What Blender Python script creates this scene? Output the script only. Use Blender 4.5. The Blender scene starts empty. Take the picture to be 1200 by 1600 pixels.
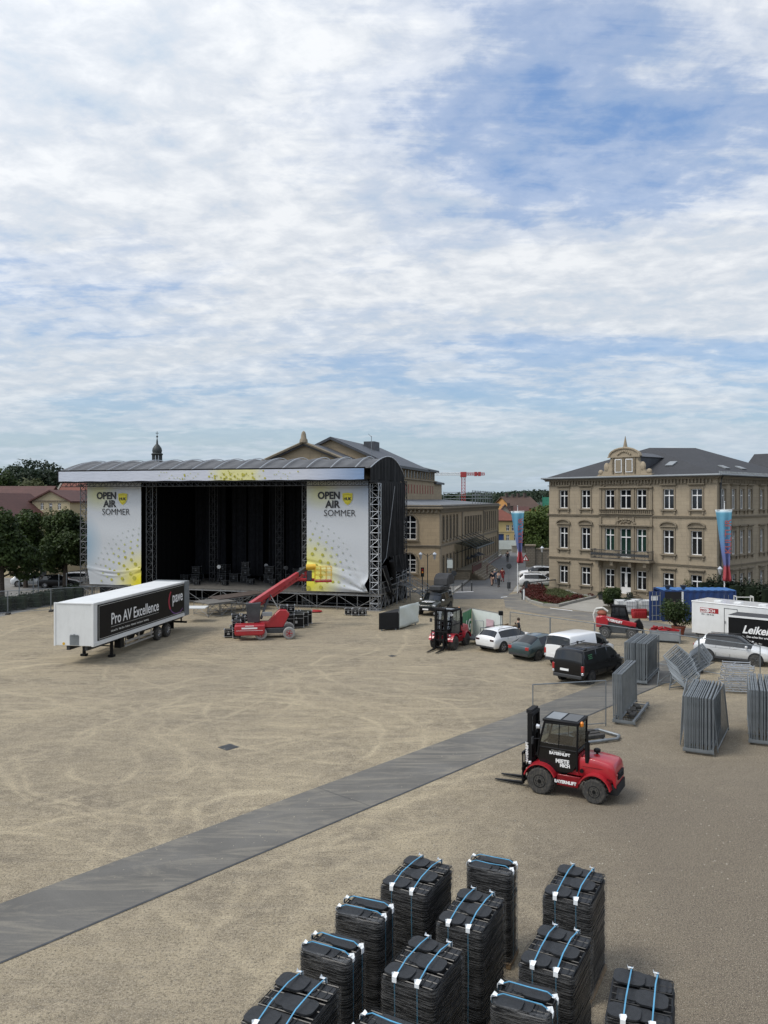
import bpy, bmesh, math, random
import numpy as np
from mathutils import Vector, Matrix
R = math.radians
S = bpy.context.scene
col = S.collection
random.seed(7)
rng = np.random.default_rng(11)

# ---------------------------------------------------------------- camera, sky, sun, exposure
CAMZ = 10.0; F = 1235.0; CX = 600.0; HY = 781.0
cam = bpy.data.cameras.new('camera'); co = bpy.data.objects.new('camera', cam); col.objects.link(co)
co.location = (0, 0, CAMZ); co.rotation_euler = (R(90), 0, 0)
cam.sensor_fit = 'VERTICAL'; cam.sensor_height = 24; cam.lens = F / 1600 * 24
cam.shift_y = -19 / 1600; cam.clip_end = 6000; cam.clip_start = .1
S.camera = co
S.render.resolution_x = 768; S.render.resolution_y = 1024
S.view_settings.view_transform = 'Standard'; S.view_settings.look = 'None'
S.view_settings.gamma = 1; S.view_settings.exposure = EXPO = 0.28
SUN_AZ = Vector((-.955, -.296)); SUN_EL = R(54)
w = bpy.data.worlds.new("World"); S.world = w; w.use_nodes = True
nt = w.node_tree; nt.nodes.clear()
class NT:
    "tiny node-graph helper"
    def __init__(s, t): s.t = t
    def n(s, typ, **kw):
        nd = s.t.nodes.new(typ)
        for k, v in kw.items():
            if k == 'ins':
                for a, b in v.items():
                    if hasattr(b, 'bl_idname') or isinstance(b, bpy.types.NodeSocket): s.t.links.new(b, nd.inputs[a])
                    else: nd.inputs[a].default_value = b
            else: setattr(nd, k, v)
        return nd
    def math(s, op, a, b=None, c=None, clamp=False):
        nd = s.t.nodes.new('ShaderNodeMath'); nd.operation = op; nd.use_clamp = clamp
        for i, v in enumerate((a, b, c)):
            if v is None: continue
            if isinstance(v, bpy.types.NodeSocket): s.t.links.new(v, nd.inputs[i])
            else: nd.inputs[i].default_value = v
        return nd.outputs[0]
    def vmath(s, op, a, b=None):
        nd = s.t.nodes.new('ShaderNodeVectorMath'); nd.operation = op
        for i, v in enumerate((a, b)):
            if v is None: continue
            if isinstance(v, bpy.types.NodeSocket): s.t.links.new(v, nd.inputs[i])
            else: nd.inputs[i].default_value = v
        return nd
    def ramp(s, fac, stops, interp='LINEAR'):
        nd = s.t.nodes.new('ShaderNodeValToRGB'); e = nd.color_ramp.elements; nd.color_ramp.interpolation = interp
        while len(e) < len(stops): e.new(.5)
        for i, (p, c) in enumerate(stops):
            e[i].position = p
            if not hasattr(c, '__len__'): c = (c, c, c)
            e[i].color = tuple(c) + (1,) if len(c) == 3 else c
        s.t.links.new(fac, nd.inputs[0]); return nd.outputs[0]
    def mix(s, fac, a, b, mode='MIX'):
        nd = s.t.nodes.new('ShaderNodeMix'); nd.data_type = 'RGBA'; nd.blend_type = mode
        for i, v in ((0, fac), (6, a), (7, b)):
            if isinstance(v, bpy.types.NodeSocket): s.t.links.new(v, nd.inputs[i])
            elif i == 0: nd.inputs[i].default_value = v
            else: nd.inputs[i].default_value = tuple(v) + (1,) if len(v) == 3 else v
        return nd.outputs[2]
    def noise(s, vec, scale, detail=4, rough=.5, dist=0.):
        nd = s.t.nodes.new('ShaderNodeTexNoise')
        if vec is not None: s.t.links.new(vec, nd.inputs['Vector'])
        nd.inputs['Scale'].default_value = scale; nd.inputs['Detail'].default_value = detail
        nd.inputs['Roughness'].default_value = rough; nd.inputs['Distortion'].default_value = dist
        return nd.outputs[0]
    def mapping(s, vec, loc=(0, 0, 0), rot=(0, 0, 0), scale=(1, 1, 1)):
        nd = s.t.nodes.new('ShaderNodeMapping'); s.t.links.new(vec, nd.inputs[0])
        nd.inputs[1].default_value = loc; nd.inputs[2].default_value = rot; nd.inputs[3].default_value = scale
        return nd.outputs[0]
g = NT(nt)
tc = g.n('ShaderNodeTexCoord').outputs['Generated']
sky = g.n('ShaderNodeTexSky', sky_type='NISHITA', sun_disc=False)
sky.sun_elevation = SUN_EL; sky.sun_rotation = math.atan2(SUN_AZ.x, SUN_AZ.y)
sky.air_density = 1.1; sky.dust_density = 1.2; sky.ozone_density = 1.5
sep = g.n('ShaderNodeSeparateXYZ'); nt.links.new(tc, sep.inputs[0])
zc = g.math('ADD', g.math('MAXIMUM', sep.outputs[2], 0.0), 0.16)
cmb = g.n('ShaderNodeCombineXYZ')
nt.links.new(g.math('DIVIDE', sep.outputs[0], zc), cmb.inputs[0]); nt.links.new(g.math('DIVIDE', sep.outputs[1], zc), cmb.inputs[1])
pl = cmb.outputs[0]
# altocumulus: broad sheets in slanting bands, broken into small puffs, with combed wisps
band = g.noise(g.mapping(pl, loc=(2.3, .4, 0), rot=(0, 0, R(30)), scale=(.34, 1.15, 1)), 1.15, 4, .5, .5)
big = g.noise(g.mapping(pl, loc=(5.2, 3.3, 0)), .75, 4, .5, .3)
mid = g.noise(g.mapping(pl, loc=(7.7, 2.2, 3), rot=(0, 0, R(30)), scale=(.85, 1.05, 1)), 3.4, 8, .6, .2)
puff = g.noise(g.mapping(pl, loc=(.7, 4.2, 3), rot=(0, 0, R(24)), scale=(.9, 1.0, 1)), 10, 7, .6, .25)
wisp = g.noise(g.mapping(pl, loc=(1, 5, 0), rot=(0, 0, R(46)), scale=(.3, 1.5, 1)), 5.5, 8, .68, .9)
f2 = g.math('ADD', g.math('ADD', g.math('MULTIPLY', band, 1.15), g.math('MULTIPLY', big, .80)), g.math('ADD', g.math('ADD', g.math('MULTIPLY', mid, .58), g.math('MULTIPLY', puff, .30)), g.math('MULTIPLY', wisp, .36)))
def blobf(cx, cy, sx, sy, amp, rz=0):
    v = g.mapping(g.vmath('SUBTRACT', pl, (cx, cy, 0)).outputs[0], rot=(0, 0, R(rz)), scale=(sx, sy, 0))
    return g.math('MULTIPLY', g.math('SUBTRACT', 1.0, g.vmath('LENGTH', v).outputs['Value'], clamp=True), amp)
bias = g.math('ADD', g.math('ADD', blobf(.42, 1.62, .6, 2.2, -.05, 18), blobf(-.75, 1.45, .9, 1.1, .075)), g.math('ADD', blobf(.9, 2.3, 1.0, 2.2, .05), blobf(-.3, 2.75, .5, 2.2, .02)))
dens = g.ramp(g.math('ADD', g.math('MULTIPLY', f2, .326), bias), [(.415, .06), (.47, .36), (.52, .80), (.57, 1)], 'EASE')
lf = g.math('ADD', g.math('MULTIPLY', puff, .5), g.math('MULTIPLY', g.noise(g.mapping(pl, loc=(9, 3, 1), rot=(0, 0, R(30)), scale=(.6, 1.1, 1)), 3.0, 6, .6, .3), .5))
lit = g.ramp(lf, [(.35, (.44, .51, .59)), (.48, (.56, .59, .63)), (.60, (.70, .715, .73))])
# towards the horizon the sheet closes to an even pale veil
hz = g.ramp(sep.outputs[2], [(0.0, .84), (.05, .66), (.13, .22), (.25, 0.)])
ccol = g.mix(hz, lit, (.36, .46, .56))
fac = g.math('MAXIMUM', dens, hz)
fac = g.math('MULTIPLY', fac, .95)
# the cloud sheet glows round the veiled sun
sdv = (SUN_AZ.x * math.cos(SUN_EL), SUN_AZ.y * math.cos(SUN_EL), math.sin(SUN_EL))
glow = g.math('POWER', g.math('MAXIMUM', g.vmath('DOT_PRODUCT', tc, sdv).outputs['Value'], 0.0), 3.0)
up = g.math('MULTIPLY', g.math('MAXIMUM', sep.outputs[2], 0.0), .25)
cst = g.math('ADD', g.math('ADD', 1.0, g.math('MULTIPLY', glow, 1.3)), up)
skc = g.mix(1.0, sky.outputs[0], g.ramp(sep.outputs[2], [(0.0, (.46, .55, .66)), (.2, (.56, .66, .80)), (.5, (.74, .88, 1.02))]), 'MULTIPLY')
bg1 = g.n('ShaderNodeBackground', ins={'Color': skc, 'Strength': .148})
bg2 = g.n('ShaderNodeBackground', ins={'Color': ccol, 'Strength': cst})
mx = g.n('ShaderNodeMixShader'); nt.links.new(fac, mx.inputs[0]); nt.links.new(bg1.outputs[0], mx.inputs[1]); nt.links.new(bg2.outputs[0], mx.inputs[2])
wo = g.n('ShaderNodeOutputWorld'); nt.links.new(mx.outputs[0], wo.inputs[0])
ld = bpy.data.lights.new('sun', 'SUN'); ld.energy = 1.75; ld.angle = R(20); ld.color = (1, .94, .85)
lo = bpy.data.objects.new('sun', ld); col.objects.link(lo)
sd = Vector((SUN_AZ.x * math.cos(SUN_EL), SUN_AZ.y * math.cos(SUN_EL), math.sin(SUN_EL)))
lo.rotation_euler = sd.to_track_quat('Z', 'Y').to_euler(); lo.location = (0, 0, 60)

# ---------------------------------------------------------------- placing helpers
def P(px, py, z=0.0):
    "point of the horizontal plane z seen at a photo pixel"
    Y = F * (CAMZ - z) / (py - HY); return Vector(((px - CX) * Y / F, Y, z))
def XY(px, Y, z=0.0): return Vector(((px - CX) * Y / F, Y, z))

# ---------------------------------------------------------------- mesh builder
class MB:
    def __init__(s): s.v = []; s.f = []; s.m = []
    def add(s, vs, fs, m=0):
        o = len(s.v); s.v += [tuple(x) for x in vs]
        for f in fs: s.f.append(tuple(i + o for i in f)); s.m.append(m)
        return s
    def box(s, x0, x1, y0, y1, z0, z1, m=0):
        vs = [(x, y, z) for x in (x0, x1) for y in (y0, y1) for z in (z0, z1)]
        return s.add(vs, [(0, 1, 3, 2), (4, 6, 7, 5), (0, 4, 5, 1), (2, 3, 7, 6), (0, 2, 6, 4), (1, 5, 7, 3)], m)
    def cbox(s, c, sz, rot=None, m=0):
        a, b, d = sz[0] / 2, sz[1] / 2, sz[2] / 2
        vs = [Vector((x, y, z)) for x in (-a, a) for y in (-b, b) for z in (-d, d)]
        if rot is not None: vs = [rot @ q for q in vs]
        c = Vector(c); return s.add([q + c for q in vs], [(0, 1, 3, 2), (4, 6, 7, 5), (0, 4, 5, 1), (2, 3, 7, 6), (0, 2, 6, 4), (1, 5, 7, 3)], m)
    def ob(s, fr, u0, u1, z0, z1, d0, d1, m=0):
        "box on a wall frame: u along, z up, d outward"
        o, ud, nd = fr
        vs = [o + ud * u + nd * d + Vector((0, 0, z)) for u in (u0, u1) for d in (d0, d1) for z in (z0, z1)]
        return s.add(vs, [(0, 1, 3, 2), (4, 6, 7, 5), (0, 4, 5, 1), (2, 3, 7, 6), (0, 2, 6, 4), (1, 5, 7, 3)], m)
    def cyl(s, p0, p1, r0, r1=None, n=8, m=0, cap=True):
        r1 = r0 if r1 is None else r1
        p0 = Vector(p0); p1 = Vector(p1); d = p1 - p0
        if d.length < 1e-6: return s
        q = d.to_track_quat('Z', 'Y'); vs = []
        for k in range(n):
            a = 2 * math.pi * k / n + .4; e = q @ Vector((math.cos(a), math.sin(a), 0)); vs += [p0 + e * r0, p1 + e * r1]
        fs = [(2 * k, 2 * ((k + 1) % n), 2 * ((k + 1) % n) + 1, 2 * k + 1) for k in range(n)]
        if cap: fs += [tuple(2 * k for k in range(n))[::-1], tuple(2 * k + 1 for k in range(n))]
        return s.add(vs, fs, m)
    def tube(s, pts, r, n=6, m=0):
        for a, b in zip(pts[:-1], pts[1:]): s.cyl(a, b, r, r, n, m)
        return s
    def prism(s, poly, y0, y1, m=0, ax='y', bulge=0):
        "poly in (x,z) extruded along y (ax y) / in (y,z) along x (ax x) / in (x,y) along z"
        n = len(poly)
        def mk(p, t):
            return (p[0], t, p[1]) if ax == 'y' else (t, p[0], p[1]) if ax == 'x' else (p[0], p[1], t)
        vs = [mk(p, y0) for p in poly] + [mk(p, y1) for p in poly]
        fs = [(i, (i + 1) % n, n + (i + 1) % n, n + i) for i in range(n)] + [tuple(range(n))[::-1], tuple(range(n, 2 * n))]
        return s.add(vs, fs, m)
    def lathe(s, prof, c=(0, 0, 0), n=12, m=0, axis='z'):
        c = Vector(c); vs = []
        for r, z in prof:
            for k in range(n):
                a = 2 * math.pi * k / n; x, y = r * math.cos(a), r * math.sin(a)
                vs.append(c + (Vector((x, y, z)) if axis == 'z' else Vector((x, z, y)) if axis == 'y' else Vector((z, x, y))))
        fs = [(i * n + k, i * n + (k + 1) % n, (i + 1) * n + (k + 1) % n, (i + 1) * n + k) for i in range(len(prof) - 1) for k in range(n)]
        fs += [tuple(range(n))[::-1], tuple(range((len(prof) - 1) * n, len(prof) * n))]
        return s.add(vs, fs, m)
    def ell(s, c, r, n=10, k=6, m=0):
        pr = [(max(.001, math.sin(math.pi * i / k)), -math.cos(math.pi * i / k)) for i in range(k + 1)]
        b = MB().lathe(pr, n=n); c = Vector(c)
        return s.add([(c.x + x * r[0], c.y + y * r[1], c.z + z * r[2]) for x, y, z in b.v], b.f, m)
    def xf(s, M):
        s.v = [tuple(M @ Vector(v)) for v in s.v]; return s
    def join(s, o, M=None, m=None):
        vs = o.v if M is None else [tuple(M @ Vector(v)) for v in o.v]
        k = len(s.v); s.v += vs
        for f, mm in zip(o.f, o.m): s.f.append(tuple(i + k for i in f)); s.m.append(mm if m is None else m)
        return s
    def mesh(s, name, mats, smooth=35, fix=True):
        me = bpy.data.meshes.new(name); me.from_pydata(s.v, [], s.f)
        for mt in (mats if isinstance(mats, (list, tuple)) else [mats]): me.materials.append(mt)
        me.polygons.foreach_set('material_index', s.m)
        if fix and len(s.f) < 30000:
            bm = bmesh.new(); bm.from_mesh(me); bmesh.ops.recalc_face_normals(bm, faces=bm.faces); bm.to_mesh(me); bm.free()
        if smooth:
            me.polygons.foreach_set('use_smooth', [True] * len(me.polygons)); me.set_sharp_from_angle(angle=R(smooth))
        me.update(); return me
    def build(s, name, mats, parent=None, smooth=35, bevel=0, loc=None, rotz=0, fix=True, seg=2):
        o = bpy.data.objects.new(name, s.mesh(name, mats, smooth, fix)); col.objects.link(o)
        if parent is not None: o.parent = parent
        if loc is not None: o.location = loc
        if rotz: o.rotation_euler.z = rotz
        if bevel:
            b = o.modifiers.new('bevel', 'BEVEL'); b.width = bevel; b.segments = seg; b.limit_method = 'ANGLE'; b.angle_limit = R(40)
        return o
def tag(o, label=None, cat=None, group=None, kind=None):
    if label: o['label'] = label
    if cat: o['category'] = cat
    if group: o['group'] = group
    if kind: o['kind'] = kind
    return o
def thing(name, label, cat, loc=(0, 0, 0), rotz=0, group=None):
    o = bpy.data.objects.new(name, None); col.objects.link(o); o.empty_display_size = .3
    o.location = loc; o.rotation_euler.z = rotz
    return tag(o, label, cat, group)
CH = {}
def kids(o): return [c for c in bpy.data.objects if c.parent == o]
def dup(root, loc=None, rotz=None, label=None, group=None, parent=None, tree=None):
    def cp(o, par):
        c = o.copy(); col.objects.link(c); c.parent = par
        for ch in T[o.name]: cp(ch, c)
        return c
    T = tree
    if T is None: T = snap(root)
    r = cp(root, parent)
    if loc is not None: r.location = loc
    if rotz is not None: r.rotation_euler.z = rotz
    if label: r['label'] = label
    if group: r['group'] = group
    return r
def snap(root):
    T = {}
    def go(o):
        T[o.name] = kids(o)
        for c in T[o.name]: go(c)
    go(root); return T
def ang(d): return math.atan2(d[1], d[0])

# ---------------------------------------------------------------- materials
M = {}
def mat(name, c, rough=.6, metal=0., var=.12, vs=3., bump=0., bs=60., coat=0., c2=None, spec=None, dirt=0.):
    m = bpy.data.materials.new(name); m.use_nodes = True; t = m.node_tree; b = t.nodes['Principled BSDF']; h = NT(t)
    tcn = h.n('ShaderNodeTexCoord').outputs['Object']
    if c2 is None: c2 = tuple(x * (1 - var * 2) for x in c)
    if var > 0 or c2:
        nz = h.noise(tcn, vs, 6, .6, .2)
        cc = h.mix(h.ramp(nz, [(.3, 0), (.7, 1)]), c2, c)
        if dirt:
            nd = h.noise(h.mapping(tcn, scale=(1, 1, .35)), vs * 2.3, 8, .7)
            cc = h.mix(h.math('MULTIPLY', h.ramp(nd, [(.48, 0), (.72, 1)]), dirt), cc, (.13, .115, .09))
        t.links.new(cc, b.inputs['Base Color'])
    b.inputs['Roughness'].default_value = rough; b.inputs['Metallic'].default_value = metal
    if spec is not None: b.inputs['Specular IOR Level'].default_value = spec
    if coat: b.inputs['Coat Weight'].default_value = coat; b.inputs['Coat Roughness'].default_value = .06
    if bump:
        bp = h.n('ShaderNodeBump', ins={'Strength': bump, 'Distance': .02, 'Height': h.noise(tcn, bs, 4, .6)})
        t.links.new(bp.outputs[0], b.inputs['Normal'])
    M[name] = m; return m
mat('black', (.008, .008, .0085), .5, var=.15, spec=.2); mat('rubber', (.05, .048, .045), .85, var=.3, vs=8, dirt=.7)
mat('blackmatt', (.012, .012, .013), .9, var=.2); mat('cloth_black', (.006, .006, .007), .95, spec=.1, var=.2)
mat('steel', (.36, .37, .38), .45, .75, var=.14, vs=2.5); mat('galv', (.27, .295, .31), .5, .6, var=.2, vs=1.5)
mat('alu', (.55, .56, .57), .38, .85, var=.1); mat('darksteel', (.09, .095, .10), .5, .6, var=.2)
mat('white', (.70, .71, .70), .45, var=.05, vs=1.2, dirt=.10); mat('whitepaint', (.74, .74, .73), .28, var=.02, coat=.6)
mat('silver', (.66, .67, .67), .3, .12, var=.02, coat=.7)
mat('black_paint', (.006, .006, .0065), .25, var=.02, coat=.25, spec=.3); mat('green_paint', (.035, .062, .066), .28, .3, var=.05, coat=.7)
mat('olive_paint', (.03, .036, .03), .35, .2, var=.2, coat=.4); mat('plastic', (.035, .036, .038), .6, var=.1)
mat('red', (.40, .012, .022), .36, var=.10, coat=.5, dirt=.10); mat('red2', (.34, .012, .016), .5, var=.15)
mat('blue', (.010, .042, .16), .5, var=.15, vs=1.2, dirt=.25); mat('bluelight', (.05, .17, .42), .55, var=.15)
mat('strap', (.10, .34, .54), .5, var=.15); mat('strapdull', (.035, .12, .18), .5, var=.2); mat('taildark', (.05, .02, .02), .2, coat=1.); mat('paper', (.78, .80, .80), .6, var=.05)
mat('yellow', (.70, .42, .03), .5, var=.1); mat('tyregrey', (.33, .32, .30), .9, var=.2)
mat('wood', (.24, .16, .085), .8, var=.25, vs=6); mat('rim', (.42, .42, .43), .35, .8, var=.05); mat('rimdark', (.03, .03, .03), .5, var=.1)
mat('redlamp', (.35, .01, .012), .2, var=.05, coat=1); mat('lampglass', (.55, .57, .6), .12, .3, var=.02, coat=1)
mat('orange', (.8, .25, .02), .3, var=.05)
mat('plank', (.13, .12, .105), .8, var=.25, vs=3); mat('letter', (.78, .78, .77), .6, var=.02); mat('letterdark', (.02, .02, .022), .6, var=.02)
mat('letterbeige', (.6, .6, .56), .6, var=.02); mat('reflect', (.03, .03, .035), .4)
mat('concrete', (.36, .34, .30), .85, var=.12, vs=2, bump=.2); mat('kerb', (.33, .32, .29), .85, var=.12, vs=2)
mat('slate', (.060, .065, .075), .55, var=.2, vs=1.5); mat('zinc', (.30, .32, .33), .5, .3, var=.12, vs=.6)
mat('terracotta', (.30, .085, .045), .7, var=.2); mat('bark', (.085, .065, .05), .95, var=.3, vs=6, bump=.5, bs=20)
mat('skin', (.52, .32, .23), .6, var=.05); mat('hair', (.05, .032, .02), .8, var=.2)
mat('clothdark', (.02, .022, .028), .9, var=.2); mat('clothblue', (.05, .08, .14), .9, var=.2); mat('clothred', (.25, .03, .03), .9, var=.2)
mat('clothgrey', (.22, .23, .24), .9, var=.2); mat('clothwhite', (.6, .6, .58), .9, var=.1)
mat('chimney', (.085, .065, .055), .9); mat('clothside', (.022, .022, .023), .8, spec=.2, var=.3, vs=1.2, bump=.5, bs=3); mat('rust', (.10, .03, .022), .8)
mat('tarp', (.05, .05, .052), .75, var=.25, vs=1.2, bump=.5, bs=3); mat('scrimwhite', (.62, .66, .62), .7, var=.07, vs=1.5)
mat('scrimgreen', (.06, .22, .10), .7, var=.2, vs=2); mat('film_grey', (.25, .25, .25), .3)
mat('netgreen', (.05, .26, .17), .9, var=.2); mat('cranered', (.42, .05, .05), .5); mat('copper', (.045, .055, .052), .6, var=.3)
mat('chair', (.008, .0085, .009), .38, spec=.4, var=.3, vs=9)
mat('chairseat', (.022, .024, .027), .5, spec=.5, var=.3, vs=14, bump=.4, bs=150)

def glassmat(name, c=(.012, .015, .018), rough=.06):
    m = mat(name, c, rough, var=.3, vs=.9); m.node_tree.nodes['Principled BSDF'].inputs['Specular IOR Level'].default_value = .6
    return m
glassmat('glass'); glassmat('carglass', (.012, .014, .016), .05); glassmat('greenglass', (.02, .05, .04), .1)

def clearmat(name, tint=(.7, .75, .75), k=.72):
    m = bpy.data.materials.new(name); m.use_nodes = True; t = m.node_tree; t.nodes.clear(); h = NT(t)
    tr = h.n('ShaderNodeBsdfTransparent', ins={'Color': tint + (1,)}); gl = h.n('ShaderNodeBsdfGlossy', ins={'Roughness': .08})
    ms = h.n('ShaderNodeMixShader', ins={0: 1 - k}); t.links.new(tr.outputs[0], ms.inputs[1]); t.links.new(gl.outputs[0], ms.inputs[2])
    o = h.n('ShaderNodeOutputMaterial'); t.links.new(ms.outputs[0], o.inputs[0]); M[name] = m; return m
clearmat('clear', (.55, .6, .6), .82)

def filmmat():
    m = bpy.data.materials.new('film'); m.use_nodes = True; t = m.node_tree; t.nodes.clear(); h = NT(t)
    o = h.n('ShaderNodeTexCoord').outputs['Object']
    a = h.noise(h.mapping(o, rot=(R(6), R(7), R(30)), scale=(1.2, 1.2, 30)), 1.5, 5, .65, .5)
    b = h.noise(h.mapping(o, rot=(R(28), R(-42), R(20)), scale=(1.5, 1.5, 30)), 1.6, 5, .7, .4)
    st = h.math('MAXIMUM', h.ramp(a, [(.50, 0), (.58, .60), (.61, .05)]), h.ramp(b, [(.53, 0), (.605, .55), (.64, .05)]))
    blot = h.noise(o, 1.3, 4, .6)
    st = h.math('ADD', h.math('MULTIPLY', st, h.math('ADD', .3, blot)), h.ramp(blot, [(.35, .01), (.70, .09)]))
    tr = h.n('ShaderNodeBsdfTransparent'); pr = h.n('ShaderNodeBsdfPrincipled', ins={'Base Color': (.20, .198, .195, 1), 'Roughness': .28})
    bp = h.n('ShaderNodeBump', ins={'Strength': .12, 'Distance': .02, 'Height': a}); t.links.new(bp.outputs[0], pr.inputs['Normal'])
    ms = h.n('ShaderNodeMixShader'); t.links.new(st, ms.inputs[0]); t.links.new(tr.outputs[0], ms.inputs[1]); t.links.new(pr.outputs[0], ms.inputs[2])
    oo = h.n('ShaderNodeOutputMaterial'); t.links.new(ms.outputs[0], oo.inputs[0]); M['film'] = m
filmmat()

def stone(name, c, bw=1.1, bh=.38, mort=.012, dark=.75, stain=.35, rot=0.):
    m = bpy.data.materials.new(name); m.use_nodes = True; t = m.node_tree; b = t.nodes['Principled BSDF']; h = NT(t)
    o = h.n('ShaderNodeTexCoord').outputs['Object']
    sp = h.n('ShaderNodeSeparateXYZ'); t.links.new(o, sp.inputs[0])
    cb = h.n('ShaderNodeCombineXYZ'); t.links.new(h.math('ADD', sp.outputs[0], sp.outputs[1]), cb.inputs[0]); t.links.new(sp.outputs[2], cb.inputs[1])
    br = h.n('ShaderNodeTexBrick'); t.links.new(cb.outputs[0], br.inputs['Vector'])
    br.inputs['Color1'].default_value = (*c, 1); br.inputs['Color2'].default_value = (*[x * .86 for x in c], 1)
    br.inputs['Mortar'].default_value = (*[x * dark * .8 for x in c], 1); br.inputs['Scale'].default_value = 1
    br.inputs['Brick Width'].default_value = bw; br.inputs['Row Height'].default_value = bh; br.inputs['Mortar Size'].default_value = mort
    n1 = h.noise(o, .35, 5, .6); n2 = h.noise(h.mapping(o, scale=(1, 1, .25)), 1.6, 7, .7); n3 = h.noise(o, 9, 3, .6)
    cc = h.mix(h.ramp(n1, [(.3, 0), (.7, .5)]), br.outputs[0], tuple(x * .78 for x in c))
    cc = h.mix(h.math('MULTIPLY', h.ramp(n2, [(.52, 0), (.74, 1)]), stain), cc, (.085, .075, .06))
    cc = h.mix(h.ramp(n3, [(.35, .22), (.6, 0)]), cc, tuple(x * .6 for x in c))
    t.links.new(cc, b.inputs['Base Color']); b.inputs['Roughness'].default_value = .9
    bp = h.n('ShaderNodeBump', ins={'Strength': .25, 'Distance': .03, 'Height': n3}); t.links.new(bp.outputs[0], b.inputs['Normal'])
    M[name] = m; return m
stone('sandstone', (.365, .302, .215), stain=.5); stone('theatre_stone', (.40, .31, .20), .9, .42, .012, .8, .4)
stone('trim', (.255, .212, .152), 2.5, 5, .004, .9, .6); stone('rubble', (.20, .175, .14), .5, .25, .03, .5)
stone('render_cream', (.52, .44, .28), 50, 50, 0, 1, .18); stone('render_yellow', (.55, .42, .19), 50, 50, 0, 1, .15)
stone('render_orange', (.55, .28, .09), 50, 50, 0, 1, .2); stone('render_grey', (.36, .33, .28), 50, 50, 0, 1, .2); stone('render_pink', (.42, .29, .19), 50, 50, 0, 1, .2)
def tiles(name, c, row=.35):
    m = bpy.data.materials.new(name); m.use_nodes = True; t = m.node_tree; b = t.nodes['Principled BSDF']; h = NT(t)
    o = h.n('ShaderNodeTexCoord').outputs['Object']; sp = h.n('ShaderNodeSeparateXYZ'); t.links.new(o, sp.inputs[0])
    fr = h.math('FRACT', h.math('DIVIDE', sp.outputs[2], row * .6))
    n = h.noise(o, 3, 6, .65); n2 = h.noise(o, .5, 3, .5)
    cc = h.mix(h.ramp(n, [(.3, 0), (.7, 1)]), tuple(x * .62 for x in c), c)
    cc = h.mix(h.ramp(n2, [(.4, .35), (.6, 0)]), cc, tuple(x * .55 for x in c))
    cc = h.mix(h.ramp(fr, [(0, .55), (.22, 0)]), cc, tuple(x * .4 for x in c))
    t.links.new(cc, b.inputs['Base Color']); b.inputs['Roughness'].default_value = .75; M[name] = m
tiles('tile_dark', (.105, .042, .034), .62); tiles('tile_red', (.19, .055, .032), .5); tiles('tile_brown', (.11, .065, .045)); tiles('tile_slate', (.042, .043, .047), .3)
tiles('tile_orange', (.33, .10, .05))
def leafmat(name, c1, c2, sc=.6):
    m = bpy.data.materials.new(name); m.use_nodes = True; t = m.node_tree; t.nodes.clear(); h = NT(t)
    o = h.n('ShaderNodeTexCoord').outputs['Object']; n = h.noise(o, sc, 3, .6); n2 = h.noise(o, sc * 14, 2, .6)
    f = h.math('ADD', h.math('MULTIPLY', n, .6), h.math('MULTIPLY', n2, .4))
    cc = h.mix(h.ramp(f, [(.36, 0), (.64, 1)]), c1, c2)
    d = h.n('ShaderNodeBsdfPrincipled', ins={'Base Color': cc, 'Roughness': .6}); d.inputs['Specular IOR Level'].default_value = .3
    tr = h.n('ShaderNodeBsdfTranslucent', ins={'Color': cc}); ms = h.n('ShaderNodeMixShader', ins={0: .25})
    t.links.new(d.outputs[0], ms.inputs[1]); t.links.new(tr.outputs[0], ms.inputs[2])
    oo = h.n('ShaderNodeOutputMaterial'); t.links.new(ms.outputs[0], oo.inputs[0]); M[name] = m; return m
leafmat('leaf', (.013, .026, .008), (.062, .095, .022)); leafmat('leaf_light', (.045, .075, .015), (.11, .15, .035))
leafmat('leaf_dark', (.008, .016, .008), (.024, .040, .016)); leafmat('leaf_blue', (.02, .036, .022), (.045, .065, .035))
leafmat('leaf_olive', (.05, .06, .022), (.10, .11, .045)); leafmat('flowers', (.05, .018, .010), (.12, .020, .016), 3)

def foliage(n, blobs, size, seed=0, flat=.55):
    "n leaf-sized quads through the volume of several ellipsoids (c, r)"
    r = np.random.default_rng(seed); vol = np.array([b[1][0] * b[1][1] * b[1][2] for b in blobs]) ** .8; vol /= vol.sum()
    cnt = (vol * n).astype(int) + 1; pts = []; nor = []
    for (c, rad), k in zip(blobs, cnt):
        d = r.normal(size=(k, 3)); d /= np.linalg.norm(d, axis=1)[:, None]
        rr = r.uniform(.45, 1.05, size=(k, 1)) ** .6; rr *= 1 + .16 * np.sin(d[:, :1] * 9 + seed) * np.cos(d[:, 2:3] * 7 + 1.3 * seed)
        pts.append(np.array(c) + d * rr * np.array(rad)); nor.append(d)
    p = np.vstack(pts); nn = np.vstack(nor) * flat + r.normal(size=(len(p), 3)) * .55 + np.array([0, 0, .35])
    nn /= np.linalg.norm(nn, axis=1)[:, None]
    t = np.cross(nn, r.normal(size=nn.shape)); t /= np.linalg.norm(t, axis=1)[:, None]; b = np.cross(nn, t)
    s = size * r.uniform(.55, 1.3, size=(len(p), 1))
    v = np.stack([p - t * s, p - b * s * .55, p + t * s, p + b * s * .55], 1).reshape(-1, 3)
    return v
def leafmesh(name, v, m):
    me = bpy.data.meshes.new(name); k = len(v) // 4
    me.vertices.add(len(v)); me.vertices.foreach_set('co', v.astype(np.float32).ravel())
    me.loops.add(4 * k); me.loops.foreach_set('vertex_index', np.arange(4 * k, dtype=np.int32))
    me.polygons.add(k); me.polygons.foreach_set('loop_start', np.arange(0, 4 * k, 4, dtype=np.int32))
    me.materials.append(m); me.update(); me.validate(); return me
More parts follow.
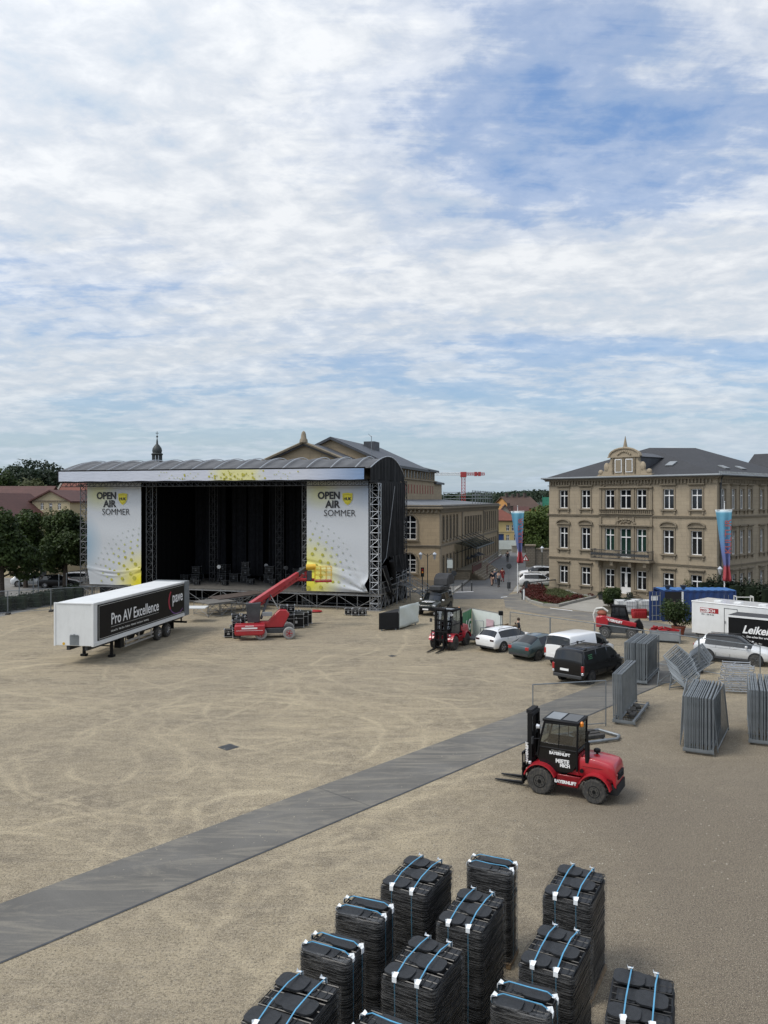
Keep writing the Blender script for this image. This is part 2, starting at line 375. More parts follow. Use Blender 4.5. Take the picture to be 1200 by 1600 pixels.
def crown(name, v, m, parent=None):
    o = bpy.data.objects.new(name, leafmesh(name, v, m)); col.objects.link(o)
    if parent is not None: o.parent = parent
    return o
def tree(loc, h, r, label, mname='leaf', seed=1, n=7000, leaf=.22, zc=.3, group=None, name='tree'):
    t = thing(name, label, 'tree', loc, 0, group); rd = random.Random(seed)
    b = MB(); b.cyl((0, 0, -.1), (0, 0, h * .32), r * .085, r * .06, 8); b.cyl((0, 0, h * .32), (.05, 0, h * .8), r * .06, r * .015, 7)
    blobs = []
    for k in range(15):
        a = k * 2.4 + rd.random(); q = rd.uniform(.25, .72) * r; z = h * rd.uniform(zc + .08, .86)
        if z > h * .68: q *= .65
        c = Vector((math.cos(a) * q, math.sin(a) * q, z)); e = r * rd.uniform(.30, .46)
        blobs.append((tuple(c), (e, e, e * .75))); b.cyl((0, 0, z * .55 + h * .08), c, r * .028, r * .008, 5)
    blobs.append(((0, 0, h * .84), (r * .38, r * .38, h * .15))); blobs.append(((0, 0, h * .6), (r * .55, r * .55, h * .2)))
    b.build('trunk', M['bark'], t); crown('crown', foliage(n, blobs, leaf, seed), M[mname], t)
    return t
def bush(loc, rx, ry, h, label, mname='leaf', seed=1, n=1500, leaf=.12, name='bush', cat='bush', group=None):
    t = thing(name, label, cat, loc, 0, group); rd = random.Random(seed); b = MB(); bl = []
    for k in range(9):
        a = k * 2.4; q = rd.uniform(.15, .6); c = (math.cos(a) * rx * q, math.sin(a) * ry * q, h * rd.uniform(.35, .75))
        bl.append((c, (rx * .45, ry * .45, h * .3))); b.cyl((0, 0, 0), c, .03, .01, 5)
    b.build('stem', M['bark'], t); crown('leaves', foliage(n, bl, leaf, seed), M[mname], t); return t
TXT = {}
def text(s, size, m, parent=None, loc=(0, 0, 0), rot=(0, 0, 0), name='lettering', off=0., ext=.004, sx=1., align='LEFT', shear=0.):
    cu = bpy.data.curves.new('t', 'FONT'); cu.body = s; cu.size = size; cu.offset = off; cu.extrude = ext; cu.align_x = align; cu.shear = shear
    cu.resolution_u = 3
    tmp = bpy.data.objects.new('t', cu); me = bpy.data.meshes.new_from_object(tmp); me.name = name
    bpy.data.objects.remove(tmp); me.materials.clear(); me.materials.append(m)
    o = bpy.data.objects.new(name, me); col.objects.link(o)
    if parent is not None: o.parent = parent
    o.location = loc; o.rotation_euler = rot; o.scale = (sx, 1, 1); return o
# ---------------------------------------------------------------- ground and paving
def groundmat():
    m = bpy.data.materials.new('gravel'); m.use_nodes = True; t = m.node_tree; b = t.nodes['Principled BSDF']; h = NT(t)
    o = h.n('ShaderNodeTexCoord').outputs['Object']
    sp = h.n('ShaderNodeSeparateXYZ'); t.links.new(o, sp.inputs[0])
    big = h.noise(o, .05, 4, .55); med = h.noise(o, .35, 6, .65, .6); clump = h.noise(o, 2.2, 6, .7, .3)
    grit = h.noise(o, 16, 3, .75); grit2 = h.noise(o, 45, 2, .7)
    c = h.mix(h.ramp(med, [(.32, 0), (.66, 1)]), (.160, .132, .092), (.325, .270, .176))
    c = h.mix(h.ramp(clump, [(.44, 0), (.64, .8)]), c, (.37, .312, .215))
    spk = h.noise(o, 6.5, 5, .75, .4); c = h.mix(h.ramp(spk, [(.36, .4), (.48, 0)]), c, (.115, .098, .074)); c = h.mix(h.ramp(spk, [(.55, 0), (.68, .6)]), c, (.43, .37, .27))
    # wheel tracks: long bowed scuffs of pale dust
    str_ = h.noise(h.mapping(h.vmath('ADD', o, None).outputs[0] if False else o, rot=(0, 0, R(-22)), scale=(.11, .8, 1)), 1.0, 6, .68, 2.2)
    far = h.ramp(sp.outputs[1], [(0, 0), (1, 1)]) if False else h.math('MULTIPLY', h.math('SUBTRACT', sp.outputs[1], 22), .05, clamp=True)
    c = h.mix(h.math('MULTIPLY', h.ramp(str_, [(.49, 0), (.58, .8), (.66, .15)]), h.math('ADD', h.math('MULTIPLY', far, .45), .12)), c, (.40, .330, .220))
    str2 = h.noise(h.mapping(o, loc=(4, 9, 0), rot=(0, 0, R(24)), scale=(.12, .9, 1)), 1.0, 6, .7, 2.4)
    c = h.mix(h.math('MULTIPLY', h.ramp(str2, [(.52, 0), (.60, .7), (.68, .1)]), .55), c, (.17, .145, .11))
    arcs = None; wob = h.noise(o, .16, 3, .55)
    for cx, cy, rr, st in ((-6.5, 33, 6.2, .9), (-6.5, 33, 8.0, .7), (-.3, 38, 8.2, .8), (-.3, 38, 10.1, .8), (-15, 41, 9.0, .7), (-15, 41, 10.8, .6), (-4.0, 25.0, 1.9, 1.), (-3.9, 25.2, 3.5, .6), (3.5, 47, 7.5, .8), (3.5, 47, 9.3, .7), (9, 21, 5.6, .6), (9, 21, 7.4, .6),
                          (-3, 60, 25, .7), (-3, 60, 26.9, .7), (-13, 29, 3.6, .8), (-13, 29, 5.4, .7), (16, 5, 24, .5), (16, 5, 25.9, .5), (-7, 36, 4.4, .7), (-5.5, 34, 9.9, .7), (-5, 33.5, 11.6, .6), (2, 24, 8.6, .6), (2, 24, 10.4, .6), (-18, 34, 5.2, .8), (-18, 34, 6.9, .7), (-20, 20, 16, .5), (-20, 20, 17.9, .5), (-2, 50, 13, .6), (-2, 50, 14.9, .6), (-24, 60, 24, .6), (-24, 60, 26, .6)):
        d = h.vmath('DISTANCE', o, (cx, cy, 0)).outputs['Value']
        e = h.math('ABSOLUTE', h.math('SUBTRACT', h.math('ADD', d, h.math('MULTIPLY', wob, 3.2)), rr + 1.6))
        e = h.math('MULTIPLY', h.math('SUBTRACT', 1., h.math('DIVIDE', e, .24), clamp=True), st)
        arcs = e if arcs is None else h.math('MAXIMUM', arcs, e)
    brk = h.ramp(h.noise(o, .3, 5, .7), [(.40, 0), (.56, 1)])
    fine_ = h.ramp(h.noise(o, 5, 3, .7), [(.3, .35), (.6, 1)])
    c = h.mix(h.math('MULTIPLY', h.math('MULTIPLY', arcs, brk), fine_), c, (.50, .42, .28))
    rut = h.noise(h.mapping(o, rot=(0, 0, R(-38)), scale=(.08, 1.6, 1)), 1.6, 4, .6, 3.0)
    c = h.mix(h.math('MULTIPLY', h.ramp(rut, [(.53, 0), (.56, .8), (.60, .1)]), h.math('MULTIPLY', brk, .6)), c, (.46, .385, .255))
    # darker, browner ground towards the right front
    rt = h.math('MULTIPLY', h.math('SUBTRACT', h.math('SUBTRACT', sp.outputs[0], h.math('MULTIPLY', sp.outputs[1], .12)), -2.2), .14, clamp=True)
    nr = h.math('SUBTRACT', 1, h.math('MULTIPLY', h.math('SUBTRACT', sp.outputs[1], 26), .05, clamp=True))
    c = h.mix(h.math('MULTIPLY', h.math('MULTIPLY', rt, nr), .9), c, (.125, .103, .078))
    c = h.mix(h.ramp(big, [(.4, .28), (.6, 0)]), c, (.17, .148, .118))
    c = h.mix(h.ramp(grit, [(.34, .8), (.52, 0)]), c, (.06, .05, .04))
    c = h.mix(h.ramp(grit2, [(.54, 0), (.70, .8)]), c, (.58, .52, .41))
    t.links.new(c, b.inputs['Base Color']); b.inputs['Roughness'].default_value = .95; b.inputs['Specular IOR Level'].default_value = .15
    bp = h.n('ShaderNodeBump', ins={'Strength': .55, 'Distance': .03, 'Height': h.math('ADD', grit, h.math('MULTIPLY', clump, .8))}); t.links.new(bp.outputs[0], b.inputs['Normal'])
    M['gravel'] = m
groundmat()
def asphalt(name, c, dust=(.26, .225, .165), amt=.5, sc=.35, rot=-42):
    m = bpy.data.materials.new(name); m.use_nodes = True; t = m.node_tree; b = t.nodes['Principled BSDF']; h = NT(t)
    o = h.n('ShaderNodeTexCoord').outputs['Object']
    n1 = h.noise(o, .4, 6, .65, .5); n2 = h.noise(o, 30, 3, .7); st = h.noise(h.mapping(o, rot=(0, 0, R(rot)), scale=(.3, 1.3, 1)), .7, 7, .72, 2.2)
    st2 = h.noise(h.mapping(o, rot=(0, 0, R(rot + 62)), scale=(.14, 2.2, 1)), .5, 6, .75, 1.2)
    cc = h.mix(h.ramp(n1, [(.3, 0), (.7, 1)]), tuple(x * .78 for x in c), tuple(x * 1.2 for x in c))
    cc = h.mix(h.math('MULTIPLY', h.ramp(st, [(.48, 0), (.66, 1)]), amt), cc, dust)
    cc = h.mix(h.math('MULTIPLY', h.ramp(st2, [(.54, 0), (.66, 1)]), amt * .7), cc, dust)
    cc = h.mix(h.ramp(n2, [(.3, .35), (.5, 0)]), cc, tuple(x * .45 for x in c))
    t.links.new(cc, b.inputs['Base Color']); b.inputs['Roughness'].default_value = .85
    bp = h.n('ShaderNodeBump', ins={'Strength': .25, 'Distance': .01, 'Height': n2}); t.links.new(bp.outputs[0], b.inputs['Normal'])
    M[name] = m
asphalt('asphalt', (.120, .114, .102), (.235, .212, .168), .7, rot=15); asphalt('road', (.13, .125, .115), (.30, .26, .19), .75, rot=20)
asphalt('street', (.115, .115, .115), (.24, .22, .18), .45, rot=60); asphalt('paving', (.30, .285, .25), (.36, .33, .27), .4)
asphalt('paving_grey', (.19, .185, .175), (.26, .24, .2), .4); mat('soil', (.07, .06, .035), .95, var=.2, vs=.05); mat('grass', (.075, .10, .028), .95, var=.3, vs=1.5, bump=.5, bs=40)

def flat(name, pts, z, m, lab=None, thick=0.):
    b = MB(); n = len(pts)
    if thick:
        b.prism([(p[0], p[1]) for p in pts], z - thick, z, ax='z')
    else: b.add([(p[0], p[1], z) for p in pts], [tuple(range(n))])
    o = b.build(name, m, smooth=0); tag(o, kind='structure'); return o
def pp(*l): return [P(a, b) for a, b in l]
flat('ground', [(-3000, -300), (3000, -300), (3000, 5000), (-3000, 5000)], -.03, M['soil'])
flat('gravel_square', [(-70, -12), (90, -12), (90, 30), (40, 62), (24, 76), (16, 92), (4, 92), (-48, 108), (-70, 80)], 0, M['gravel'])
# diagonal asphalt strip across the square
SD = Vector((.672, .741)); SN = Vector((.741, -.672)); s0 = Vector(P(300, 1302.)[:2]) + SN * 0
def strip(a, b, w0, w1): return [s0 + SD * a + SN * w0, s0 + SD * b + SN * w0, s0 + SD * b + SN * w1, s0 + SD * a + SN * w1]
flat('asphalt_path', strip(-24, 36, 0, 2.55), .006, M['asphalt'])
flat('path_edging', strip(-24, 36, 2.555, 2.63), .012, M['darksteel'])
jb = MB(); rj = random.Random(2)
for a_ in (-9.0, 5.1):
    prev = None
    for k_ in range(9):
        q_ = s0 + SD * (a_ + rj.uniform(-.03, .03)) + SN * (2.5 * k_ / 8 + .02)
        if prev is not None:
            e_ = SD * .009; jb.add([(prev[0] - e_.x, prev[1] - e_.y, .0105), (q_[0] - e_.x, q_[1] - e_.y, .0105), (q_[0] + e_.x, q_[1] + e_.y, .0105), (prev[0] + e_.x, prev[1] + e_.y, .0105)], [(0, 1, 2, 3)])
        prev = q_
tag(jb.build('path_joints', M['darksteel'], smooth=0), kind='structure')
flat('street', pp((700, 936), (716, 922), (782, 869), (806, 857), (830, 857), (856, 866), (858, 890), (822, 893), (800, 925), (786, 936)), .008, M['street'])
flat('road', pp((786, 931), (812, 926), (822, 940), (845, 950), (905, 955), (960, 962), (1040, 975), (1250, 1010), (1250, 1030), (1000, 980), (900, 968), (845, 960), (790, 950)), .010, M['road'])
flat('pavement', pp((630, 926), (706, 926), (716, 921), (782, 868), (765, 868), (704, 913), (690, 919)), .12, M['paving_grey'], thick=.12)
flat('car_park', pp((801, 925), (823, 893), (870, 893), (870, 916), (850, 915), (815, 924)), .014, M['paving'])
flat('forecourt', pp((872, 950), (900, 941), (945, 932), (1040, 940), (1035, 960), (960, 959), (918, 956)), .018, M['paving'])
flat('side_pavement', [P(-150, 968), P(-20, 968), P(90, 944), P(150, 936), P(140, 929), P(60, 925), P(-150, 940)], .006, M['paving_grey'])
flat('far_car_park', [P(-160, 938), P(-10, 938), P(60, 927), P(135, 921), P(135, 905), P(-160, 900)], .004, M['paving_grey'])
# kerb line of the street
k = MB()
kp = pp((706, 927), (720, 915.5), (735, 903.5), (750, 892.5), (783, 867))
for a, b_ in zip(kp[:-1], kp[1:]):
    d = (b_ - a).normalized(); n = Vector((-d.y, d.x, 0)) * .15
    k.add([a - n, b_ - n, b_ + n, a + n] + [v + Vector((0, 0, .16)) for v in (a - n, b_ - n, b_ + n, a + n)], [(4, 5, 6, 7), (0, 1, 5, 4), (1, 2, 6, 5), (2, 3, 7, 6), (3, 0, 4, 7)])
tag(k.build('kerb', M['kerb'], smooth=0), kind='structure')
# lane dashes
k = MB()
for a, b_ in (((707, 926), (740, 925)), ((838, 943), (853, 945)), ((860, 951), (895, 955)), ((783, 934), (793, 933))):
    p, q = P(*a), P(*b_); k.add([(p.x, p.y, .026), (q.x, q.y, .026), (q.x, q.y + .35, .026), (p.x, p.y + .35, .026)], [(0, 1, 2, 3)])
tag(k.build('road_markings', M['letter'], smooth=0), kind='structure')
# drain covers set in the gravel
for px, py, s_, lb in ((357, 1167.5, .62, 'square dark iron drain cover set in the gravel above the asphalt path'), (613, 1025, .42, 'small dark drain cover in the gravel left of the distant red forklift forks')):
    c = P(px, py); b = MB().box(-s_ / 2, s_ / 2, -s_ / 2, s_ / 2, -.03, .012)
    for i in range(-2, 3): b.box(-s_ * .42, s_ * .42, i * s_ * .16 - .02, i * s_ * .16 + .02, .012, .018)
    o = b.build('drain_cover', M['darksteel'], loc=c, rotz=R(-42), smooth=0); tag(o, lb, 'drain cover')
# flower bed with kerb
bed = pp((812, 929), (820, 919), (850, 915), (874, 921), (905, 932), (930, 934), (900, 941), (872, 948), (850, 947), (828, 941))
flat('flower_bed', bed, .16, M['grass'], thick=.2)
kb = MB()
for a, b_ in zip(bed, bed[1:] + bed[:1]):
    d = (b_ - a).normalized(); n = Vector((-d.y, d.x, 0)) * .13; a = a - d * .1; b_ = b_ + d * .1
    kb.add([a - n, b_ - n, b_ + n, a + n] + [v + Vector((0, 0, .24)) for v in (a - n, b_ - n, b_ + n, a + n)], [(4, 5, 6, 7), (0, 1, 5, 4), (1, 2, 6, 5), (2, 3, 7, 6), (3, 0, 4, 7)])
tag(kb.build('bed_kerb', M['kerb'], smooth=0), kind='structure')
def spread(pts, n, seed, size, hgt, z0=.16):
    r = random.Random(seed); out = []
    P2 = [Vector((p[0], p[1])) for p in pts]; xs = [p.x for p in P2]; ys = [p.y for p in P2]
    def ins(x, y):
        c = False
        for i in range(len(P2)):
            a, b = P2[i], P2[i - 1]
            if (a.y > y) != (b.y > y) and x < (b.x - a.x) * (y - a.y) / (b.y - a.y) + a.x: c = not c
        return c
    while len(out) < n:
        x, y = r.uniform(min(xs), max(xs)), r.uniform(min(ys), max(ys))
        if ins(x, y): out.append(((x, y, z0 + r.random() * hgt), (size * 1.5, size * 1.5, size)))
    return out
fl = pp((814, 929), (821, 920), (845, 918), (852, 926), (846, 935), (872, 941), (925, 934), (898, 940), (872, 946), (850, 945), (829, 940))
tag(crown('flowers', foliage(9000, spread(fl, 260, 2, .22, .3), .09, 5), M['flowers']), 'low dark red bedding flowers round the edge of the grass bed', 'flowers', kind='stuff')
gr = pp((852, 926), (874, 922), (905, 933), (872, 940), (848, 935))
tag(crown('grass', foliage(5000, spread(gr, 160, 3, .2, .06), .07, 6), M['leaf_olive']), 'short grass inside the kerbed flower bed', 'grass', kind='stuff')
# hills beyond the town
def hill(name, x0, x1, Y, hf, m, dep=160, seed=0):
    b = MB(); n = 40; rows = 7
    for j in range(rows):
        s = math.sin(math.pi / 2 * min(1, j / (rows - 2)))
        for i in range(n + 1):
            x = x0 + (x1 - x0) * i / n; e = hf(i / n) * s * (1 + .03 * math.sin(i * 2.1 + seed) + .02 * math.sin(i * 5.3))
            b.v.append((x, Y + dep * j / rows, e if j else -1))
    for j in range(rows - 1):
        for i in range(n): b.f.append((j * (n + 1) + i, j * (n + 1) + i + 1, (j + 1) * (n + 1) + i + 1, (j + 1) * (n + 1) + i)); b.m.append(0)
    return tag(b.build(name, m, smooth=60), kind='structure')
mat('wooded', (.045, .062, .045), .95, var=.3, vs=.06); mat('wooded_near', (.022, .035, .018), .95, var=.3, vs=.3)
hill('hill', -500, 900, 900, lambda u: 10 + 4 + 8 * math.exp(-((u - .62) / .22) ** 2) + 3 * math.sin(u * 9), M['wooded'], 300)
rr = np.random.default_rng(5); hb = []
for i in range(420):
    x = rr.uniform(60, 400); hb.append(((x, rr.uniform(700, 900), rr.uniform(8, 11) + 6 * math.exp(-((x - 210) / 90) ** 2)), (11, 11, 5.5)))
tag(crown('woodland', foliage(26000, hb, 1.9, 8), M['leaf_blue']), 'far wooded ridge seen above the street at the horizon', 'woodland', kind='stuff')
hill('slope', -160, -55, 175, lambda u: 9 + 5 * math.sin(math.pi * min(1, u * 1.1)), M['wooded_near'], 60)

st_b = MB(); rs = random.Random(17)
for i in range(1500):
    y = rs.uniform(11, 34); x = rs.uniform(-9, 16) * (y / 26); r_ = rs.uniform(.008, .026) * (1.3 if y > 20 else 1); a = rs.uniform(0, 6)
    pts = [(x + r_ * rs.uniform(.7, 1.2) * math.cos(a + k * 1.57), y + r_ * rs.uniform(.7, 1.2) * math.sin(a + k * 1.57), .006) for k in range(4)]
    st_b.add(pts + [(x, y, r_ * .9)], [(0, 1, 4), (1, 2, 4), (2, 3, 4), (3, 0, 4)])
mat('pebble', (.42, .38, .30), .9, var=.3, vs=2)
tag(st_b.build('loose_stones', M['pebble'], smooth=0), 'loose pale stones scattered over the gravel', 'stones', kind='stuff')
mat('lead', (.17, .18, .19), .6, .2, var=.2, vs=.6)
# ---------------------------------------------------------------- building tools
def wall(b, fr, L, z0, z1, ops, m=0, rev=.22, rm=None):
    "wall sheet with real openings and reveals; ops = (u0,u1,z0,z1)"
    o, ud, nd = fr; rm = m if rm is None else rm
    us = sorted({0, L} | {x for q in ops for x in q[:2]}); zs = sorted({z0, z1} | {x for q in ops for x in q[2:4]})
    def pt(u, z, d=0): return o + ud * u + nd * d + Vector((0, 0, z))
    for i in range(len(us) - 1):
        for j in range(len(zs) - 1):
            uc, zc = (us[i] + us[i + 1]) / 2, (zs[j] + zs[j + 1]) / 2
            if any(q[0] < uc < q[1] and q[2] < zc < q[3] for q in ops): continue
            b.add([pt(us[i], zs[j]), pt(us[i + 1], zs[j]), pt(us[i + 1], zs[j + 1]), pt(us[i], zs[j + 1])], [(0, 1, 2, 3)], m)
    for u0, u1, a, c in ops:
        q = [(u0, a), (u1, a), (u1, c), (u0, c)]
        for i in range(4):
            p, r = q[i], q[(i + 1) % 4]
            b.add([pt(*p), pt(*r), pt(*r, -rev), pt(*p, -rev)], [(0, 1, 2, 3)], rm)
WC = {}
def window_meshes(w, h, arch=False, cross=.66, fm='whitepaint', gm='glass', bars=1, door=False):
    key = (round(w, 3), round(h, 3), arch, cross, fm, gm, bars, door)
    if key in WC: return WC[key]
    t = .075; b = MB(); y0, y1 = -.03, .05
    b.box(-w / 2, -w / 2 + t, y0, y1, 0, h); b.box(w / 2 - t, w / 2, y0, y1, 0, h)
    b.box(-w / 2 + t, w / 2 - t, y0, y1, 0, t); b.box(-w / 2 + t, w / 2 - t, y0, y1, h - t, h)
    zc = h * cross
    if cross: b.box(-w / 2 + t, w / 2 - t, y0 - .01, y1, zc - .05, zc + .05)
    for i in range(bars):
        x = -w / 2 + w * (i + 1) / (bars + 1)
        b.box(x - .045, x + .045, y0 + .004, y1, t, h - t)
    if arch:
        r = w / 2
        for s in (-1, 1):  # spandrels close the square head down to an arch
            pts = [(s * r, h)] + [(s * r * math.cos(a), h - r + r * math.sin(a)) for a in [math.pi / 2 * k / 6 for k in range(7)]]
            b.prism(pts, -.12, .06, 1)
        b.box(-w / 2 + t, w / 2 - t, y0, y1, h - r - .05, h - r + .04)
        if h > 2: b.box(-w / 2 + t, w / 2 - t, y0 + .01, y1, (h - r) * .33 - .02, (h - r) * .33 + .02); b.box(-w / 2 + t, w / 2 - t, y0 + .01, y1, (h - r) * .66 - .02, (h - r) * .66 + .02)
    if door: b.box(-w / 2 + t, w / 2 - t, -.02, .04, t, h * .24); b.box(-.14, .14, -.035, .03, .05, zc)
    fme = b.mesh('frame', [M[fm], M['theatre_stone']], 0)
    g_ = MB().box(-w / 2 + .01, w / 2 - .01, .055, .075, .01, h - .01); gme = g_.mesh('pane', M[gm], 0)
    WC[key] = (fme, gme); return WC[key]
def window(parent, fr, u, z, w, h, name='window', rec=.14, **kw):
    fme, gme = window_meshes(w, h, **kw); o, ud, nd = fr
    f = bpy.data.objects.new(name, fme); col.objects.link(f); f.parent = parent
    f.location = o + ud * u - nd * rec + Vector((0, 0, z)); f.rotation_euler.z = math.atan2(ud.y, ud.x)
    p = bpy.data.objects.new('pane', gme); col.objects.link(p); p.parent = f
    return f
FX = Vector((1, 0, 0)); FY = Vector((0, 1, 0)); NFY = Vector((0, -1, 0))
FRONT = (Vector((0, 0, 0)), FX, NFY)
def hiproof(b, x0, x1, y0, y1, z0, zr, r0, r1, m=0, ov=.5, th=.12):
    "ridge from r0 to r1 (x,y)"
    a = [(x0 - ov, y0 - ov, z0), (x1 + ov, y0 - ov, z0), (x1 + ov, y1 + ov, z0), (x0 - ov, y1 + ov, z0), (*r0, zr), (*r1, zr)]
    fs = [(0, 1, 5, 4), (1, 2, 5), (2, 3, 4, 5), (3, 0, 4)]
    b.add(a, fs, m); b.box(x0 - ov, x1 + ov, y0 - ov, y1 + ov, z0 - th, z0 - .003, m)
def gable(b, x0, x1, y0, y1, z0, zr, m=0, ov=.4, along='x', wm=None, th=.1):
    "pitched roof, ridge along x or y, gable triangles with material wm"
    if along == 'x':
        ym = (y0 + y1) / 2; sl = (zr - z0) / (ym - y0); e = z0 - sl * ov
        vs = [(x0 - ov, y0 - ov, e), (x1 + ov, y0 - ov, e), (x1 + ov, ym, zr), (x0 - ov, ym, zr), (x1 + ov, y1 + ov, e), (x0 - ov, y1 + ov, e)]
        tri = [[(x, y0, z0), (x, y1, z0), (x, ym, zr)] for x in (x0, x1)]
    else:
        xm = (x0 + x1) / 2; sl = (zr - z0) / (xm - x0); e = z0 - sl * ov
        vs = [(x0 - ov, y0 - ov, e), (x0 - ov, y1 + ov, e), (xm, y1 + ov, zr), (xm, y0 - ov, zr), (x1 + ov, y1 + ov, e), (x1 + ov, y0 - ov, e)]
        tri = [[(x0, y, z0), (x1, y, z0), (xm, y, zr)] for y in (y0, y1)]
    up = [(a, c, d + .02) for a, c, d in vs]; dn = [(a, c, d - th) for a, c, d in vs]
    b.add(up + dn, [(0, 1, 2, 3), (3, 2, 4, 5), (6, 9, 8, 7), (9, 11, 10, 8), (0, 6, 7, 1), (5, 4, 10, 11), (0, 3, 9, 6), (3, 5, 11, 9), (1, 7, 8, 2), (2, 8, 10, 4)], m)
    if wm is not None:
        for t_ in tri: b.add([(q[0], q[1], q[2] - (th if i == 2 else 0)) for i, q in enumerate(t_)], [(0, 1, 2)], wm)

# ---------------------------------------------------------------- sandstone villa on the right
PL = 18.9; PD = 20.; PH = 12.3; PX = [1.94, 4.74, 7.62, 9.43, 11.22, 14.12, 16.95]
vil = thing('villa', 'three storey sandstone villa with slate roof and gabled centre bay', 'villa', (18.3, 87.6, 0), ang((.672, -.741)))
SIDE = (Vector((PL, 0, 0)), FY, FX)
rows = [(.95, 1.9), (4.75, 2.3), (9.1, 1.95)]
SX = [1.3, 3.5, 5.3, 7.1, 9.9, 12.0, 14.5, 17.0]
ops = []
for i, u in enumerate(PX):
    for j, (z, h) in enumerate(rows):
        w = 1.1 if i != 3 else 1.28; zz = z; hh = h
        if i == 3 and j == 0: zz, hh = .42, 2.75
        if i == 3 and j == 1: zz, hh = 4.12, 2.95
        ops.append((u - w / 2, u + w / 2, zz, zz + hh, i, j))
b = MB(); wall(b, FRONT, PL, -.3, PH - .02, [o[:4] for o in ops])
sops = [(u - .45, u + .45, z, z + h) for u in SX for z, h in rows]
wall(b, SIDE, PD, -.3, PH - .02, sops)
b.box(0, .02, .01, PD, -.3, PH - .02); b.box(0, PL, PD - .02, PD, -.3, PH - .02)
b.build('wall', M['sandstone'], vil, smooth=0)
# dark rooms behind the glass
MB().box(.35, PL - .35, .32, PD - .3, 0, PH - .3).build('interior', M['blackmatt'], vil, smooth=0)
for u0, u1, z0, z1, i, j in ops:
    dr = (i == 3 and j == 0)
    f = window(vil, FRONT, (u0 + u1) / 2, z0, u1 - u0, z1 - z0, name='door' if dr else 'window', cross=.78 if dr else (.70 if j == 1 else .68), gm='greenglass' if (j == 1 and 1 < i < 5) else 'glass', door=dr)
    if dr: MB().box(-.02, .02, -.09, -.035, 1.0, 1.16).build('handle', M['darksteel'], f, smooth=0)
for u0, u1, z0, z1 in sops: window(vil, SIDE, (u0 + u1) / 2, z0, u1 - u0, z1 - z0, cross=.68)
# stone trim: courses, cornice, quoin edges, window surrounds
b = MB()
for fr, L, a in ((FRONT, PL, -.16), (SIDE, PD, .002)):
    for z0, z1, d in ((3.62, 3.74, .10), (3.742, 3.80, .16), (8.28, 8.40, .12), (8.402, 8.47, .18), (-.3, .42, .07), (11.5, 11.58, .06), (12.0, 12.12, .28), (12.122, 12.28, .42)):
        b.ob(fr, a if z1 < 12 else a - .2, L + (d if fr is FRONT else 0), z0, z1, .002, d)
    n = int(L / .36)
    for i in range(n):
        u = .25 + i * (L - .5) / n; b.ob(fr, u, u + .13, 11.62, 11.998, .002, .2)
b.build('cornice', M['trim'], vil, smooth=0)
def surround(b, fr, w, u, z0, z1, head, cons=True):
    e = .16; b.ob(fr, u - w / 2 - e, u - w / 2, z0, z1, .002, .07); b.ob(fr, u + w / 2, u + w / 2 + e, z0, z1, .002, .07); b.ob(fr, u - w / 2 - e, u + w / 2 + e, z1 + .002, z1 + .2, .002, .075)
    if head == 'flat':
        b.ob(fr, u - w / 2 - .3, u + w / 2 + .3, z1 + .42, z1 + .52, .002, .26); b.ob(fr, u - w / 2 - .24, u + w / 2 + .24, z1 + .32, z1 + .418, .002, .15)
    if head == 'arc':
        hw = w / 2 + .36; b.ob(fr, u - hw, u + hw, z1 + .30, z1 + .40, .002, .2)
        o, ud, nd = fr; pr = []; n = 10
        for k in range(n):
            a0, a1 = [math.pi * (k + q) / n for q in (0, 1)]
            pts = [(hw * math.cos(a0), .42 + .46 * math.sin(a0) + .0), (hw * math.cos(a1), .42 + .46 * math.sin(a1)), (hw * .86 * math.cos(a1), .42 + .34 * math.sin(a1)), (hw * .86 * math.cos(a0), .42 + .34 * math.sin(a0))]
            vs = [o + ud * (u + p) + nd * d + Vector((0, 0, z1 + q)) for d in (.002, .24) for p, q in pts]
            b.add(vs, [(0, 1, 5, 4), (1, 2, 6, 5), (2, 3, 7, 6), (3, 0, 4, 7), (4, 5, 6, 7)])
    if cons:
        b.ob(fr, u - w / 2 - .3, u + w / 2 + .3, z0 - .16, z0 - .03, .002, .22)
        for s in (-1, 1): b.ob(fr, u + s * (w / 2 + .1) - .08, u + s * (w / 2 + .1) + .08, z0 - .46, z0 - .162, .002, .14)
for u0, u1, z0, z1, i, j in ops:
    b = MB()
    if i in (2, 3, 4): surround(b, FRONT, u1 - u0, (u0 + u1) / 2, z0, z1, None, cons=(j == 0 and i != 3))
    else: surround(b, FRONT, u1 - u0, (u0 + u1) / 2, z0, z1, 'arc' if j == 1 else 'flat')
    b.build('window_surround', M['trim'], vil, smooth=0)
for u0, u1, z0, z1 in sops: b = MB(); surround(b, SIDE, .9, (u0 + u1) / 2, z0, z1, 'flat'); b.build('window_surround', M['trim'], vil, smooth=0)
# centre bay: pilasters, frieze, balustrade, gable
b = MB()
for u in (6.55, 8.52, 10.33, 12.3): b.ob(FRONT, u - .13, u + .13, .42, 3.6, .002, .12); b.ob(FRONT, u - .13, u + .13, 4.0, 8.25, .002, .12); b.ob(FRONT, u - .13, u + .13, 8.5, 11.3, .002, .12)
b.ob(FRONT, 6.35, 12.5, 11.22, 11.32, .002, .26); b.ob(FRONT, 6.35, 12.5, 7.35, 7.48, .002, .3); b.ob(FRONT, 6.35, 12.5, 8.52, 8.6, .002, .3); b.ob(FRONT, 6.35, 12.5, 9.0, 9.08, .002, .3)
for i in range(26): b.cyl((6.6 + i * .23, -.18, 8.6), (6.6 + i * .23, -.18, 9.0), .05, .05, 6)
rd = random.Random(3)
for i in range(46):  # carved frieze
    b.ell((6.6 + i * .126, -.05, 11.65 + rd.uniform(-.16, .16)), (.11, .12, rd.uniform(.07, .15)), 6, 4)
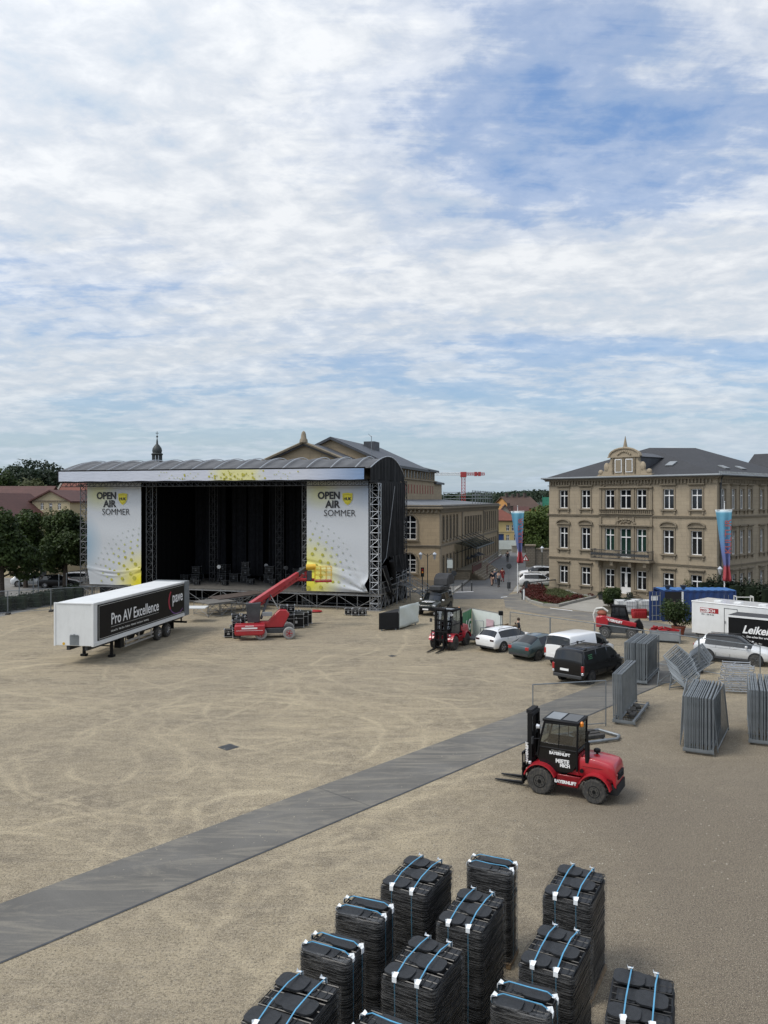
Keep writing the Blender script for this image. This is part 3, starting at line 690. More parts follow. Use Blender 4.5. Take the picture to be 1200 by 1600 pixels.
for k in range(12):
    a = math.pi * k / 11; b.ell((9.43 + 1.05 * math.cos(a), -.06, 7.55 + .45 * math.sin(a)), (.16, .14, .1), 6, 4)
for k in range(7): b.ell((9.43 + (k - 3) * .16, -.06, 7.62 + rd.uniform(0, .2)), (.11, .12, .11), 6, 4)
b.build('centre_bay_ornament', M['trim'], vil, smooth=50)
b = MB(); gy = -.3
pro = [(6.35, 12.29), (12.5, 12.29), (12.5, 12.62), (11.9, 12.7), (11.72, 13.0), (11.35, 13.15), (11.28, 13.6), (11.05, 13.85), (11.0, 14.35)]
arc = [(9.43 + 1.72 * math.cos(a), 14.45 + .82 * math.sin(a)) for a in [math.pi * k / 10 for k in range(11)]]
prof = [(12.5, 12.29), (12.5, 12.62), (11.95, 12.72), (11.75, 13.0), (11.4, 13.2), (11.25, 13.7), (11.0, 13.95), (11.0, 14.4)]
full = prof + arc + [(18.86 - x, z) for x, z in prof[::-1]]
b.prism(full, gy, gy + .55, 0)
for k in range(10):
    (x0, z0), (x1, z1) = arc[k], arc[k + 1]; b.cyl((x0, gy - .02, z0), (x1, gy - .02, z1), .11, .11, 6)
b.box(7.6, 11.26, gy - .14, gy - .002, 14.32, 14.44); b.box(6.3, 12.55, gy - .16, gy - .002, 12.40, 12.5)
for s in (-1, 1):
    b.ell((9.43 + s * 2.05, gy + .1, 13.35), (.34, .2, .5), 8, 6); b.ell((9.43 + s * 2.75, gy + .1, 12.85), (.3, .2, .28), 8, 6)
    for u in (8.2, 9.43, 10.66): b.box(u - .09, u + .09, gy - .09, gy - .002, 12.7, 14.3)
for k in range(8): b.ell((9.43 + (k - 3.5) * .2, gy - .05, 14.75 + .2 * math.cos((k - 3.5) * .6)), (.12, .1, .12), 6, 4)
b.cyl((9.43, gy + .25, 15.2), (9.43, gy + .25, 15.5), .28, .2, 8); b.cyl((9.43, gy + .25, 15.5), (9.43, gy + .25, 16.5), .2, .02, 8)
b.build('gable', M['sandstone'], vil, smooth=35)
GF = (Vector((0, gy - .06, 0)), FX, NFY)
for u in (8.82, 10.04):
    f = window(vil, GF, u, 12.8, .78, 1.35, cross=0, bars=0, rec=0)
    MB().box(-.28, .28, -.04, .03, .1, 1.25).build('shutter', M['trim'], f, smooth=0)
b = MB()
hiproof(b, 0, PL, 0, PD, PH + .02, 15.75, (7.6, 8), (10.9, 12)); rf = b.build('roof', M['tile_slate'], vil, smooth=0)
b = MB(); b.box(7.9, 11.0, .2, 5.0, 13.0, 14.35); b.add([(7.7, -.1, 14.36), (11.2, -.1, 14.36), (11.2, 5.4, 14.4), (7.7, 5.4, 14.4), (7.7, -.1, 14.5), (11.2, -.1, 14.5), (9.45, 0, 14.9), (9.45, 5.4, 14.9)], [(0, 1, 2, 3), (0, 6, 7, 3), (1, 2, 7, 6), (0, 1, 6), (3, 7, 2)])
b.build('dormer', M['slate'], rf, smooth=0)
for x, y in ((13.0, 2.6), (17.3, 5.0), (17.2, 9.0)):
    s = (15.75 - 12.3) / 8.5 if y < 4 else 3.43 / 8.5
    z = 12.3 + (y + .5) * s if y < 4 else 12.3 + (PL + .5 - x) * s
    rot = Matrix.Rotation(math.atan(s), 3, 'X') if y < 4 else Matrix.Rotation(math.atan(s), 3, 'Y')
    MB().cbox((x, y, z + .1), (.8, 1.1, .1), rot).build('skylight', M['zinc'], rf, smooth=0)
b = MB(); b.cyl((.05 - .6, -.72, PH + .05), (PL + .65, -.72, PH + .05), .09, n=6); b.cyl((PL + .68, -.7, PH + .05), (PL + .68, PD, PH + .05), .09, n=6)
for i in range(60): b.box(PL + .2, PL + .3, i * .33, i * .33 + .05, PH + .2, PH + .38)
b.build('gutter', M['zinc'], vil)
b = MB(); b.cyl((PL + .14, .5, 0), (PL + .14, .5, 11.9), .075, n=8); b.cyl((PL + .14, .5, 11.9), (PL + .6, .1, 12.3), .075, n=8)
b.build('downpipe', M['darksteel'], vil)
# balcony
b = MB(); b.box(6.0, 12.75, -1.25, -.17, 3.78, 3.98)
for u in (6.7, 8.4, 10.46, 12.1): b.box(u - .17, u + .17, -1.0, -.17, 3.3, 3.778); b.box(u - .15, u + .15, -.5, -.17, 3.0, 3.298)
bal = b.build('balcony', M['trim'], vil, smooth=0)
b = MB()
for pts in ([(6.1, -.2), (6.1, -1.18), (12.65, -1.18), (12.65, -.2)],):
    for z in (4.05, 4.88): b.tube([(x, y, z) for x, y in pts], .035, 5)
for i in range(45):
    x = 6.1 + i * 6.55 / 44; b.cyl((x, -1.18, 3.98), (x, -1.18, 4.88), .018, n=4, cap=False)
    if i % 2: b.lathe([(.16, -.02), (.16, .02)], (x, -1.18, 4.45), 8, axis='y')
for x in (6.1, 12.65):
    for i in range(6): b.cyl((x, -.2 - i * .18, 3.98), (x, -.2 - i * .18, 4.88), .018, n=4, cap=False)
b.build('railing', M['darksteel'], bal)
# front steps
b = MB()
for i in range(4): b.box(7.9 - i * .2, 10.95 + i * .2, -1.4 - i * .34, -.08, -.02, .42 - i * .105)
b.build('steps', M['trim'], vil, smooth=0)
def uv_on(o, d, px):  # distance along a ground line seen at a pixel column
    k = (px - CX) / F; return (k * o[1] - o[0]) / (d[0] - k * d[1])
# low neighbour roofs behind the villa
nb = thing('house', 'dark pitched roof of a neighbour behind the villa at the frame edge', 'house', (47, 104, 0), ang((.672, -.741)))
b = MB(); b.box(0, 18, 0, 10, 0, 13, 0); gable(b, 0, 18, 0, 10, 13, 16.2, 1, wm=0); b.build('body', [M['sandstone'], M['tile_slate']], nb, smooth=0)
MB().box(5, 6.4, 4, 5.2, 15, 16.9).build('chimney', M['trim'], nb, smooth=0)

# ---------------------------------------------------------------- theatre behind the stage
th = thing('theatre', 'long sandstone theatre with arched windows and pedimented roofs behind the stage', 'theatre', (6.3, 90, 0), ang((.96, -.275)))
TS = (Vector((0, 0, 0)), FY, FX); TH = 9.35
fop = [(-3.45, 5.3 + .15, 1.5, 2.75), (-3.45, 1.65, 1.45, 2.15), (-9.5, 5.45, 1.5, 2.75), (-15, 5.45, 1.5, 2.75), (-9.5, 1.65, 1.45, 2.15), (-15, 1.65, 1.45, 2.15)]
b = MB(); W0 = (Vector((-38, 0, 0)), FX, NFY)
wall(b, W0, 38, -.3, TH, [(38 + x - w / 2, 38 + x + w / 2, z, z + h) for x, z, w, h in fop], rev=.3)
sw = []
for i in range(5): sw.append((2.2 + i * 2.15, 5.25, .95, 3.0, True)); sw.append((2.2 + i * 2.15, 1.3, .95, 2.3, True))
for i in range(7): sw.append((16.8 + i * 2.15, 5.3, 1.0, 2.5, False)); sw.append((16.8 + i * 2.15, .9, 1.0, 2.9, True))
for i in range(6): sw.append((34.0 + i * 2.35, 5.25, 1.0, 3.0, True)); sw.append((34.0 + i * 2.35, 1.3, 1.0, 2.6, True))
wall(b, TS, 48.7, -.3, TH, [(y - w / 2, y + w / 2, z, z + h) for y, z, w, h, a in sw], rev=.14)
b.box(-38, -37.9, 0.01, 40, -.3, TH); b.box(-38, 0, 48.6, 48.7, -.3, TH)
b.build('wall', M['theatre_stone'], th, smooth=0)
MB().box(-37.5, -.5, .5, 48.3, 0, TH - .2).build('interior', M['blackmatt'], th, smooth=0)
for x, z, w, h in fop: window(th, FRONT, x, z, w, h, arch=True, cross=0)
for y, z, w, h, a in sw: window(th, TS, y, z, w, h, arch=a, cross=.6 if not a else 0, fm='copper', bars=1, rec=.07)
b = MB()
for fr, u0, u1 in (((Vector((-38, 0, 0)), FX, NFY), 0, 38), (TS, .002, 48.7)):
    for z0, z1, d in ((-.3, .85, .12), (4.55, 4.72, .08), (4.722, 4.85, .16), (8.45, 8.53, .1), (8.86, 9.0, .3), (9.002, 9.2, .5), (9.202, 9.42, .25)):
        b.ob(fr, u0, u1 + (d if u0 == 0 else 0), z0, z1, .003, d)
    n = int((u1 - u0) / .5)
    for i in range(n): b.ob(fr, u0 + i * .5 + .1, u0 + i * .5 + .32, 8.55, 8.858, .003, .26)
for x, z, w, h in fop:
    r = w / 2; cz = z + h - r
    for k in range(10):
        a0, a1 = math.pi * k / 10, math.pi * (k + 1) / 10
        b.cyl((x + (r + .14) * math.cos(a0), -.06, cz + (r + .14) * math.sin(a0)), (x + (r + .14) * math.cos(a1), -.06, cz + (r + .14) * math.sin(a1)), .1, n=5)
    for s in (-1, 1): b.box(x + s * (r + .16) - .09, x + s * (r + .16) + .09, -.1, -.002, z, cz)
    b.box(x - r - .3, x + r + .3, -.2, -.002, z - .2, z - .02)
for y, z, w, h, a in sw: b.ob(TS, y - w / 2 - .18, y + w / 2 + .18, z - .16, z - .02, .003, .16); b.ob(TS, y - w / 2 - .14, y - w / 2, z, z + h, .003, .07); b.ob(TS, y + w / 2, y + w / 2 + .14, z, z + h, .003, .07)
for y in (.01, 14.0, 31.9, 48.2): b.ob(TS, y, y + .5, .85, 8.4, .003, .14)
b.build('cornice', M['trim'], th, smooth=0)
b = MB(); e = 9.3
b.add([(-38.3, -.5, e), (.5, -.5, e), (.5, 49.2, e), (-38.3, 49.2, e), (-34, 5, e + .5), (-8.5, 8, e + .75), (-8.5, 44, e + .75), (-34, 44, e + .5)], [(0, 1, 5, 4), (1, 2, 6, 5), (2, 3, 7, 6), (3, 0, 4, 7), (4, 5, 6, 7)])
b.build('low_roof', M['lead'], th, smooth=0)
# raised auditorium: pedimented front block and fly tower
b = MB(); b.box(-21.9, -11.3, .6, 8.2, 9.2, 14.7); b.box(-23.2, -8.5, 8, 36.5, 9.2, 14.75)
b.box(-20, -8.5, 36.52, 42, 9.2, 12.9); up = b.build('upper_storey', M['theatre_stone'], th, smooth=0)
b = MB(); gable(b, -21.9, -11.3, .6, 14, 14.7, 16.85, 0, along='y', wm=1, ov=.5, th=.3); gable(b, -23.2, -8.5, 8, 30, 14.8, 18.1, 0, along='y', wm=1, ov=.6, th=.32)
gable(b, -23.2, -8.5, 30, 36.5, 14.8, 16.6, 0, along='y', wm=1, ov=.6, th=.3)
gable(b, -20, -8.5, 36.5, 42, 12.9, 14.3, 0, along='y', wm=1, ov=.4, th=.3)
b.build('high_roof', [M['slate'], M['theatre_stone']], th, smooth=0)
b = MB()
for s in (-1, 1):  # raking cornice of the pediment in pale stone
    b.cyl((-16.6, .0, 16.9), (-16.6 + s * 5.9, .0, 14.5), .17, n=5); b.cyl((-16.6, .45, 16.6), (-16.6 + s * 5.2, .45, 14.5), .12, n=5)
b.lathe([(.55, 0), (.5, .35), (.38, .5), (.3, 1.0), (.22, 1.25), (.05, 1.4)], (-16.6, .1, 16.85), 8)
b.box(-9.5, -8.2, 8.0, 36.9, 12.85, 12.98); b.box(-9.5, -8.3, 8.0, 36.9, 14.3, 14.45)
b.build('pediment_trim', M['trim'], th, smooth=40)
TU = (Vector((-8.5, 0, 0)), FY, FX)
b = MB()
for i in range(15):
    y = 10.5 + i * 1.75
    b.ob(TU, y - .38, y + .38, 13.15, 14.2, .003, .03, 1); b.ob(TU, y - .5, y - .38, 13.1, 14.25, .003, .1); b.ob(TU, y + .38, y + .5, 13.1, 14.25, .003, .1)
    b.ob(TU, y - .3, y + .3, 10.9, 12.2, .003, .02, 2)
b.build('clerestory', [M['trim'], M['glass'], M['terracotta']], th, smooth=0)
MB().box(-15.0, -13.4, 19, 21.5, 16.2, 18.3).build('roof_hatch', M['slate'], th, smooth=0)
b = MB(); b.cyl((-17.5, 47.6, 9.2), (-17.5, 47.6, 9.3), .1)
rl = MB()
for y0, y1 in ((26, 46),):
    for z in (10.2, 10.75, 11.3): rl.cyl((-.6, y0, z), (-.6, y1, z), .05, n=5); rl.cyl((-9, y1, z), (-.6, y1, z), .05, n=5)
    for i in range(9): rl.cyl((-.6, y0 + i * 2.5, 9.3), (-.6, y0 + i * 2.5, 11.4), .05, n=5)
    for i in range(4): rl.cyl((-.6 - i * 2.8, y1, 9.3), (-.6 - i * 2.8, y1, 11.4), .05, n=5)
rl.build('roof_railing', M['galv'], th)
b = MB()  # iron and glass entrance canopy
for y0, y1 in ((9, 24),):
    b.add([(.15, y0, 4.5), (.15, y1, 4.5), (2.8, y1, 3.9), (2.8, y0, 3.9), (.15, y0, 4.56), (.15, y1, 4.56), (2.8, y1, 3.96), (2.8, y0, 3.96)], [(0, 1, 2, 3), (4, 5, 6, 7), (0, 1, 5, 4), (2, 3, 7, 6), (1, 2, 6, 5), (0, 3, 7, 4)], 1)
    for i in range(7): y = y0 + i * (y1 - y0) / 6; b.cyl((.1, y, 5.4), (2.8, y, 3.95), .05, n=5); b.cyl((.1, y, 3.3), (2.0, y, 4.05), .04, n=5)
    b.cyl((2.8, y0, 3.95), (2.8, y1, 3.95), .1, n=6)
b.build('canopy', [M['copper'], M['clear']], th)
b = MB()
for i in range(6): b.box(.2, 2.2 + (5 - i) * .32, 9.6 - (5 - i) * .0, 23.0, .0, .2 + i * .2)
for i in range(6): b.box(.2, 2.0, 8 - i * .3 + 1.6, 9.6, 0, 1.2 - i * .2)
b.build('entrance_steps', M['trim'], th, smooth=0)
b = MB()
for x in (2.3, 4.1): b.tube([(x, 9, .8), (x, 9, 1.9), (x, 16, 2.1), (x, 23, 2.1)], .05, 5)
b.box(2.25, 2.32, 9.2, 16, .9, 1.7); b.build('handrail', M['rust'], th)

# spire of a far town tower
sp_ = thing('church_tower', 'slim dark copper roof lantern of a far tower above the stage roof', 'tower', XY(245.5, 150, 0))
MB().box(-2.6, 2.6, -2.6, 2.6, 0, 15.6).build('tower_shaft', M['render_grey'], sp_, smooth=0)
b = MB().lathe([(3.7, 14.9), (2.2, 15.8), (1.25, 16.6), (1.05, 16.9)], n=8)
for k in range(8):
    a = k * math.pi / 4 + .39; b.box(.78 * math.cos(a) - .14, .78 * math.cos(a) + .14, .78 * math.sin(a) - .14, .78 * math.sin(a) + .14, 16.8, 18.55)
b.lathe([(1.05, 18.5), (1.15, 18.7), (.85, 18.9), (.95, 19.3), (.85, 19.8), (.5, 20.3), (.22, 20.6), (.16, 21.2), (.06, 21.7)], n=10)
b.cyl((0, 0, 21.6), (0, 0, 23.0), .05, n=5); b.ell((0, 0, 22.0), (.2, .2, .2)); b.box(-.28, .28, -.03, .03, 22.6, 22.7)
b.build('lantern', M['copper'], sp_, smooth=40)

# ---------------------------------------------------------------- houses down the street
def house(name, label, loc, rz, w, d, h, zr, wallm, roofm, wins=(), along='x', chim=(), hip=False, cat='house', ww=.9, wh=1.3, swins=(), fm='whitepaint', z0=-.5):
    t = thing(name, label, cat, loc, rz); fr = FRONT; sf = (Vector((w, 0, 0)), FY, FX); b = MB()
    wall(b, fr, w, z0, h, [(u - ww / 2, u + ww / 2, z, z + wh) for u, z in wins]); wall(b, sf, d, z0, h, [(u - ww / 2, u + ww / 2, z, z + wh) for u, z in swins])
    b.box(0, .02, .01, d, z0, h); b.box(0, w, d - .02, d, z0, h)
    b.build('wall', M[wallm], t, smooth=0)
    MB().box(.3, w - .3, .3, d - .3, z0, h - .1).build('interior', M['blackmatt'], t, smooth=0)
    for u, z in wins: window(t, fr, u, z, ww, wh, cross=.62, fm=fm)
    for u, z in swins: window(t, sf, u, z, ww, wh, cross=.62, fm=fm)
    b = MB()
    if hip: hiproof(b, 0, w, 0, d, h + .05, zr, (min(w, d) / 2, d / 2), (w - min(w, d) / 2, d / 2))
    else: gable(b, 0, w, 0, d, h, zr, 0, along=along, wm=1, th=.2)
    rf = b.build('roof', [M[roofm], M[wallm]], t, smooth=0)
    b = MB(); b.ob(fr, -.05, w + .05, h - .22, h - .05, .003, .14); b.ob(fr, 0, w, h * .5, h * .5 + .1, .003, .05); b.build('eaves', M['trim'], t, smooth=0)
    for x, y, zt in chim: MB().box(x - .35, x + .35, y - .3, y + .3, h, zt).box(x - .42, x + .42, y - .37, y + .37, zt, zt + .15).build('chimney', M['chimney'], rf, smooth=0)
    return t
house('house', 'pale yellow two storey house with red tiled roof closing the street', XY(757, 178), R(-4), 7.8, 9, 5.35, 7.9, 'render_yellow', 'tile_red', [(2.2, 3.0), (2.2, .7), (5.2, 3.0), (6.4, 3.0), (5.2, .8), (6.9, .8)], hip=True, ww=.7, wh=1.35)
house('house', 'grey gabled town house with dark red roof just behind the yellow house', XY(775, 192), R(-8), 4.4, 8, 6.2, 8.9, 'render_grey', 'tile_dark', [(1.6, 5.6)], along='y', chim=((3.9, 4, 8.4),), ww=.7)
house('house', 'wide brown roofed house beside the grey gable under the orange house', XY(788, 200), R(-6), 6.0, 7, 5.6, 8.3, 'render_grey', 'tile_dark', [(1.5, 3), (3.5, 3)], chim=((1.2, 3, 9.0),), ww=.7)
house('house', 'orange gabled town house with long brown roof and chimneys above the street', XY(801, 214), R(28), 9.4, 9.5, 8.0, 10.9, 'render_orange', 'tile_brown', [(2, 5.6), (4.2, 5.6), (6.8, 5.6)], chim=((1.4, 4.6, 11.7), (3.6, 4.6, 11.4), (5.4, 4.6, 11.7), (7.7, 4.6, 11.8)), ww=.8)
house('house', 'small pinkish house with brown roof below the orange house beside the trees', XY(828, 190), R(-6), 4.6, 7, 5.6, 7.2, 'render_pink', 'tile_brown', [(.8, 3.6), (2.2, 3.6), (3.6, 3.6)], chim=((1, 3, 7.9),), ww=.6)
house('house', 'narrow grey house with dark roof between yellow house and pink house', XY(812, 184), R(-8), 2.6, 8, 4.6, 6.4, 'render_grey', 'tile_dark', [(.8, 2.6), (1.9, 2.6)], ww=.5, wh=1.0)
bt = thing('scaffolded_tower', 'tall building wrapped in green scaffold netting beside the villa', 'scaffold', XY(847.5, 175), R(-12))
MB().box(.3, 7, .3, 6, 0, 9.9).build('core', M['render_grey'], bt, smooth=0); b = MB(); b.box(0, 7.3, 0, .05, .5, 10.6); b.box(0, .05, .06, 6, .5, 10.6)
for i in range(5): b.cyl((i * 1.8, -.05, 0), (i * 1.8, -.05, 11), .04, n=4)
b.build('netting', M['netgreen'], bt, smooth=0)
# blue site hut, scrims and wall at the street end
hut = thing('site_cabin', 'small dark blue site cabin before the yellow house', 'cabin', XY(763, 168)); MB().box(0, 3.3, 0, 2.4, .1, 2.6).build('cabin_body', M['blue'], hut, bevel=.04)
MB().box(.6, 1.5, -.04, -.002, .3, 2.1).build('door', M['black'], hut, smooth=0); MB().box(-.1, 3.4, -.1, 2.5, 2.62, 2.75).build('cabin_roof', M['darksteel'], hut, smooth=0)
v = thing('van', 'dark van parked beside the blue cabin at the street end', 'van', XY(767, 160)); MB().box(0, 1.9, 0, 4.2, .4, 1.9).build('body', M['black_paint'], v, bevel=.2)
for x in (.1, 1.6): MB().cyl((x, .7, .33), (x + .2, .7, .33), .33, n=12).build('wheel', M['rubber'], v)
MB().box(.2, 1.7, -.02, .01, 1.1, 1.7).build('windscreen', M['carglass'], v, smooth=0)
def scrim_panel(pxa, ya, pxb, yb, z1, m, label, n=14, name='scrim_fence', group=None, wav=.03):
    a, b_ = XY(pxa, ya), XY(pxb, yb); d = b_ - a; L = d.length; t = thing(name, label, 'fence', a, ang(d), group)
    q = MB(); vs = []
    for i in range(n + 1):
        u = L * i / n; w_ = wav * math.sin(i * 1.9) + wav * .5 * math.sin(i * 4.3); vs += [(u, w_, .12), (u, w_ * .4, z1)]
    q.add(vs, [(2 * i, 2 * i + 2, 2 * i + 3, 2 * i + 1) for i in range(n)]); sc = q.build('scrim', M[m], t, smooth=180, fix=False)
    f = MB(); f.tube([(0, .06, .05), (0, .06, z1 + .03), (L, .06, z1 + .03), (L, .06, .05), (0, .06, .1)], .022, 6)
    for u in (0, L): f.box(u - .12, u + .12, -.3, .42, 0, .12)
    f.build('frame', M['galv'], t); return t
scrim_panel(779.5, 158, 812, 158, 1.9, 'scrimwhite', 'pale scrim covered fence across the far street end, left piece')
scrim_panel(814, 150, 826, 164, 2.3, 'scrimwhite', 'pale scrim covered fence behind the flag pole at the street end')
rw = thing('retaining_wall', 'dark stone retaining wall with pier beside the car park', 'wall', XY(826, 118), R(-8))
b = MB(); b.box(0, 9, 0, .6, 0, 2.6); b.box(-.4, .9, -.25, .9, 0, 3.1); b.build('masonry', M['rubble'], rw, smooth=0)
MB().box(-.55, 1.05, -.4, 1.05, 3.1, 3.3).box(1.06, 9.1, -.1, .7, 2.6, 2.78).build('coping', M['trim'], rw, smooth=0)
hw = MB()
lw = thing('side_wall', 'low rendered wall running from the street end to the stone pier', 'wall', XY(800, 150)); MB().box(0, 4.5, 0, .4, 0, 1.2).box(-.05, 4.55, -.05, .45, 1.2, 1.32).build('masonry', M['render_grey'], lw, smooth=0)
tree(XY(836, 136), 8.2, 3.6, 'bright green tree behind the stone wall beside the villa', 'leaf_light', 21, 6500, .24, .2)
tree(XY(857, 142), 9.4, 3.8, 'green tree rising against the green scaffold net beside the villa', 'leaf_light', 22, 5500, .24, .2)
tree(XY(822, 150), 5.6, 2.6, 'small dark tree left of the bright green tree at the street end', 'leaf', 23, 4000, .2, .15)
# tower crane
cr = thing('tower_crane', 'red tower crane with white jib above the theatre roof', 'crane', XY(724, 300), 0)
def lattice(b, p0, p1, s, n, r, m=0, diag=True):
    p0, p1 = Vector(p0), Vector(p1); d = (p1 - p0); q = d.to_track_quat('Z', 'Y'); c = [q @ Vector((x * s / 2, y * s / 2, 0)) for x, y in ((-1, -1), (1, -1), (1, 1), (-1, 1))]
    for k in c: b.cyl(p0 + k, p1 + k, r, n=5, m=m, cap=False)
    for i in range(n):
        a, e = p0 + d * i / n, p0 + d * (i + 1) / n
        for j in range(4):
            b.cyl(a + c[j], e + c[(j + 1) % 4], r * .62, n=4, m=m, cap=False); b.cyl(e + c[j], e + c[(j + 1) % 4], r * .62, n=4, m=m, cap=False)
b = MB(); lattice(b, (0, 0, 0), (0, 0, 19), 1.3, 16, .085); b.build('mast', M['cranered'], cr)
b = MB(); lattice(b, (-15.5, 0, 19.8), (-1, 0, 19.8), .9, 16, .1); b.build('jib', M['whitepaint'], cr)
b = MB(); lattice(b, (1, 0, 19.8), (8, 0, 19.8), .9, 8, .1); b.box(4.2, 5.2, -.6, .6, 19, 20.6); b.box(5.6, 6.6, -.6, .6, 19, 20.6); b.build('counter_jib', M['cranered'], cr)
MB().box(-1.1, 1.1, -1, 1, 18.6, 20.6).build('slewing_unit', M['cranered'], cr, bevel=.1)

# ---------------------------------------------------------------- houses and trees on the left
h1 = house('house', 'long cream house with maroon tiled roof behind the left trees', XY(-118, 118), R(-6), 17.5, 10, 7.9, 12.1, 'render_cream', 'tile_dark', [(x, 4.8) for x in (11, 13.5, 16)] + [(x, 1.6) for x in (11, 13.5, 16)], ww=.95, wh=1.6)
h1b = house('house', 'cream gabled cross wing with three small windows under the maroon roof', XY(50, 111), R(-8), 5.7, 11, 10.0, 11.4, 'render_cream', 'tile_dark', [(1.5, 8.6), (2.8, 8.6), (4.1, 8.6), (1.5, 4.0), (4, 4.0)], along='y', ww=.5, wh=.95)
h1c = house('house', 'cream gable end of the nearest house cut by the left frame edge', XY(-75, 104), R(-8), 9.2, 10, 7.3, 10.9, 'render_cream', 'tile_dark', [(6.5, 4.6), (3.5, 4.6)], along='y', ww=.9, wh=1.5)
h2 = house('house', 'tall red tiled house with pale gable edge beside the stage', XY(76, 124), R(-12), 16, 12, 8.3, 14.6, 'render_cream', 'tile_red', [(4.2, 4.9), (6.0, 4.9), (8, 4.9), (4.2, 1.9), (6.0, 1.9)], chim=((3.2, 4, 12.3), (5.5, 2.5, 10.9)), ww=1.0, wh=1.7)
b = MB(); b.cyl((-.5, -.4, 7.9), (-.5, 6, 14.75), .16, n=5); b.build('verge', M['render_grey'], h2)
tl = 'trees in leaf beside the left hand fence'
tree(XY(2, 77), 9.3, 4.0, 'dark leafy tree cut off by the left frame edge by the fence', 'leaf', 31, 16000, .2, .24)
tree(XY(40, 90), 9.0, 3.3, 'dark leafy tree in the middle of the row before the cream house', 'leaf', 32, 11000, .2, .22)
tree(XY(102, 89), 9.1, 3.6, 'full round dark tree right beside the left stage tower', 'leaf', 33, 15000, .2, .22)
tree(XY(78, 98), 9.2, 2.6, 'pale feathery tree top showing before the three small windows', 'leaf_olive', 34, 3500, .16, .3)
for i, (px, Y, h, r, mn, lb) in enumerate(((2, 176, 17, 7.5, 'leaf', 'wooded hill tree at the left frame edge, olive topped'), (26, 190, 19, 7, 'leaf_blue', 'dark conifer coloured tree on the hill, second from the left edge'), (44, 184, 20, 8, 'leaf_blue', 'highest dark tree on the wooded hill above the maroon roof'),
                                       (64, 192, 20, 7.5, 'leaf_dark', 'dark round tree on the hill between the highest tree and the stage'), (82, 186, 17.5, 7, 'leaf_dark', 'dark hill tree partly hidden by the stage fascia'), (14, 165, 13, 6, 'leaf_dark', 'lower dark tree in front on the hill above the long roof'), (50, 168, 15, 7, 'leaf_olive', 'broad olive green tree in front of the highest hill tree'), (100, 196, 17, 7, 'leaf_blue', 'hill tree behind the left end of the stage roof'), (-18, 180, 17, 7, 'leaf_blue', 'hill tree just outside the left edge'))):
    tree(XY(px, Y), h, r, lb, mn, 40 + i, 5200, .42, .2, group='trees on the wooded hill')
for nm_, pts, h_, lb in (('hedge', [P(-130, 966), P(-40, 962), P(14, 955), P(60, 948), P(92, 941), P(128, 934)], 1.45, 'long dark clipped hedge behind the left metal fence'), ('hedge', [XY(1112, 71.5), XY(1205, 66.5), XY(1290, 62)], 3.0, 'tall dark hedge at the foot of the villa side wall')):
    hb_ = []
    for a, b_ in zip(pts[:-1], pts[1:]):
        n = int((b_ - a).length / .55) + 1
        for i in range(n):
            c = a.lerp(b_, i / n); hb_.append(((c.x, c.y + .5, h_ * .5), (.45, .7, h_ * .52)))
    ht = thing(nm_, lb, 'hedge', pts[0]); o = pts[0]
    crown('leaves', foliage(9000 if h_ < 2 else 12000, [((c[0] - o.x, c[1] - o.y, c[2]), r) for c, r in hb_], .10 if h_ < 2 else .12, 77), M['leaf_dark'], ht)
    b = MB()
    for (c, r) in hb_[::3]: b.cyl((c[0] - o.x, c[1] - o.y, 0), (c[0] - o.x, c[1] - o.y, h_ * .8), .07, n=5); b.cbox((c[0] - o.x, c[1] - o.y, h_ * .45), (1.7, .6, h_ * .75))
    b.build('stem', M['leaf_dark'], ht, smooth=0)
# ---------------------------------------------------------------- open air stage
st = thing('stage', 'large black open air stage with curved grey roof and white printed side banners', 'stage', (-32.5, 79, 0), ang((.9602, -.2793)))
SL = 32.6; DZ = 1.5
def arch(y):  # roof height over the depth of the stage
    t = y / 12.
    return 12.86 + (14.12 - 12.86) * math.sin(min(1, max(0, t / .52)) * math.pi / 2) if t < .52 else 14.12 - (14.12 - 12.3) * ((t - .52) / .48) ** 2
YS = [12. * i / 16 for i in range(17)]
# fabric roof, sagging a little between the pale keder rails
b = MB(); nb_ = 14; per = 6; NX = nb_ * per
for i in range(NX + 1):
    x = SL * i / NX; sag = .16 * math.sin(math.pi * (i % per) / per) if i % per else 0
    for y in YS: b.v.append((x, y, arch(y) - sag * (1 if y > 1 else y * .9) - .02))
for i in range(NX):
    for j in range(16): k = i * 17 + j; b.f.append((k, k + 17, k + 18, k + 1)); b.m.append(0)
mat('roofcloth', (.085, .088, .094), .6, var=.25, vs=.7, bump=.3, bs=1.2)
o = b.build('roof', M['roofcloth'], st, smooth=60); s_ = o.modifiers.new('s', 'SOLIDIFY'); s_.thickness = .03
for i in range(nb_ + 1):
    x = SL * i / nb_; MB().tube([(x + .9 * (1 - y / 12) if i < nb_ else x, y, arch(y) + .03) for y in YS], .045, 4).build('roof_rail', M['alu'], o)
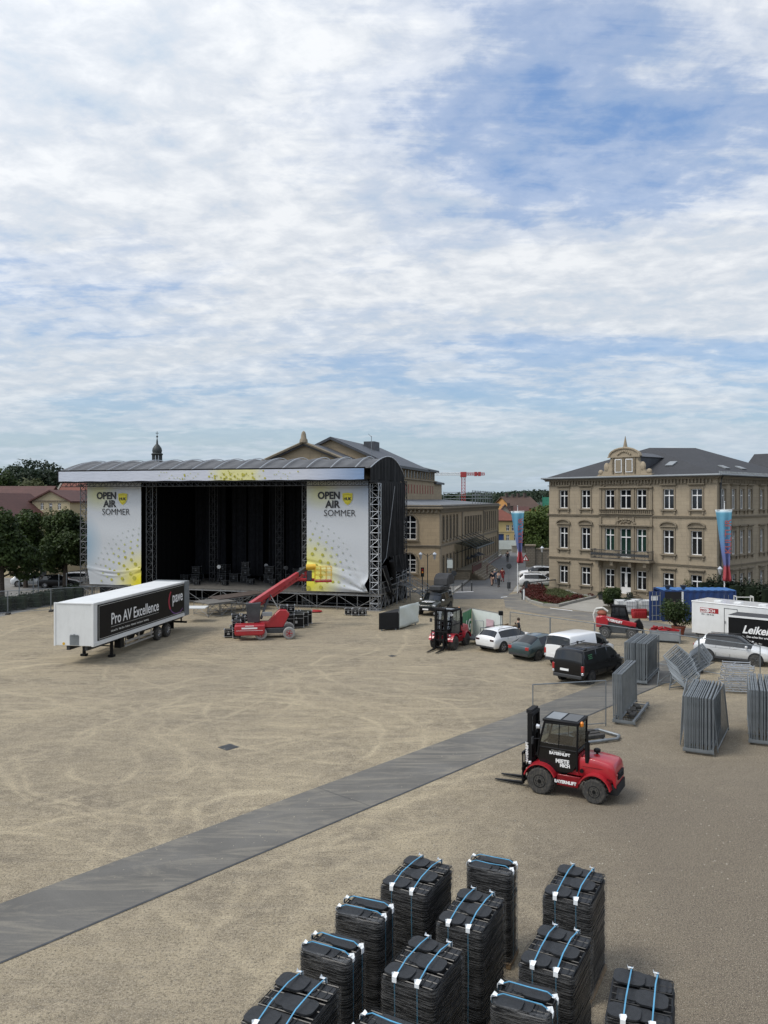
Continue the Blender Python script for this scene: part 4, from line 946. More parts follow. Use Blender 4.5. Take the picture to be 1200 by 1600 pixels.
# fascia banner
def fasciamat():
    m = bpy.data.materials.new('fascia_print'); m.use_nodes = True; t = m.node_tree; p = t.nodes['Principled BSDF']; h = NT(t)
    o = h.n('ShaderNodeTexCoord').outputs['Object']; sp = h.n('ShaderNodeSeparateXYZ'); t.links.new(o, sp.inputs[0]); x = sp.outputs[0]
    yl = h.math('SUBTRACT', 1, h.math('DIVIDE', h.math('ABSOLUTE', h.math('SUBTRACT', x, 19.6)), 3.4), clamp=True)
    bl = h.math('DIVIDE', h.math('SUBTRACT', x, 26.5), 5.5, clamp=True); bl2 = h.math('SUBTRACT', 1, h.math('DIVIDE', x, 16), clamp=True)
    c = h.mix(h.math('MULTIPLY', bl, .85), (.52, .54, .60), (.10, .21, .40)); c = h.mix(h.math('MULTIPLY', bl2, .25), c, (.45, .52, .66))
    c = h.mix(h.ramp(h.math('ADD', yl, h.math('MULTIPLY', h.math('SUBTRACT', h.noise(o, 1.3, 4), .5), .3)), [(.12, 0), (.6, 1)]), c, (.63, .60, .27))
    w = h.noise(h.mapping(o, scale=(.5, 1, 2.4)), 2.2, 5, .6); c = h.mix(h.ramp(w, [(.5, 0), (.7, .18)]), c, (.3, .33, .38))
    t.links.new(c, p.inputs['Base Color']); p.inputs['Roughness'].default_value = .6
    bp = h.n('ShaderNodeBump', ins={'Strength': .5, 'Distance': .05, 'Height': w}); t.links.new(bp.outputs[0], p.inputs['Normal']); M['fascia'] = m
fasciamat()
mat('dot', (.44, .41, .05), .6, var=.1); mat('dotpale', (.44, .46, .20), .6, var=.05); mat('dotgrey', (.40, .44, .40), .6, var=.05); mat('shield', (.62, .54, .03), .5, var=.05); mat('shieldline', (.40, .34, .02), .5)
b = MB(); N = 64; vs = []
for i in range(N + 1): x = .02 + (SL - .6) * i / N; vs += [(x, -.06, 11.82 + .02 * math.sin(i * 1.1)), (x, -.06 + .015 * math.sin(i * .8), 12.80)]
b.add(vs, [(2 * i, 2 * i + 2, 2 * i + 3, 2 * i + 1) for i in range(N)]); fa = b.build('fascia', M['fascia'], st, smooth=0, fix=False)
def dots(parent, lst, y, mats=('dot',)):
    b = MB()
    for x, z, r, mi in lst: b.cyl((x, y - .006, z), (x, y, z), r, n=8, m=mi)
    return b.build('printed_dots', [M['dot'], M['dotpale'], M['dotgrey']], parent, smooth=0)
rd = random.Random(9)
dots(fa, [(19.6 + rd.gauss(0, 2.4), 12.3 + rd.uniform(-.38, .38), rd.uniform(.04, .12), 0) for _ in range(46)] + [(15.6 - k * .28 + rd.uniform(-.05, .05), 12.3 + rd.uniform(-.35, .35), .05, 1) for k in range(16)] + [(23.4 + k * .22, 12.3 + rd.uniform(-.35, .35), .05, 1) for k in range(8)], -.085)
b = MB(); b.box(-.05, SL - .5, .0, .12, 12.80, 12.93); b.box(-.05, SL - .5, -.04, .12, 11.66, 11.78); b.box(-.12, .02, -.06, .3, 11.7, 12.9); b.build('fascia_frame', M['black'], st, smooth=0)
# gable cloth on the right end
mat('gable_cloth', (.020, .020, .021), .75, spec=.2, var=.35, vs=.8, bump=.6, bs=1.5)
b = MB(); n = 40
for side in (SL - .02,):
    vs = []
    for i in range(n + 1):
        y = 12. * i / n; f = .07 * math.sin(i * 1.7) + .04 * math.sin(i * 3.9); vs += [(side + f, y, 11.75 - .1 * math.sin(i * .5)), (side + f * .5, y, arch(y))]
    b.add(vs, [(2 * i, 2 * i + 2, 2 * i + 3, 2 * i + 1) for i in range(n)])
b.box(SL - .1, SL + .08, 0, 12, 11.55, 11.78); b.build('gable_cloth', M['gable_cloth'], st, smooth=60)
MB().cyl((SL - 1.2, 4.2, 13.5), (SL - 1.2, 4.2, 16.0), .03, n=5).cyl((SL - 1.2, 4.2, 15.9), (SL - 1.5, 4.2, 16.2), .02, n=4).build('aerial', M['galv'], st)
# truss towers
mat('truss', (.20, .205, .21), .5, .6, var=.2, vs=2); mat('trussdark', (.05, .052, .055), .5, .5, var=.2)
def tower(x, y, s, m, name='truss_tower', z1=12.6, y1=None):
    b = MB(); sy = s if y1 is None else y1
    c = [(x, y), (x + s, y), (x + s, y + sy), (x, y + sy)]
    for p in c: b.cyl((*p, 0), (*p, z1), .042, n=6, cap=False)
    n = int(z1 / .62)
    for i in range(n):
        za, zb = z1 * i / n, z1 * (i + 1) / n
        for j in range(4):
            a, e = (c[j], c[(j + 1) % 4]) if i % 2 else (c[(j + 1) % 4], c[j])
            b.cyl((*a, za), (*e, zb), .026, n=4, cap=False); b.cyl((*c[j], zb), (*c[(j + 1) % 4], zb), .022, n=4, cap=False)
    b.box(x - .25, x + s + .25, y - .25, y + sy + .25, -.02, .08)
    return b.build(name, m, st, smooth=0)
tower(1.55, 1.3, .85, M['truss'], z1=11.6); tower(32.15, 1.3, .8, M['alu'], z1=11.5); tower(8.75, 1.9, .7, M['truss'], z1=11.8); tower(25.35, 1.9, .7, M['truss'], z1=11.8)
tower(32.0, 11.2, .8, M['trussdark'], z1=11.9); tower(1.55, 11.2, .8, M['trussdark']); tower(13.2, 6.5, .6, M['trussdark'], z1=11.8); tower(20.6, 6.5, .6, M['trussdark'], z1=11.8)
b = MB()
for y in (.4, 11.6): lattice(b, (.2, y, 11.55), (32.2, y, 11.55), .5, 48, .035)
b.build('roof_truss', M['trussdark'], st)
# banners
def bannermat(name, flip):
    m = bpy.data.materials.new(name); m.use_nodes = True; t = m.node_tree; p = t.nodes['Principled BSDF']; h = NT(t)
    o = h.n('ShaderNodeTexCoord').outputs['Object']; sp = h.n('ShaderNodeSeparateXYZ'); t.links.new(o, sp.inputs[0]); x, z = sp.outputs[0], sp.outputs[2]
    def blob(cx, cz, rx, rz, p_=1.):
        dx = h.math('DIVIDE', h.math('SUBTRACT', x, cx), rx); dz = h.math('DIVIDE', h.math('SUBTRACT', z, cz), rz)
        d = h.math('SQRT', h.math('ADD', h.math('MULTIPLY', dx, dx), h.math('MULTIPLY', dz, dz))); return h.math('SUBTRACT', 1, d, clamp=True)
    c = (.50, .52, .54)
    if not flip:
        c = h.mix(h.math('MULTIPLY', blob(-.6, 4.0, 2.5, 3.3), .85), c, (.14, .30, .42)); c = h.mix(h.ramp(blob(6.6, -.3, 4.2, 4.7), [(.1, 0), (.75, 1)]), c, (.72, .62, .02)); c = h.mix(h.ramp(blob(1.3, 9.0, 2.3, 1.8), [(0, 0), (.8, .5)]), c, (.60, .56, .10))
    else:
        c = h.mix(h.ramp(blob(.0, 1.2, 3.9, 4.3), [(.08, 0), (.8, 1)]), c, (.72, .66, .06)); c = h.mix(h.ramp(blob(1.3, 9.0, 2.1, 1.7), [(0, 0), (.8, .5)]), c, (.60, .56, .10)); c = h.mix(h.ramp(blob(6.3, 10.4, 2.6, 3.4), [(0, 0), (.9, .7)]), c, (.14, .24, .40))
    t.links.new(c, p.inputs['Base Color']); p.inputs['Roughness'].default_value = .6; M[name] = m
bannermat('print_left', 0); bannermat('print_right', 1)
def shield(parent, x, z, s, y):
    b = MB(); pts = [(-1, 1), (0, 1.12), (1, 1), (.95, -.1), (.6, -.75), (0, -1.2), (-.6, -.75), (-.95, -.1)]
    b.prism([(x + p * s, z + q * s) for p, q in pts], y - .010, y, 0); b.prism([(x + p * s * .8, z - .02 + q * s * .8) for p, q in pts], y - .014, y - .0105, 1); b.prism([(x + p * s * .7, z - .02 + q * s * .7) for p, q in pts], y - .018, y - .0145, 0)
    b.box(x - s * .92, x + s * .92, y - .024, y - .0185, z - .32 * s, z + .32 * s, 0); b.build('shield_emblem', [M['shield'], M['shieldline']], parent, smooth=0)
    text('HUK', s * .72, M['letterdark'], parent, (x, y - .027, z - s * .26), (R(90), 0, 0), off=.02, align='CENTER')
def banner(x0, w, z0, z1, mname, flip, label):
    b = MB(); nx, nz = 30, 110; r_ = random.Random(4 + flip)
    for i in range(nx + 1):
        for j in range(nz + 1):
            u, v = i / nx, j / nz; x, z = w * u, (z1 - z0) * v; y = .02 * math.sin(z * 2 + u * 3) * u * (1 - u) * 4
            lo = max(0, 1 - v / .26)
            if flip:  # creases fan out from the tied lower right corner
                d = math.hypot(1 - u, v); y += lo * (.13 * math.sin(13 * math.atan2(v * 2.2, 1.02 - u) + 2) * math.exp(-d * 1.2)) - .3 * math.exp(-((u - 1) ** 2 / .006 + (v - .075) ** 2 / .0025)); y += .09 * math.exp(-((v - .27 + .10 * u) / .014) ** 2) * (1 - u) - .08 * math.exp(-((v - .24 + .16 * u) / .014) ** 2) * (1 - u)
                x -= .28 * math.exp(-((v - .07) / .04) ** 2) * u ** 6
            else:
                c_ = .17 - .16 * u * (1 - u) * (1 if u < .5 else 1.1); c2 = .155 - .26 * u * (1 - u)
                y -= (.06 * math.exp(-((v - c_) / .009) ** 2) + .07 * math.exp(-((v - c2) / .010) ** 2)) * (1 - .4 * math.cos(u * 9)); y += .04 * math.exp(-((v - c_ + .03) / .012) ** 2) + .02 * lo * math.sin(31 * v + 9 * u)
                x += (.30 * max(0, (.17 - v) / .17)) * (1 - u)
            b.v.append((x, y, z))
    for i in range(nx):
        for j in range(nz): k = i * (nz + 1) + j; b.f.append((k, k + nz + 1, k + nz + 2, k + 1)); b.m.append(0)
    me = b.build('banner', M[mname], st, smooth=180, loc=(x0, 1.15, z0)); me['label'] = label
    e = -.05
    H = z1 - z0; s = w / 6.1
    text('OPEN', .92 * s, M['letterdark'], me, (1.12 * s, e, H - 1.62), (R(90), 0, 0), off=.035, sx=.93); text('AIR', .92 * s, M['letterdark'], me, (1.92 * s, e, H - 2.42), (R(90), 0, 0), off=.035, sx=.98)
    text('SOMMER', .86 * s, M['letterdark'], me, (1.72 * s, e, H - 3.2), (R(90), 0, 0), off=-.004, sx=.93)
    shield(me, 4.08 * s, H - 1.62, .50 * s, e)
    L = []
    cx, cz = (w + .4, -.4) if not flip else (-.9, .9)
    R0 = 6.1 if not flip else 5.7
    for ring in range(9):
        rr_ = R0 - ring * .56; n = int(rr_ * 5.0 / (1 + ring * .10))
        for k in range(n):
            a = math.pi * (k + .5 * (ring % 2)) / n + (0 if not flip else -math.pi / 2); x, z = cx + rr_ * math.cos(a), cz + rr_ * math.sin(a)
            if .15 < x < w - .15 and (.25 < z < H - 3.6):
                if not flip and z < H * .18 and ring < 2: continue
                if flip and z < 1.6 and x > w * .75: continue
                L.append((x, z, .065 + .019 * ring, 2 if ring < 2 else 1 if ring < 4 else 0))
    dots(me, L, -.03 if flip else -.03)
    return me
banner(2.45, 6.2, 1.55, 11.72, 'print_left', 0, 'left banner, blue at the left edge and deep yellow at the lower right')
banner(26.1, 5.95, 1.62, 11.72, 'print_right', 1, 'right banner, yellow at the lower left with its lower right corner pulled in')
# deck, front frame and scaffold
b = MB(); b.box(1.5, 33.2, 1.25, 12.2, DZ - .12, DZ); dk = b.build('deck', M['plank'], st, smooth=0)
mat('scaff', (.26, .265, .27), .5, .6, var=.2)
b = MB()
for y in (1.2, 3.5):
    b.cyl((1.5, y, DZ - .16), (33.2, y, DZ - .16), .05, n=6); b.cyl((1.5, y, .25), (33.2, y, .25), .035, n=6)
    for i in range(17):
        x = 1.6 + i * 1.96
        if not (y > 3 and i % 2): b.cyl((x, y, 0), (x, y, DZ), .035, n=6)
        if i < 16: b.cyl((x, y, .25), (x + 1.96, y, DZ - .16), .028, n=5) if i % 2 else b.cyl((x, y, DZ - .16), (x + 1.96, y, .25), .028, n=5)
for x in (33.1, 32.0): b.cyl((x, 1.3, DZ - .1), (x, 12.0, DZ - .1), .05, n=6)
for i in range(9):
    y = 1.4 + i * 1.3; b.cyl((33.15, y, 0), (33.15, y, DZ + (1.6 if i > 3 else 0)), .035, n=6); b.cyl((33.15, y, .2), (33.15, y + 1.3, DZ), .028, n=5); b.cyl((33.2, y + 1.3, .2), (33.2, y, DZ), .028, n=5)
b.build('substructure', M['scaff'], st)
MB().box(2.0, 32.8, 3.8, 12, 0, DZ - .14).build('under_deck_skirt', M['cloth_black'], st, smooth=0)
# black cloth: back wall, side masks, ceiling
def folds(b, p0, p1, z0, z1, amp=.08, n=60, seed=1, jag=0):
    p0, p1 = Vector(p0), Vector(p1); d = (p1 - p0); nn = Vector((-d.y, d.x, 0)).normalized(); r_ = random.Random(seed); vs = []
    for i in range(n + 1):
        f = amp * math.sin(i * 1.5 + seed) + amp * .6 * math.sin(i * 3.7); p = p0 + d * i / n + nn * f
        vs += [(p.x, p.y, z0 + jag * r_.random()), ((p0 + d * i / n).x, (p0 + d * i / n).y, z1)]
    b.add(vs, [(2 * i, 2 * i + 2, 2 * i + 3, 2 * i + 1) for i in range(n)])
mat('drape_grey', (.014, .015, .018), .9, spec=.15, var=.3)
b = MB(); folds(b, (2, 10.8, 0), (32.4, 10.8, 0), DZ, 11.9, .1, 160); folds(b, (9.2, 1.95, 0), (9.6, 10.8, 0), DZ, 11.9, .06, 40); folds(b, (25.6, 2.6, 0), (25.2, 10.8, 0), DZ, 11.9, .06, 40)
folds(b, (2.4, 2.6, 0), (9.2, 2.6, 0), DZ, 11.9, .04, 20); folds(b, (26, 2.6, 0), (32, 2.6, 0), DZ, 11.9, .04, 20)
b.add([(2, .3, 11.86), (32.4, .3, 11.86), (32.4, 11.5, 11.9), (2, 11.5, 11.9)], [(0, 1, 2, 3)])
b.build('black_drape', M['cloth_black'], st, smooth=60)
b = MB()
for q in range(7): folds(b, (10.2 + q * 2.15, 8.9 - (q % 2) * .5, 0), (11.9 + q * 2.15, 8.9 - (q % 2) * .5, 0), DZ + .6, 11.9, .16, 14, q)
b.build('leg_drapes', M['drape_grey'], st, smooth=60)
b = MB()
for x in (10.6, 12.6, 15.2, 17.3, 19.6, 22.1, 24.4): b.cyl((x, 9.9, DZ), (x, 9.9, 11.8), .05, n=5)
b.build('drape_pole', M['galv'], st)
# side cloth on the right, torn open near the bottom
b = MB(); folds(b, (32.75, 2.2, 0), (32.75, 11.3, 0), 4.2, 11.6, .12, 46, 3, .5); folds(b, (32.9, 6.2, 0), (33.0, 11.3, 0), 2.2, 4.6, .28, 20, 5, .8)
for k, (y0, y1, z0, z1) in enumerate(((2.5, 4.5, 3.9, .9), (4.4, 6.2, 4.3, 2.2), (3.0, 6.8, 1.8, 1.4), (7.5, 11.2, 3.2, 2.4))):
    pts = [(33.1 + .25 * math.sin(t * 3 + k), y0 + (y1 - y0) * t, z0 + (z1 - z0) * t - .5 * math.sin(math.pi * t)) for t in [i / 8 for i in range(9)]]
    for a_, b__ in zip(pts[:-1], pts[1:]): b.cyl(a_, b__, .28, .24, 7)
b.build('side_cloth', M['clothside'], st, smooth=60)
b = MB(); b.tube([(33.0, 6.6, 11.3), (32.9, 4.0, 4.6), (32.7, 3.2, 4.0)], .04, 5); b.cyl((33.2, 3.0, 2.6), (33.2, 12, 3.0), .03, n=5)
for z in (2.0, 2.55): b.tube([(33.25, 1.6, z), (33.25, 6.5, z), (33.6, 11.4, z + .2)], .03, 5)
for (y0, z0, y1, z1) in ((1.5, 3.8, 3.2, 1.5), (2.0, 3.2, 4.2, 1.2), (1.4, 2.6, 2.8, .2), (3.5, 2.4, 5.8, .3), (6.8, 2.6, 5.4, .1), (8.3, 2.9, 7.2, .2), (9.8, 2.8, 9.0, .1), (11, 3.2, 10.2, .3), (11.4, 2.0, 8.8, .2)): b.cyl((33.3, y0, z0), (33.55, y1, z1), .035, n=5)
b.build('loose_bracing', M['scaff'], st)
# small stacks of kit on the deck
def onstage(x, y, z=DZ): 
    v = Matrix.Rotation(st.rotation_euler.z, 3, 'Z') @ Vector((x, y, z)); return v + Vector(st.location)
def flight_case(w, d, h, label=None, group=None, wheels=True, trim='alu'):
    t = thing('flight_case', label, 'flight case', (0, 0, 0), 0, group); e = .022; o = .1 if wheels else 0.02
    MB().box(-w / 2 + .01, w / 2 - .01, -d / 2 + .01, d / 2 - .01, o, o + h).build('body', M['black'], t, smooth=0)
    b = MB()
    for x in (-w / 2, w / 2 - e):
        for y in (-d / 2, d / 2 - e): b.box(x, x + e, y, y + e, o, o + h)
    for z in (o - .002, o + h * .68, o + h - e + .004):
        b.box(-w / 2, w / 2, -d / 2 - .003, -d / 2 + e, z, z + e); b.box(-w / 2, w / 2, d / 2 - e, d / 2 + .003, z, z + e); b.box(-w / 2 - .003, -w / 2 + e, -d / 2, d / 2, z, z + e); b.box(w / 2 - e, w / 2 + .003, -d / 2, d / 2, z, z + e)
    for x in (-w / 2, w / 2):
        for y in (-d / 2, d / 2):
            for z in (o, o + h): b.ell((x, y, z), (.045, .045, .045), 6, 4)
    b.build('edge_trim', M[trim], t, smooth=0)
    b = MB(); b.box(-.09, .09, -d / 2 - .012, -d / 2, o + h * .3, o + h * .5); b.box(-.04, .04, -d / 2 - .016, -d / 2, o + h * .64, o + h * .78); b.build('latch', M[trim], t, smooth=0)
    if wheels:
        for x in (-w / 2 + .1, w / 2 - .1):
            for y in (-d / 2 + .1, d / 2 - .1): MB().cyl((x - .02, y, .05), (x + .02, y, .05), .05, n=10).build('caster', M['rubber'], t)
    return t
mat('kitgrey', (.10, .105, .11), .5, .3)
fc = flight_case(.8, .6, .62, 'black flight case in the heaps of kit on the dark stage deck', 'flight cases and crates on the dark stage deck', trim='kitgrey')
fc.location = onstage(10.6, 6.2); fc.rotation_euler.z = st.rotation_euler.z; T = snap(fc); rd = random.Random(12)
kit = ['left', 'left of centre', 'centre', 'right of centre', 'right']
for k, (x, y, z, s) in enumerate([(11.7, 6.6, 0, 1.1), (11.7, 6.6, .85, 1), (12.4, 4.9, 0, .8), (14.5, 7.2, 0, 1.3), (14.6, 7.2, 1.0, 1.1), (15.7, 7.4, 0, 1.2), (17.1, 6.8, 0, 1), (17.2, 6.8, .75, 1), (17.2, 6.8, 1.5, .9), (18.3, 5.6, 0, .8), (19.5, 7.5, 0, 1.2), (19.6, 7.4, .95, 1.1), (20.9, 5.4, 0, .9), (21.8, 7.8, 0, 1.3), (22.7, 6.9, 0, 1.1), (22.8, 6.9, .85, 1), (23.9, 7.6, 0, 1.2), (24.6, 6.2, 0, 1), (16.2, 4.2, 0, .7), (13.4, 3.6, 0, .7)]):
    c = dup(fc, onstage(x, y, DZ + z), st.rotation_euler.z + rd.uniform(-.3, .3), 'black flight case in the heaps of kit on the dark stage deck', tree=T); c.scale = (s, s, s)
mat('kitgrey', (.10, .105, .11), .5, .3)
for k, (x, y) in enumerate(((15.0, 5.2), (18.9, 7.9), (22.0, 5.8), (24.0, 5.0))):
    t = thing('light_stand', 'tripod lamp stand on the stage deck, %s' % ['left of the stage ramp top', 'in the middle of the deck', 'right of the middle', 'by the right inner tower'][k], 'light stand', onstage(x, y), .3 * k, 'light stands on the deck')
    b = MB()
    for a in (0, 2.1, 4.2): b.cyl((.45 * math.cos(a), .45 * math.sin(a), 0), (0, 0, .7), .02, n=4)
    b.cyl((0, 0, .6), (0, 0, 1.7), .025, n=5); b.build('tripod', M['kitgrey'], t); MB().cyl((0, -.15, 1.75), (0, .15, 1.75), .2, .16, 10).build('lamp_head', M['alu'], t)
# ramp of deck panels from the trailer up to the stage
mat('deckboard', (.10, .075, .062), .8, var=.25, vs=3); mat('deckgrey', (.17, .16, .145), .8, var=.2)
def platform(loc, rz, L, W, z0, z1, label, m='deckboard', name='ramp_deck'):
    loc = Vector((loc[0], loc[1], 0))
    t = thing(name, label, 'ramp', loc, rz, 'loading ramp pieces before the stage'); b = MB()
    b.add([(0, 0, z0), (L, 0, z1), (L, W, z1), (0, W, z0), (0, 0, z0 + .08), (L, 0, z1 + .08), (L, W, z1 + .08), (0, W, z0 + .08)], [(0, 1, 2, 3), (4, 5, 6, 7), (0, 1, 5, 4), (2, 3, 7, 6), (1, 2, 6, 5), (0, 3, 7, 4)])
    b.build('deck_panel', M[m], t, smooth=0); b = MB(); n = max(2, int(L / 1.0))
    for y in (.05, W - .05):
        for i in range(n + 1):
            x = L * i / n; z = z0 + (z1 - z0) * i / n; b.cyl((x, y, 0), (x, y, z), .028, n=5)
            if i < n: b.cyl((x, y, .1), (x + L / n, y, z), .02, n=5); b.cyl((x, y, z * .5), (x + L / n, y, z * .5), .02, n=5)
        b.cyl((0, y, z0 - .05), (L, y, z1 - .05), .035, n=6); b.cyl((0, y, .1), (L, y, .1), .02, n=5)
    for i in range(n + 1): x = L * i / n; b.cyl((x, .05, .15), (x, W - .05, (z0 + (z1 - z0) * i / n) * .8), .02, n=5); b.cyl((x, .05, .12), (x, W - .05, .12), .02, n=5)
    b.build('frame', M['scaff'], t); return t
ra = P(297, 948, 1.05)
e0 = st.rotation_euler.z
p0 = P(326, 944, 1.15); platform(p0, R(42), 2.6, 2.6, 1.1, 1.15, 'grey topped level platform at the tail of the white trailer', 'deckgrey')
platform(P(330, 939, 1.2) + Vector((.6, .6, 0)), R(38), 4.6, 2.2, 1.2, 1.45, 'brown topped ramp rising from the trailer platform to the stage')
t = thing('loading_flap', 'small bright white loading flap between trailer tail and ramp', 'flap', P(298, 949, 1.15)); MB().box(-.6, 1.3, -.7, .8, -.03, .03).build('plate', M['white'], t, smooth=0); MB().cyl((-.6, -.8, -.06), (-.6, .8, -.06), .04).build('hinge', M['galv'], t)
# stairs at the right end of the stage
sg = thing('access_stairs', 'metal access stairs with handrails leading down at the right end of the stage', 'stairs', onstage(33.7, 7.6, 0), st.rotation_euler.z - R(12)); b = MB()
for y in (0, 1.1):
    b.cyl((0, y, 1.7), (3.4, y, .1), .04, n=6)
    for h_ in (1.0, .75, .5): b.cyl((0, y, 1.7 + h_), (3.4, y, .1 + h_), .026, n=5)
    for i in range(5): x = i * .85; z = 1.7 - i * .4; b.cyl((x, y, max(0, z - .1)), (x, y, z + 1.0), .026, n=5)
b.build('handrail', M['galv'], sg); b = MB()
for i in range(8): x = .2 + i * .42; z = 1.6 - i * .2; b.box(x - .13, x + .13, .03, 1.07, z - .02, z + .02)
b.build('tread', M['galv'], sg, smooth=0)
b = MB(); b.box(-2.2, 0, -.2, 1.5, 1.62, 1.7); b.build('landing', M['deckgrey'], sg, smooth=0); b = MB()
for x in (-2.1, -1.1, -.05):
    for y in (-.15, 1.45): b.cyl((x, y, 0), (x, y, 1.62), .03, n=5); b.cyl((x, y, 1.7), (x, y, 2.7), .026, n=5) if y > 1 else None
b.cyl((-2.1, 1.45, 2.7), (-.05, 1.45, 2.7), .026, n=5); b.cyl((-2.1, 1.45, 2.2), (-.05, 1.45, 2.2), .026, n=5)
b.build('frame', M['galv'], sg)
# stage box with white padded side cover standing before the stairs
bx = thing('covered_box', 'long black covered box with a white creased banner along its right side', 'box', P(592, 986), 0); a_ = P(592, 986); c1 = P(623, 984) - a_; c2 = P(649, 976) - a_; h1_ = 1.25
back = c2 - c1
b = MB(); q = [Vector((0, 0, .1)), c1 + Vector((0, 0, .1)), c2 + Vector((0, 0, .1)), back + Vector((0, 0, .1))]; tp = [v + Vector((0, 0, h1_)) for v in q]
b.add(q + tp, [(0, 1, 2, 3), (4, 5, 6, 7), (0, 1, 5, 4), (1, 2, 6, 5), (2, 3, 7, 6), (3, 0, 4, 7)]); b.build('body', M['blackmatt'], bx, smooth=0)
b = MB(); n = 16; nv = Vector((back.y, -back.x, 0)).normalized()
for i in range(n + 1):
    for j in range(9): u, v = i / n, j / 8; p = c1 + (back + back.normalized() * .5) * u + nv * (.06 + .03 * math.sin(9 * u + 7 * v) + .02 * math.sin(23 * v + 5 * u)); b.v.append((p.x, p.y, .12 + v * (1.65 - .0 * u)))
for i in range(n):
    for j in range(8): k = i * 9 + j; b.f.append((k, k + 9, k + 10, k + 1)); b.m.append(0)
o = b.build('side_banner', M['scrimwhite'], bx, smooth=60); o.modifiers.new('s', 'SOLIDIFY').thickness = .02
b = MB()
for p in (c1 * .15, c1 * .85, c2, back): b.cyl((p.x, p.y, 0), (p.x, p.y, .1), .06, n=8)
b.tube([c1 + nv * .05 + Vector((0, 0, z)) for z in (0, 1.8)], .03, 5); b.build('feet', M['galv'], bx)
# ---------------------------------------------------------------- vehicles
def wheel(parent, x, y, r, w, side, tyre='rubber', rim='rim', name='wheel', chunky=0, rr=.62):
    "side +1/-1: outer face towards +y / -y"
    b = MB(); hw = w / 2
    b.lathe([(r * rr, -hw), (r * .9, -hw), (r, -hw * .75), (r, hw * .75), (r * .9, hw), (r * rr, hw)], (0, 0, 0), 28, axis='y')
    if chunky:
        for k in range(chunky):
            a = 2 * math.pi * k / chunky
            for s in (-1, 1):
                aa = a + s * math.pi / chunky * .5; rot = Matrix.Rotation(-aa, 3, 'Y') @ Matrix.Rotation(s * .5, 3, 'X'.replace('X', 'Z'))
                b.cbox(Matrix.Rotation(-aa, 3, 'Y') @ Vector((r, s * hw * .48, 0)), (r * .09, hw * 1.0, r * .11), rot)
    t = b.build(name, M[tyre], parent, loc=(x, y, r)); o = side * hw
    b = MB(); b.cyl((0, o * .55, 0), (0, o * .9, 0), r * rr * 1.01, n=24); 
    for k in range(5 if not chunky else 8):
        a = 2 * math.pi * k / (5 if not chunky else 8)
        if chunky: b.cyl((r * .3 * math.cos(a), o * .9, r * .3 * math.sin(a)), (r * .3 * math.cos(a), o * 1.02, r * .3 * math.sin(a)), r * .04, n=6)
        else: b.cyl((0, o * .98, 0), (r * rr * .95 * math.cos(a), o * .98, r * rr * .95 * math.sin(a)), r * .085, n=4)
    b.cyl((0, o * .6, 0), (0, o * 1.04, 0), r * .16, n=10); b.lathe([(r * rr * 1.0, o * .9), (r * rr * 1.0, o * 1.02), (r * rr * .88, o * 1.02), (r * rr * .88, o * .9)], n=24, axis='y')
    b.build('rim', M[rim], t); return t
def carbody(root, st_, L, paint, wheels, r=.33, rim='rim', roofm=None, lamps=True, tyre='rubber', windows=True, ypanel=0, archm='blackmatt', tail='redlamp'):
    """st_: stations (x, z_low, z_belt, z_top, w_low, w_belt, w_top, glass) ; glass flags: s side, t top face to the next station"""
    nb = {k: MB() for k in 'bgwr'}; secs = []
    for q in st_:
        x, zl, zb, zt, wl, wb, wt = q[:7]
        zm = zl + (zb - zl) * .45; crown_ = .03 if zt - zb > .05 else .0
        hs = [(0, zl), (wl * .92, zl), (wl, zl + .06), (wb, zm), (wb * 1.0, zm + (zb - zm) * .6), (wb * .975, zb), (wt + (wb * .95 - wt) * .06, zt - .07 if zt - zb > .12 else zb + (zt - zb) * .5), (wt * .9, zt - .015), (wt * .5, zt + crown_ * .7), (0, zt + crown_)]
        secs.append([(x, y, z) for y, z in hs])
    n = len(secs[0])
    for i in range(len(secs) - 1):
        fl = st_[i][7] if len(st_[i]) > 7 else ''
        for sgn in (1, -1):
            for j in range(n - 1):
                vs = [secs[i][j], secs[i + 1][j], secs[i + 1][j + 1], secs[i][j + 1]]; vs = [(a, c * sgn, d) for a, c, d in vs]
                key = 'b'
                if j == 5 and 's' in fl: key = 'g'
                if j >= 6 and 't' in fl: key = 'w'
                if j >= 6 and 'r' in fl: key = 'r'
                nb[key].add(vs, [(0, 1, 2, 3)])
    for e in (0, -1):
        s = secs[e]; ring = s + [(x, -y, z) for x, y, z in s[::-1]]; ring = [p for k, p in enumerate(ring) if k == 0 or p != ring[k - 1]]
        nb['b'].add(ring, [tuple(range(len(ring)))])
    def weld(o):
        bm = bmesh.new(); bm.from_mesh(o.data); bmesh.ops.remove_doubles(bm, verts=bm.verts, dist=.0015); bmesh.ops.recalc_face_normals(bm, faces=bm.faces); bm.to_mesh(o.data); bm.free(); return o
    body = weld(nb['b'].build('body', M[paint], root, smooth=42))
    if nb['g'].f: weld(nb['g'].build('side_windows', M['carglass'], root, smooth=42))
    if nb['w'].f: weld(nb['w'].build('windscreens', M['carglass'], root, smooth=42))
    if nb['r'].f: weld(nb['r'].build('roof_panel', M[roofm or paint], root, smooth=42))
    W = max(q[5] for q in st_)
    for x in wheels:
        for s in (-1, 1):
            b = MB().cyl((x, s * (W - .18), r * 1.02), (x, s * (W + .006), r * 1.02), r * 1.2, n=26); b.build('wheel_arch', M[archm], body)
            wheel(root, x, s * (W - .105), r, .235, s, tyre, rim)
    return body
def mirrors(root, x, z, W, m='plastic'):
    for s in (-1, 1): MB().cbox((x, s * (W + .1), z), (.13, .2, .14)).build('mirror', M[m], root, bevel=.03)
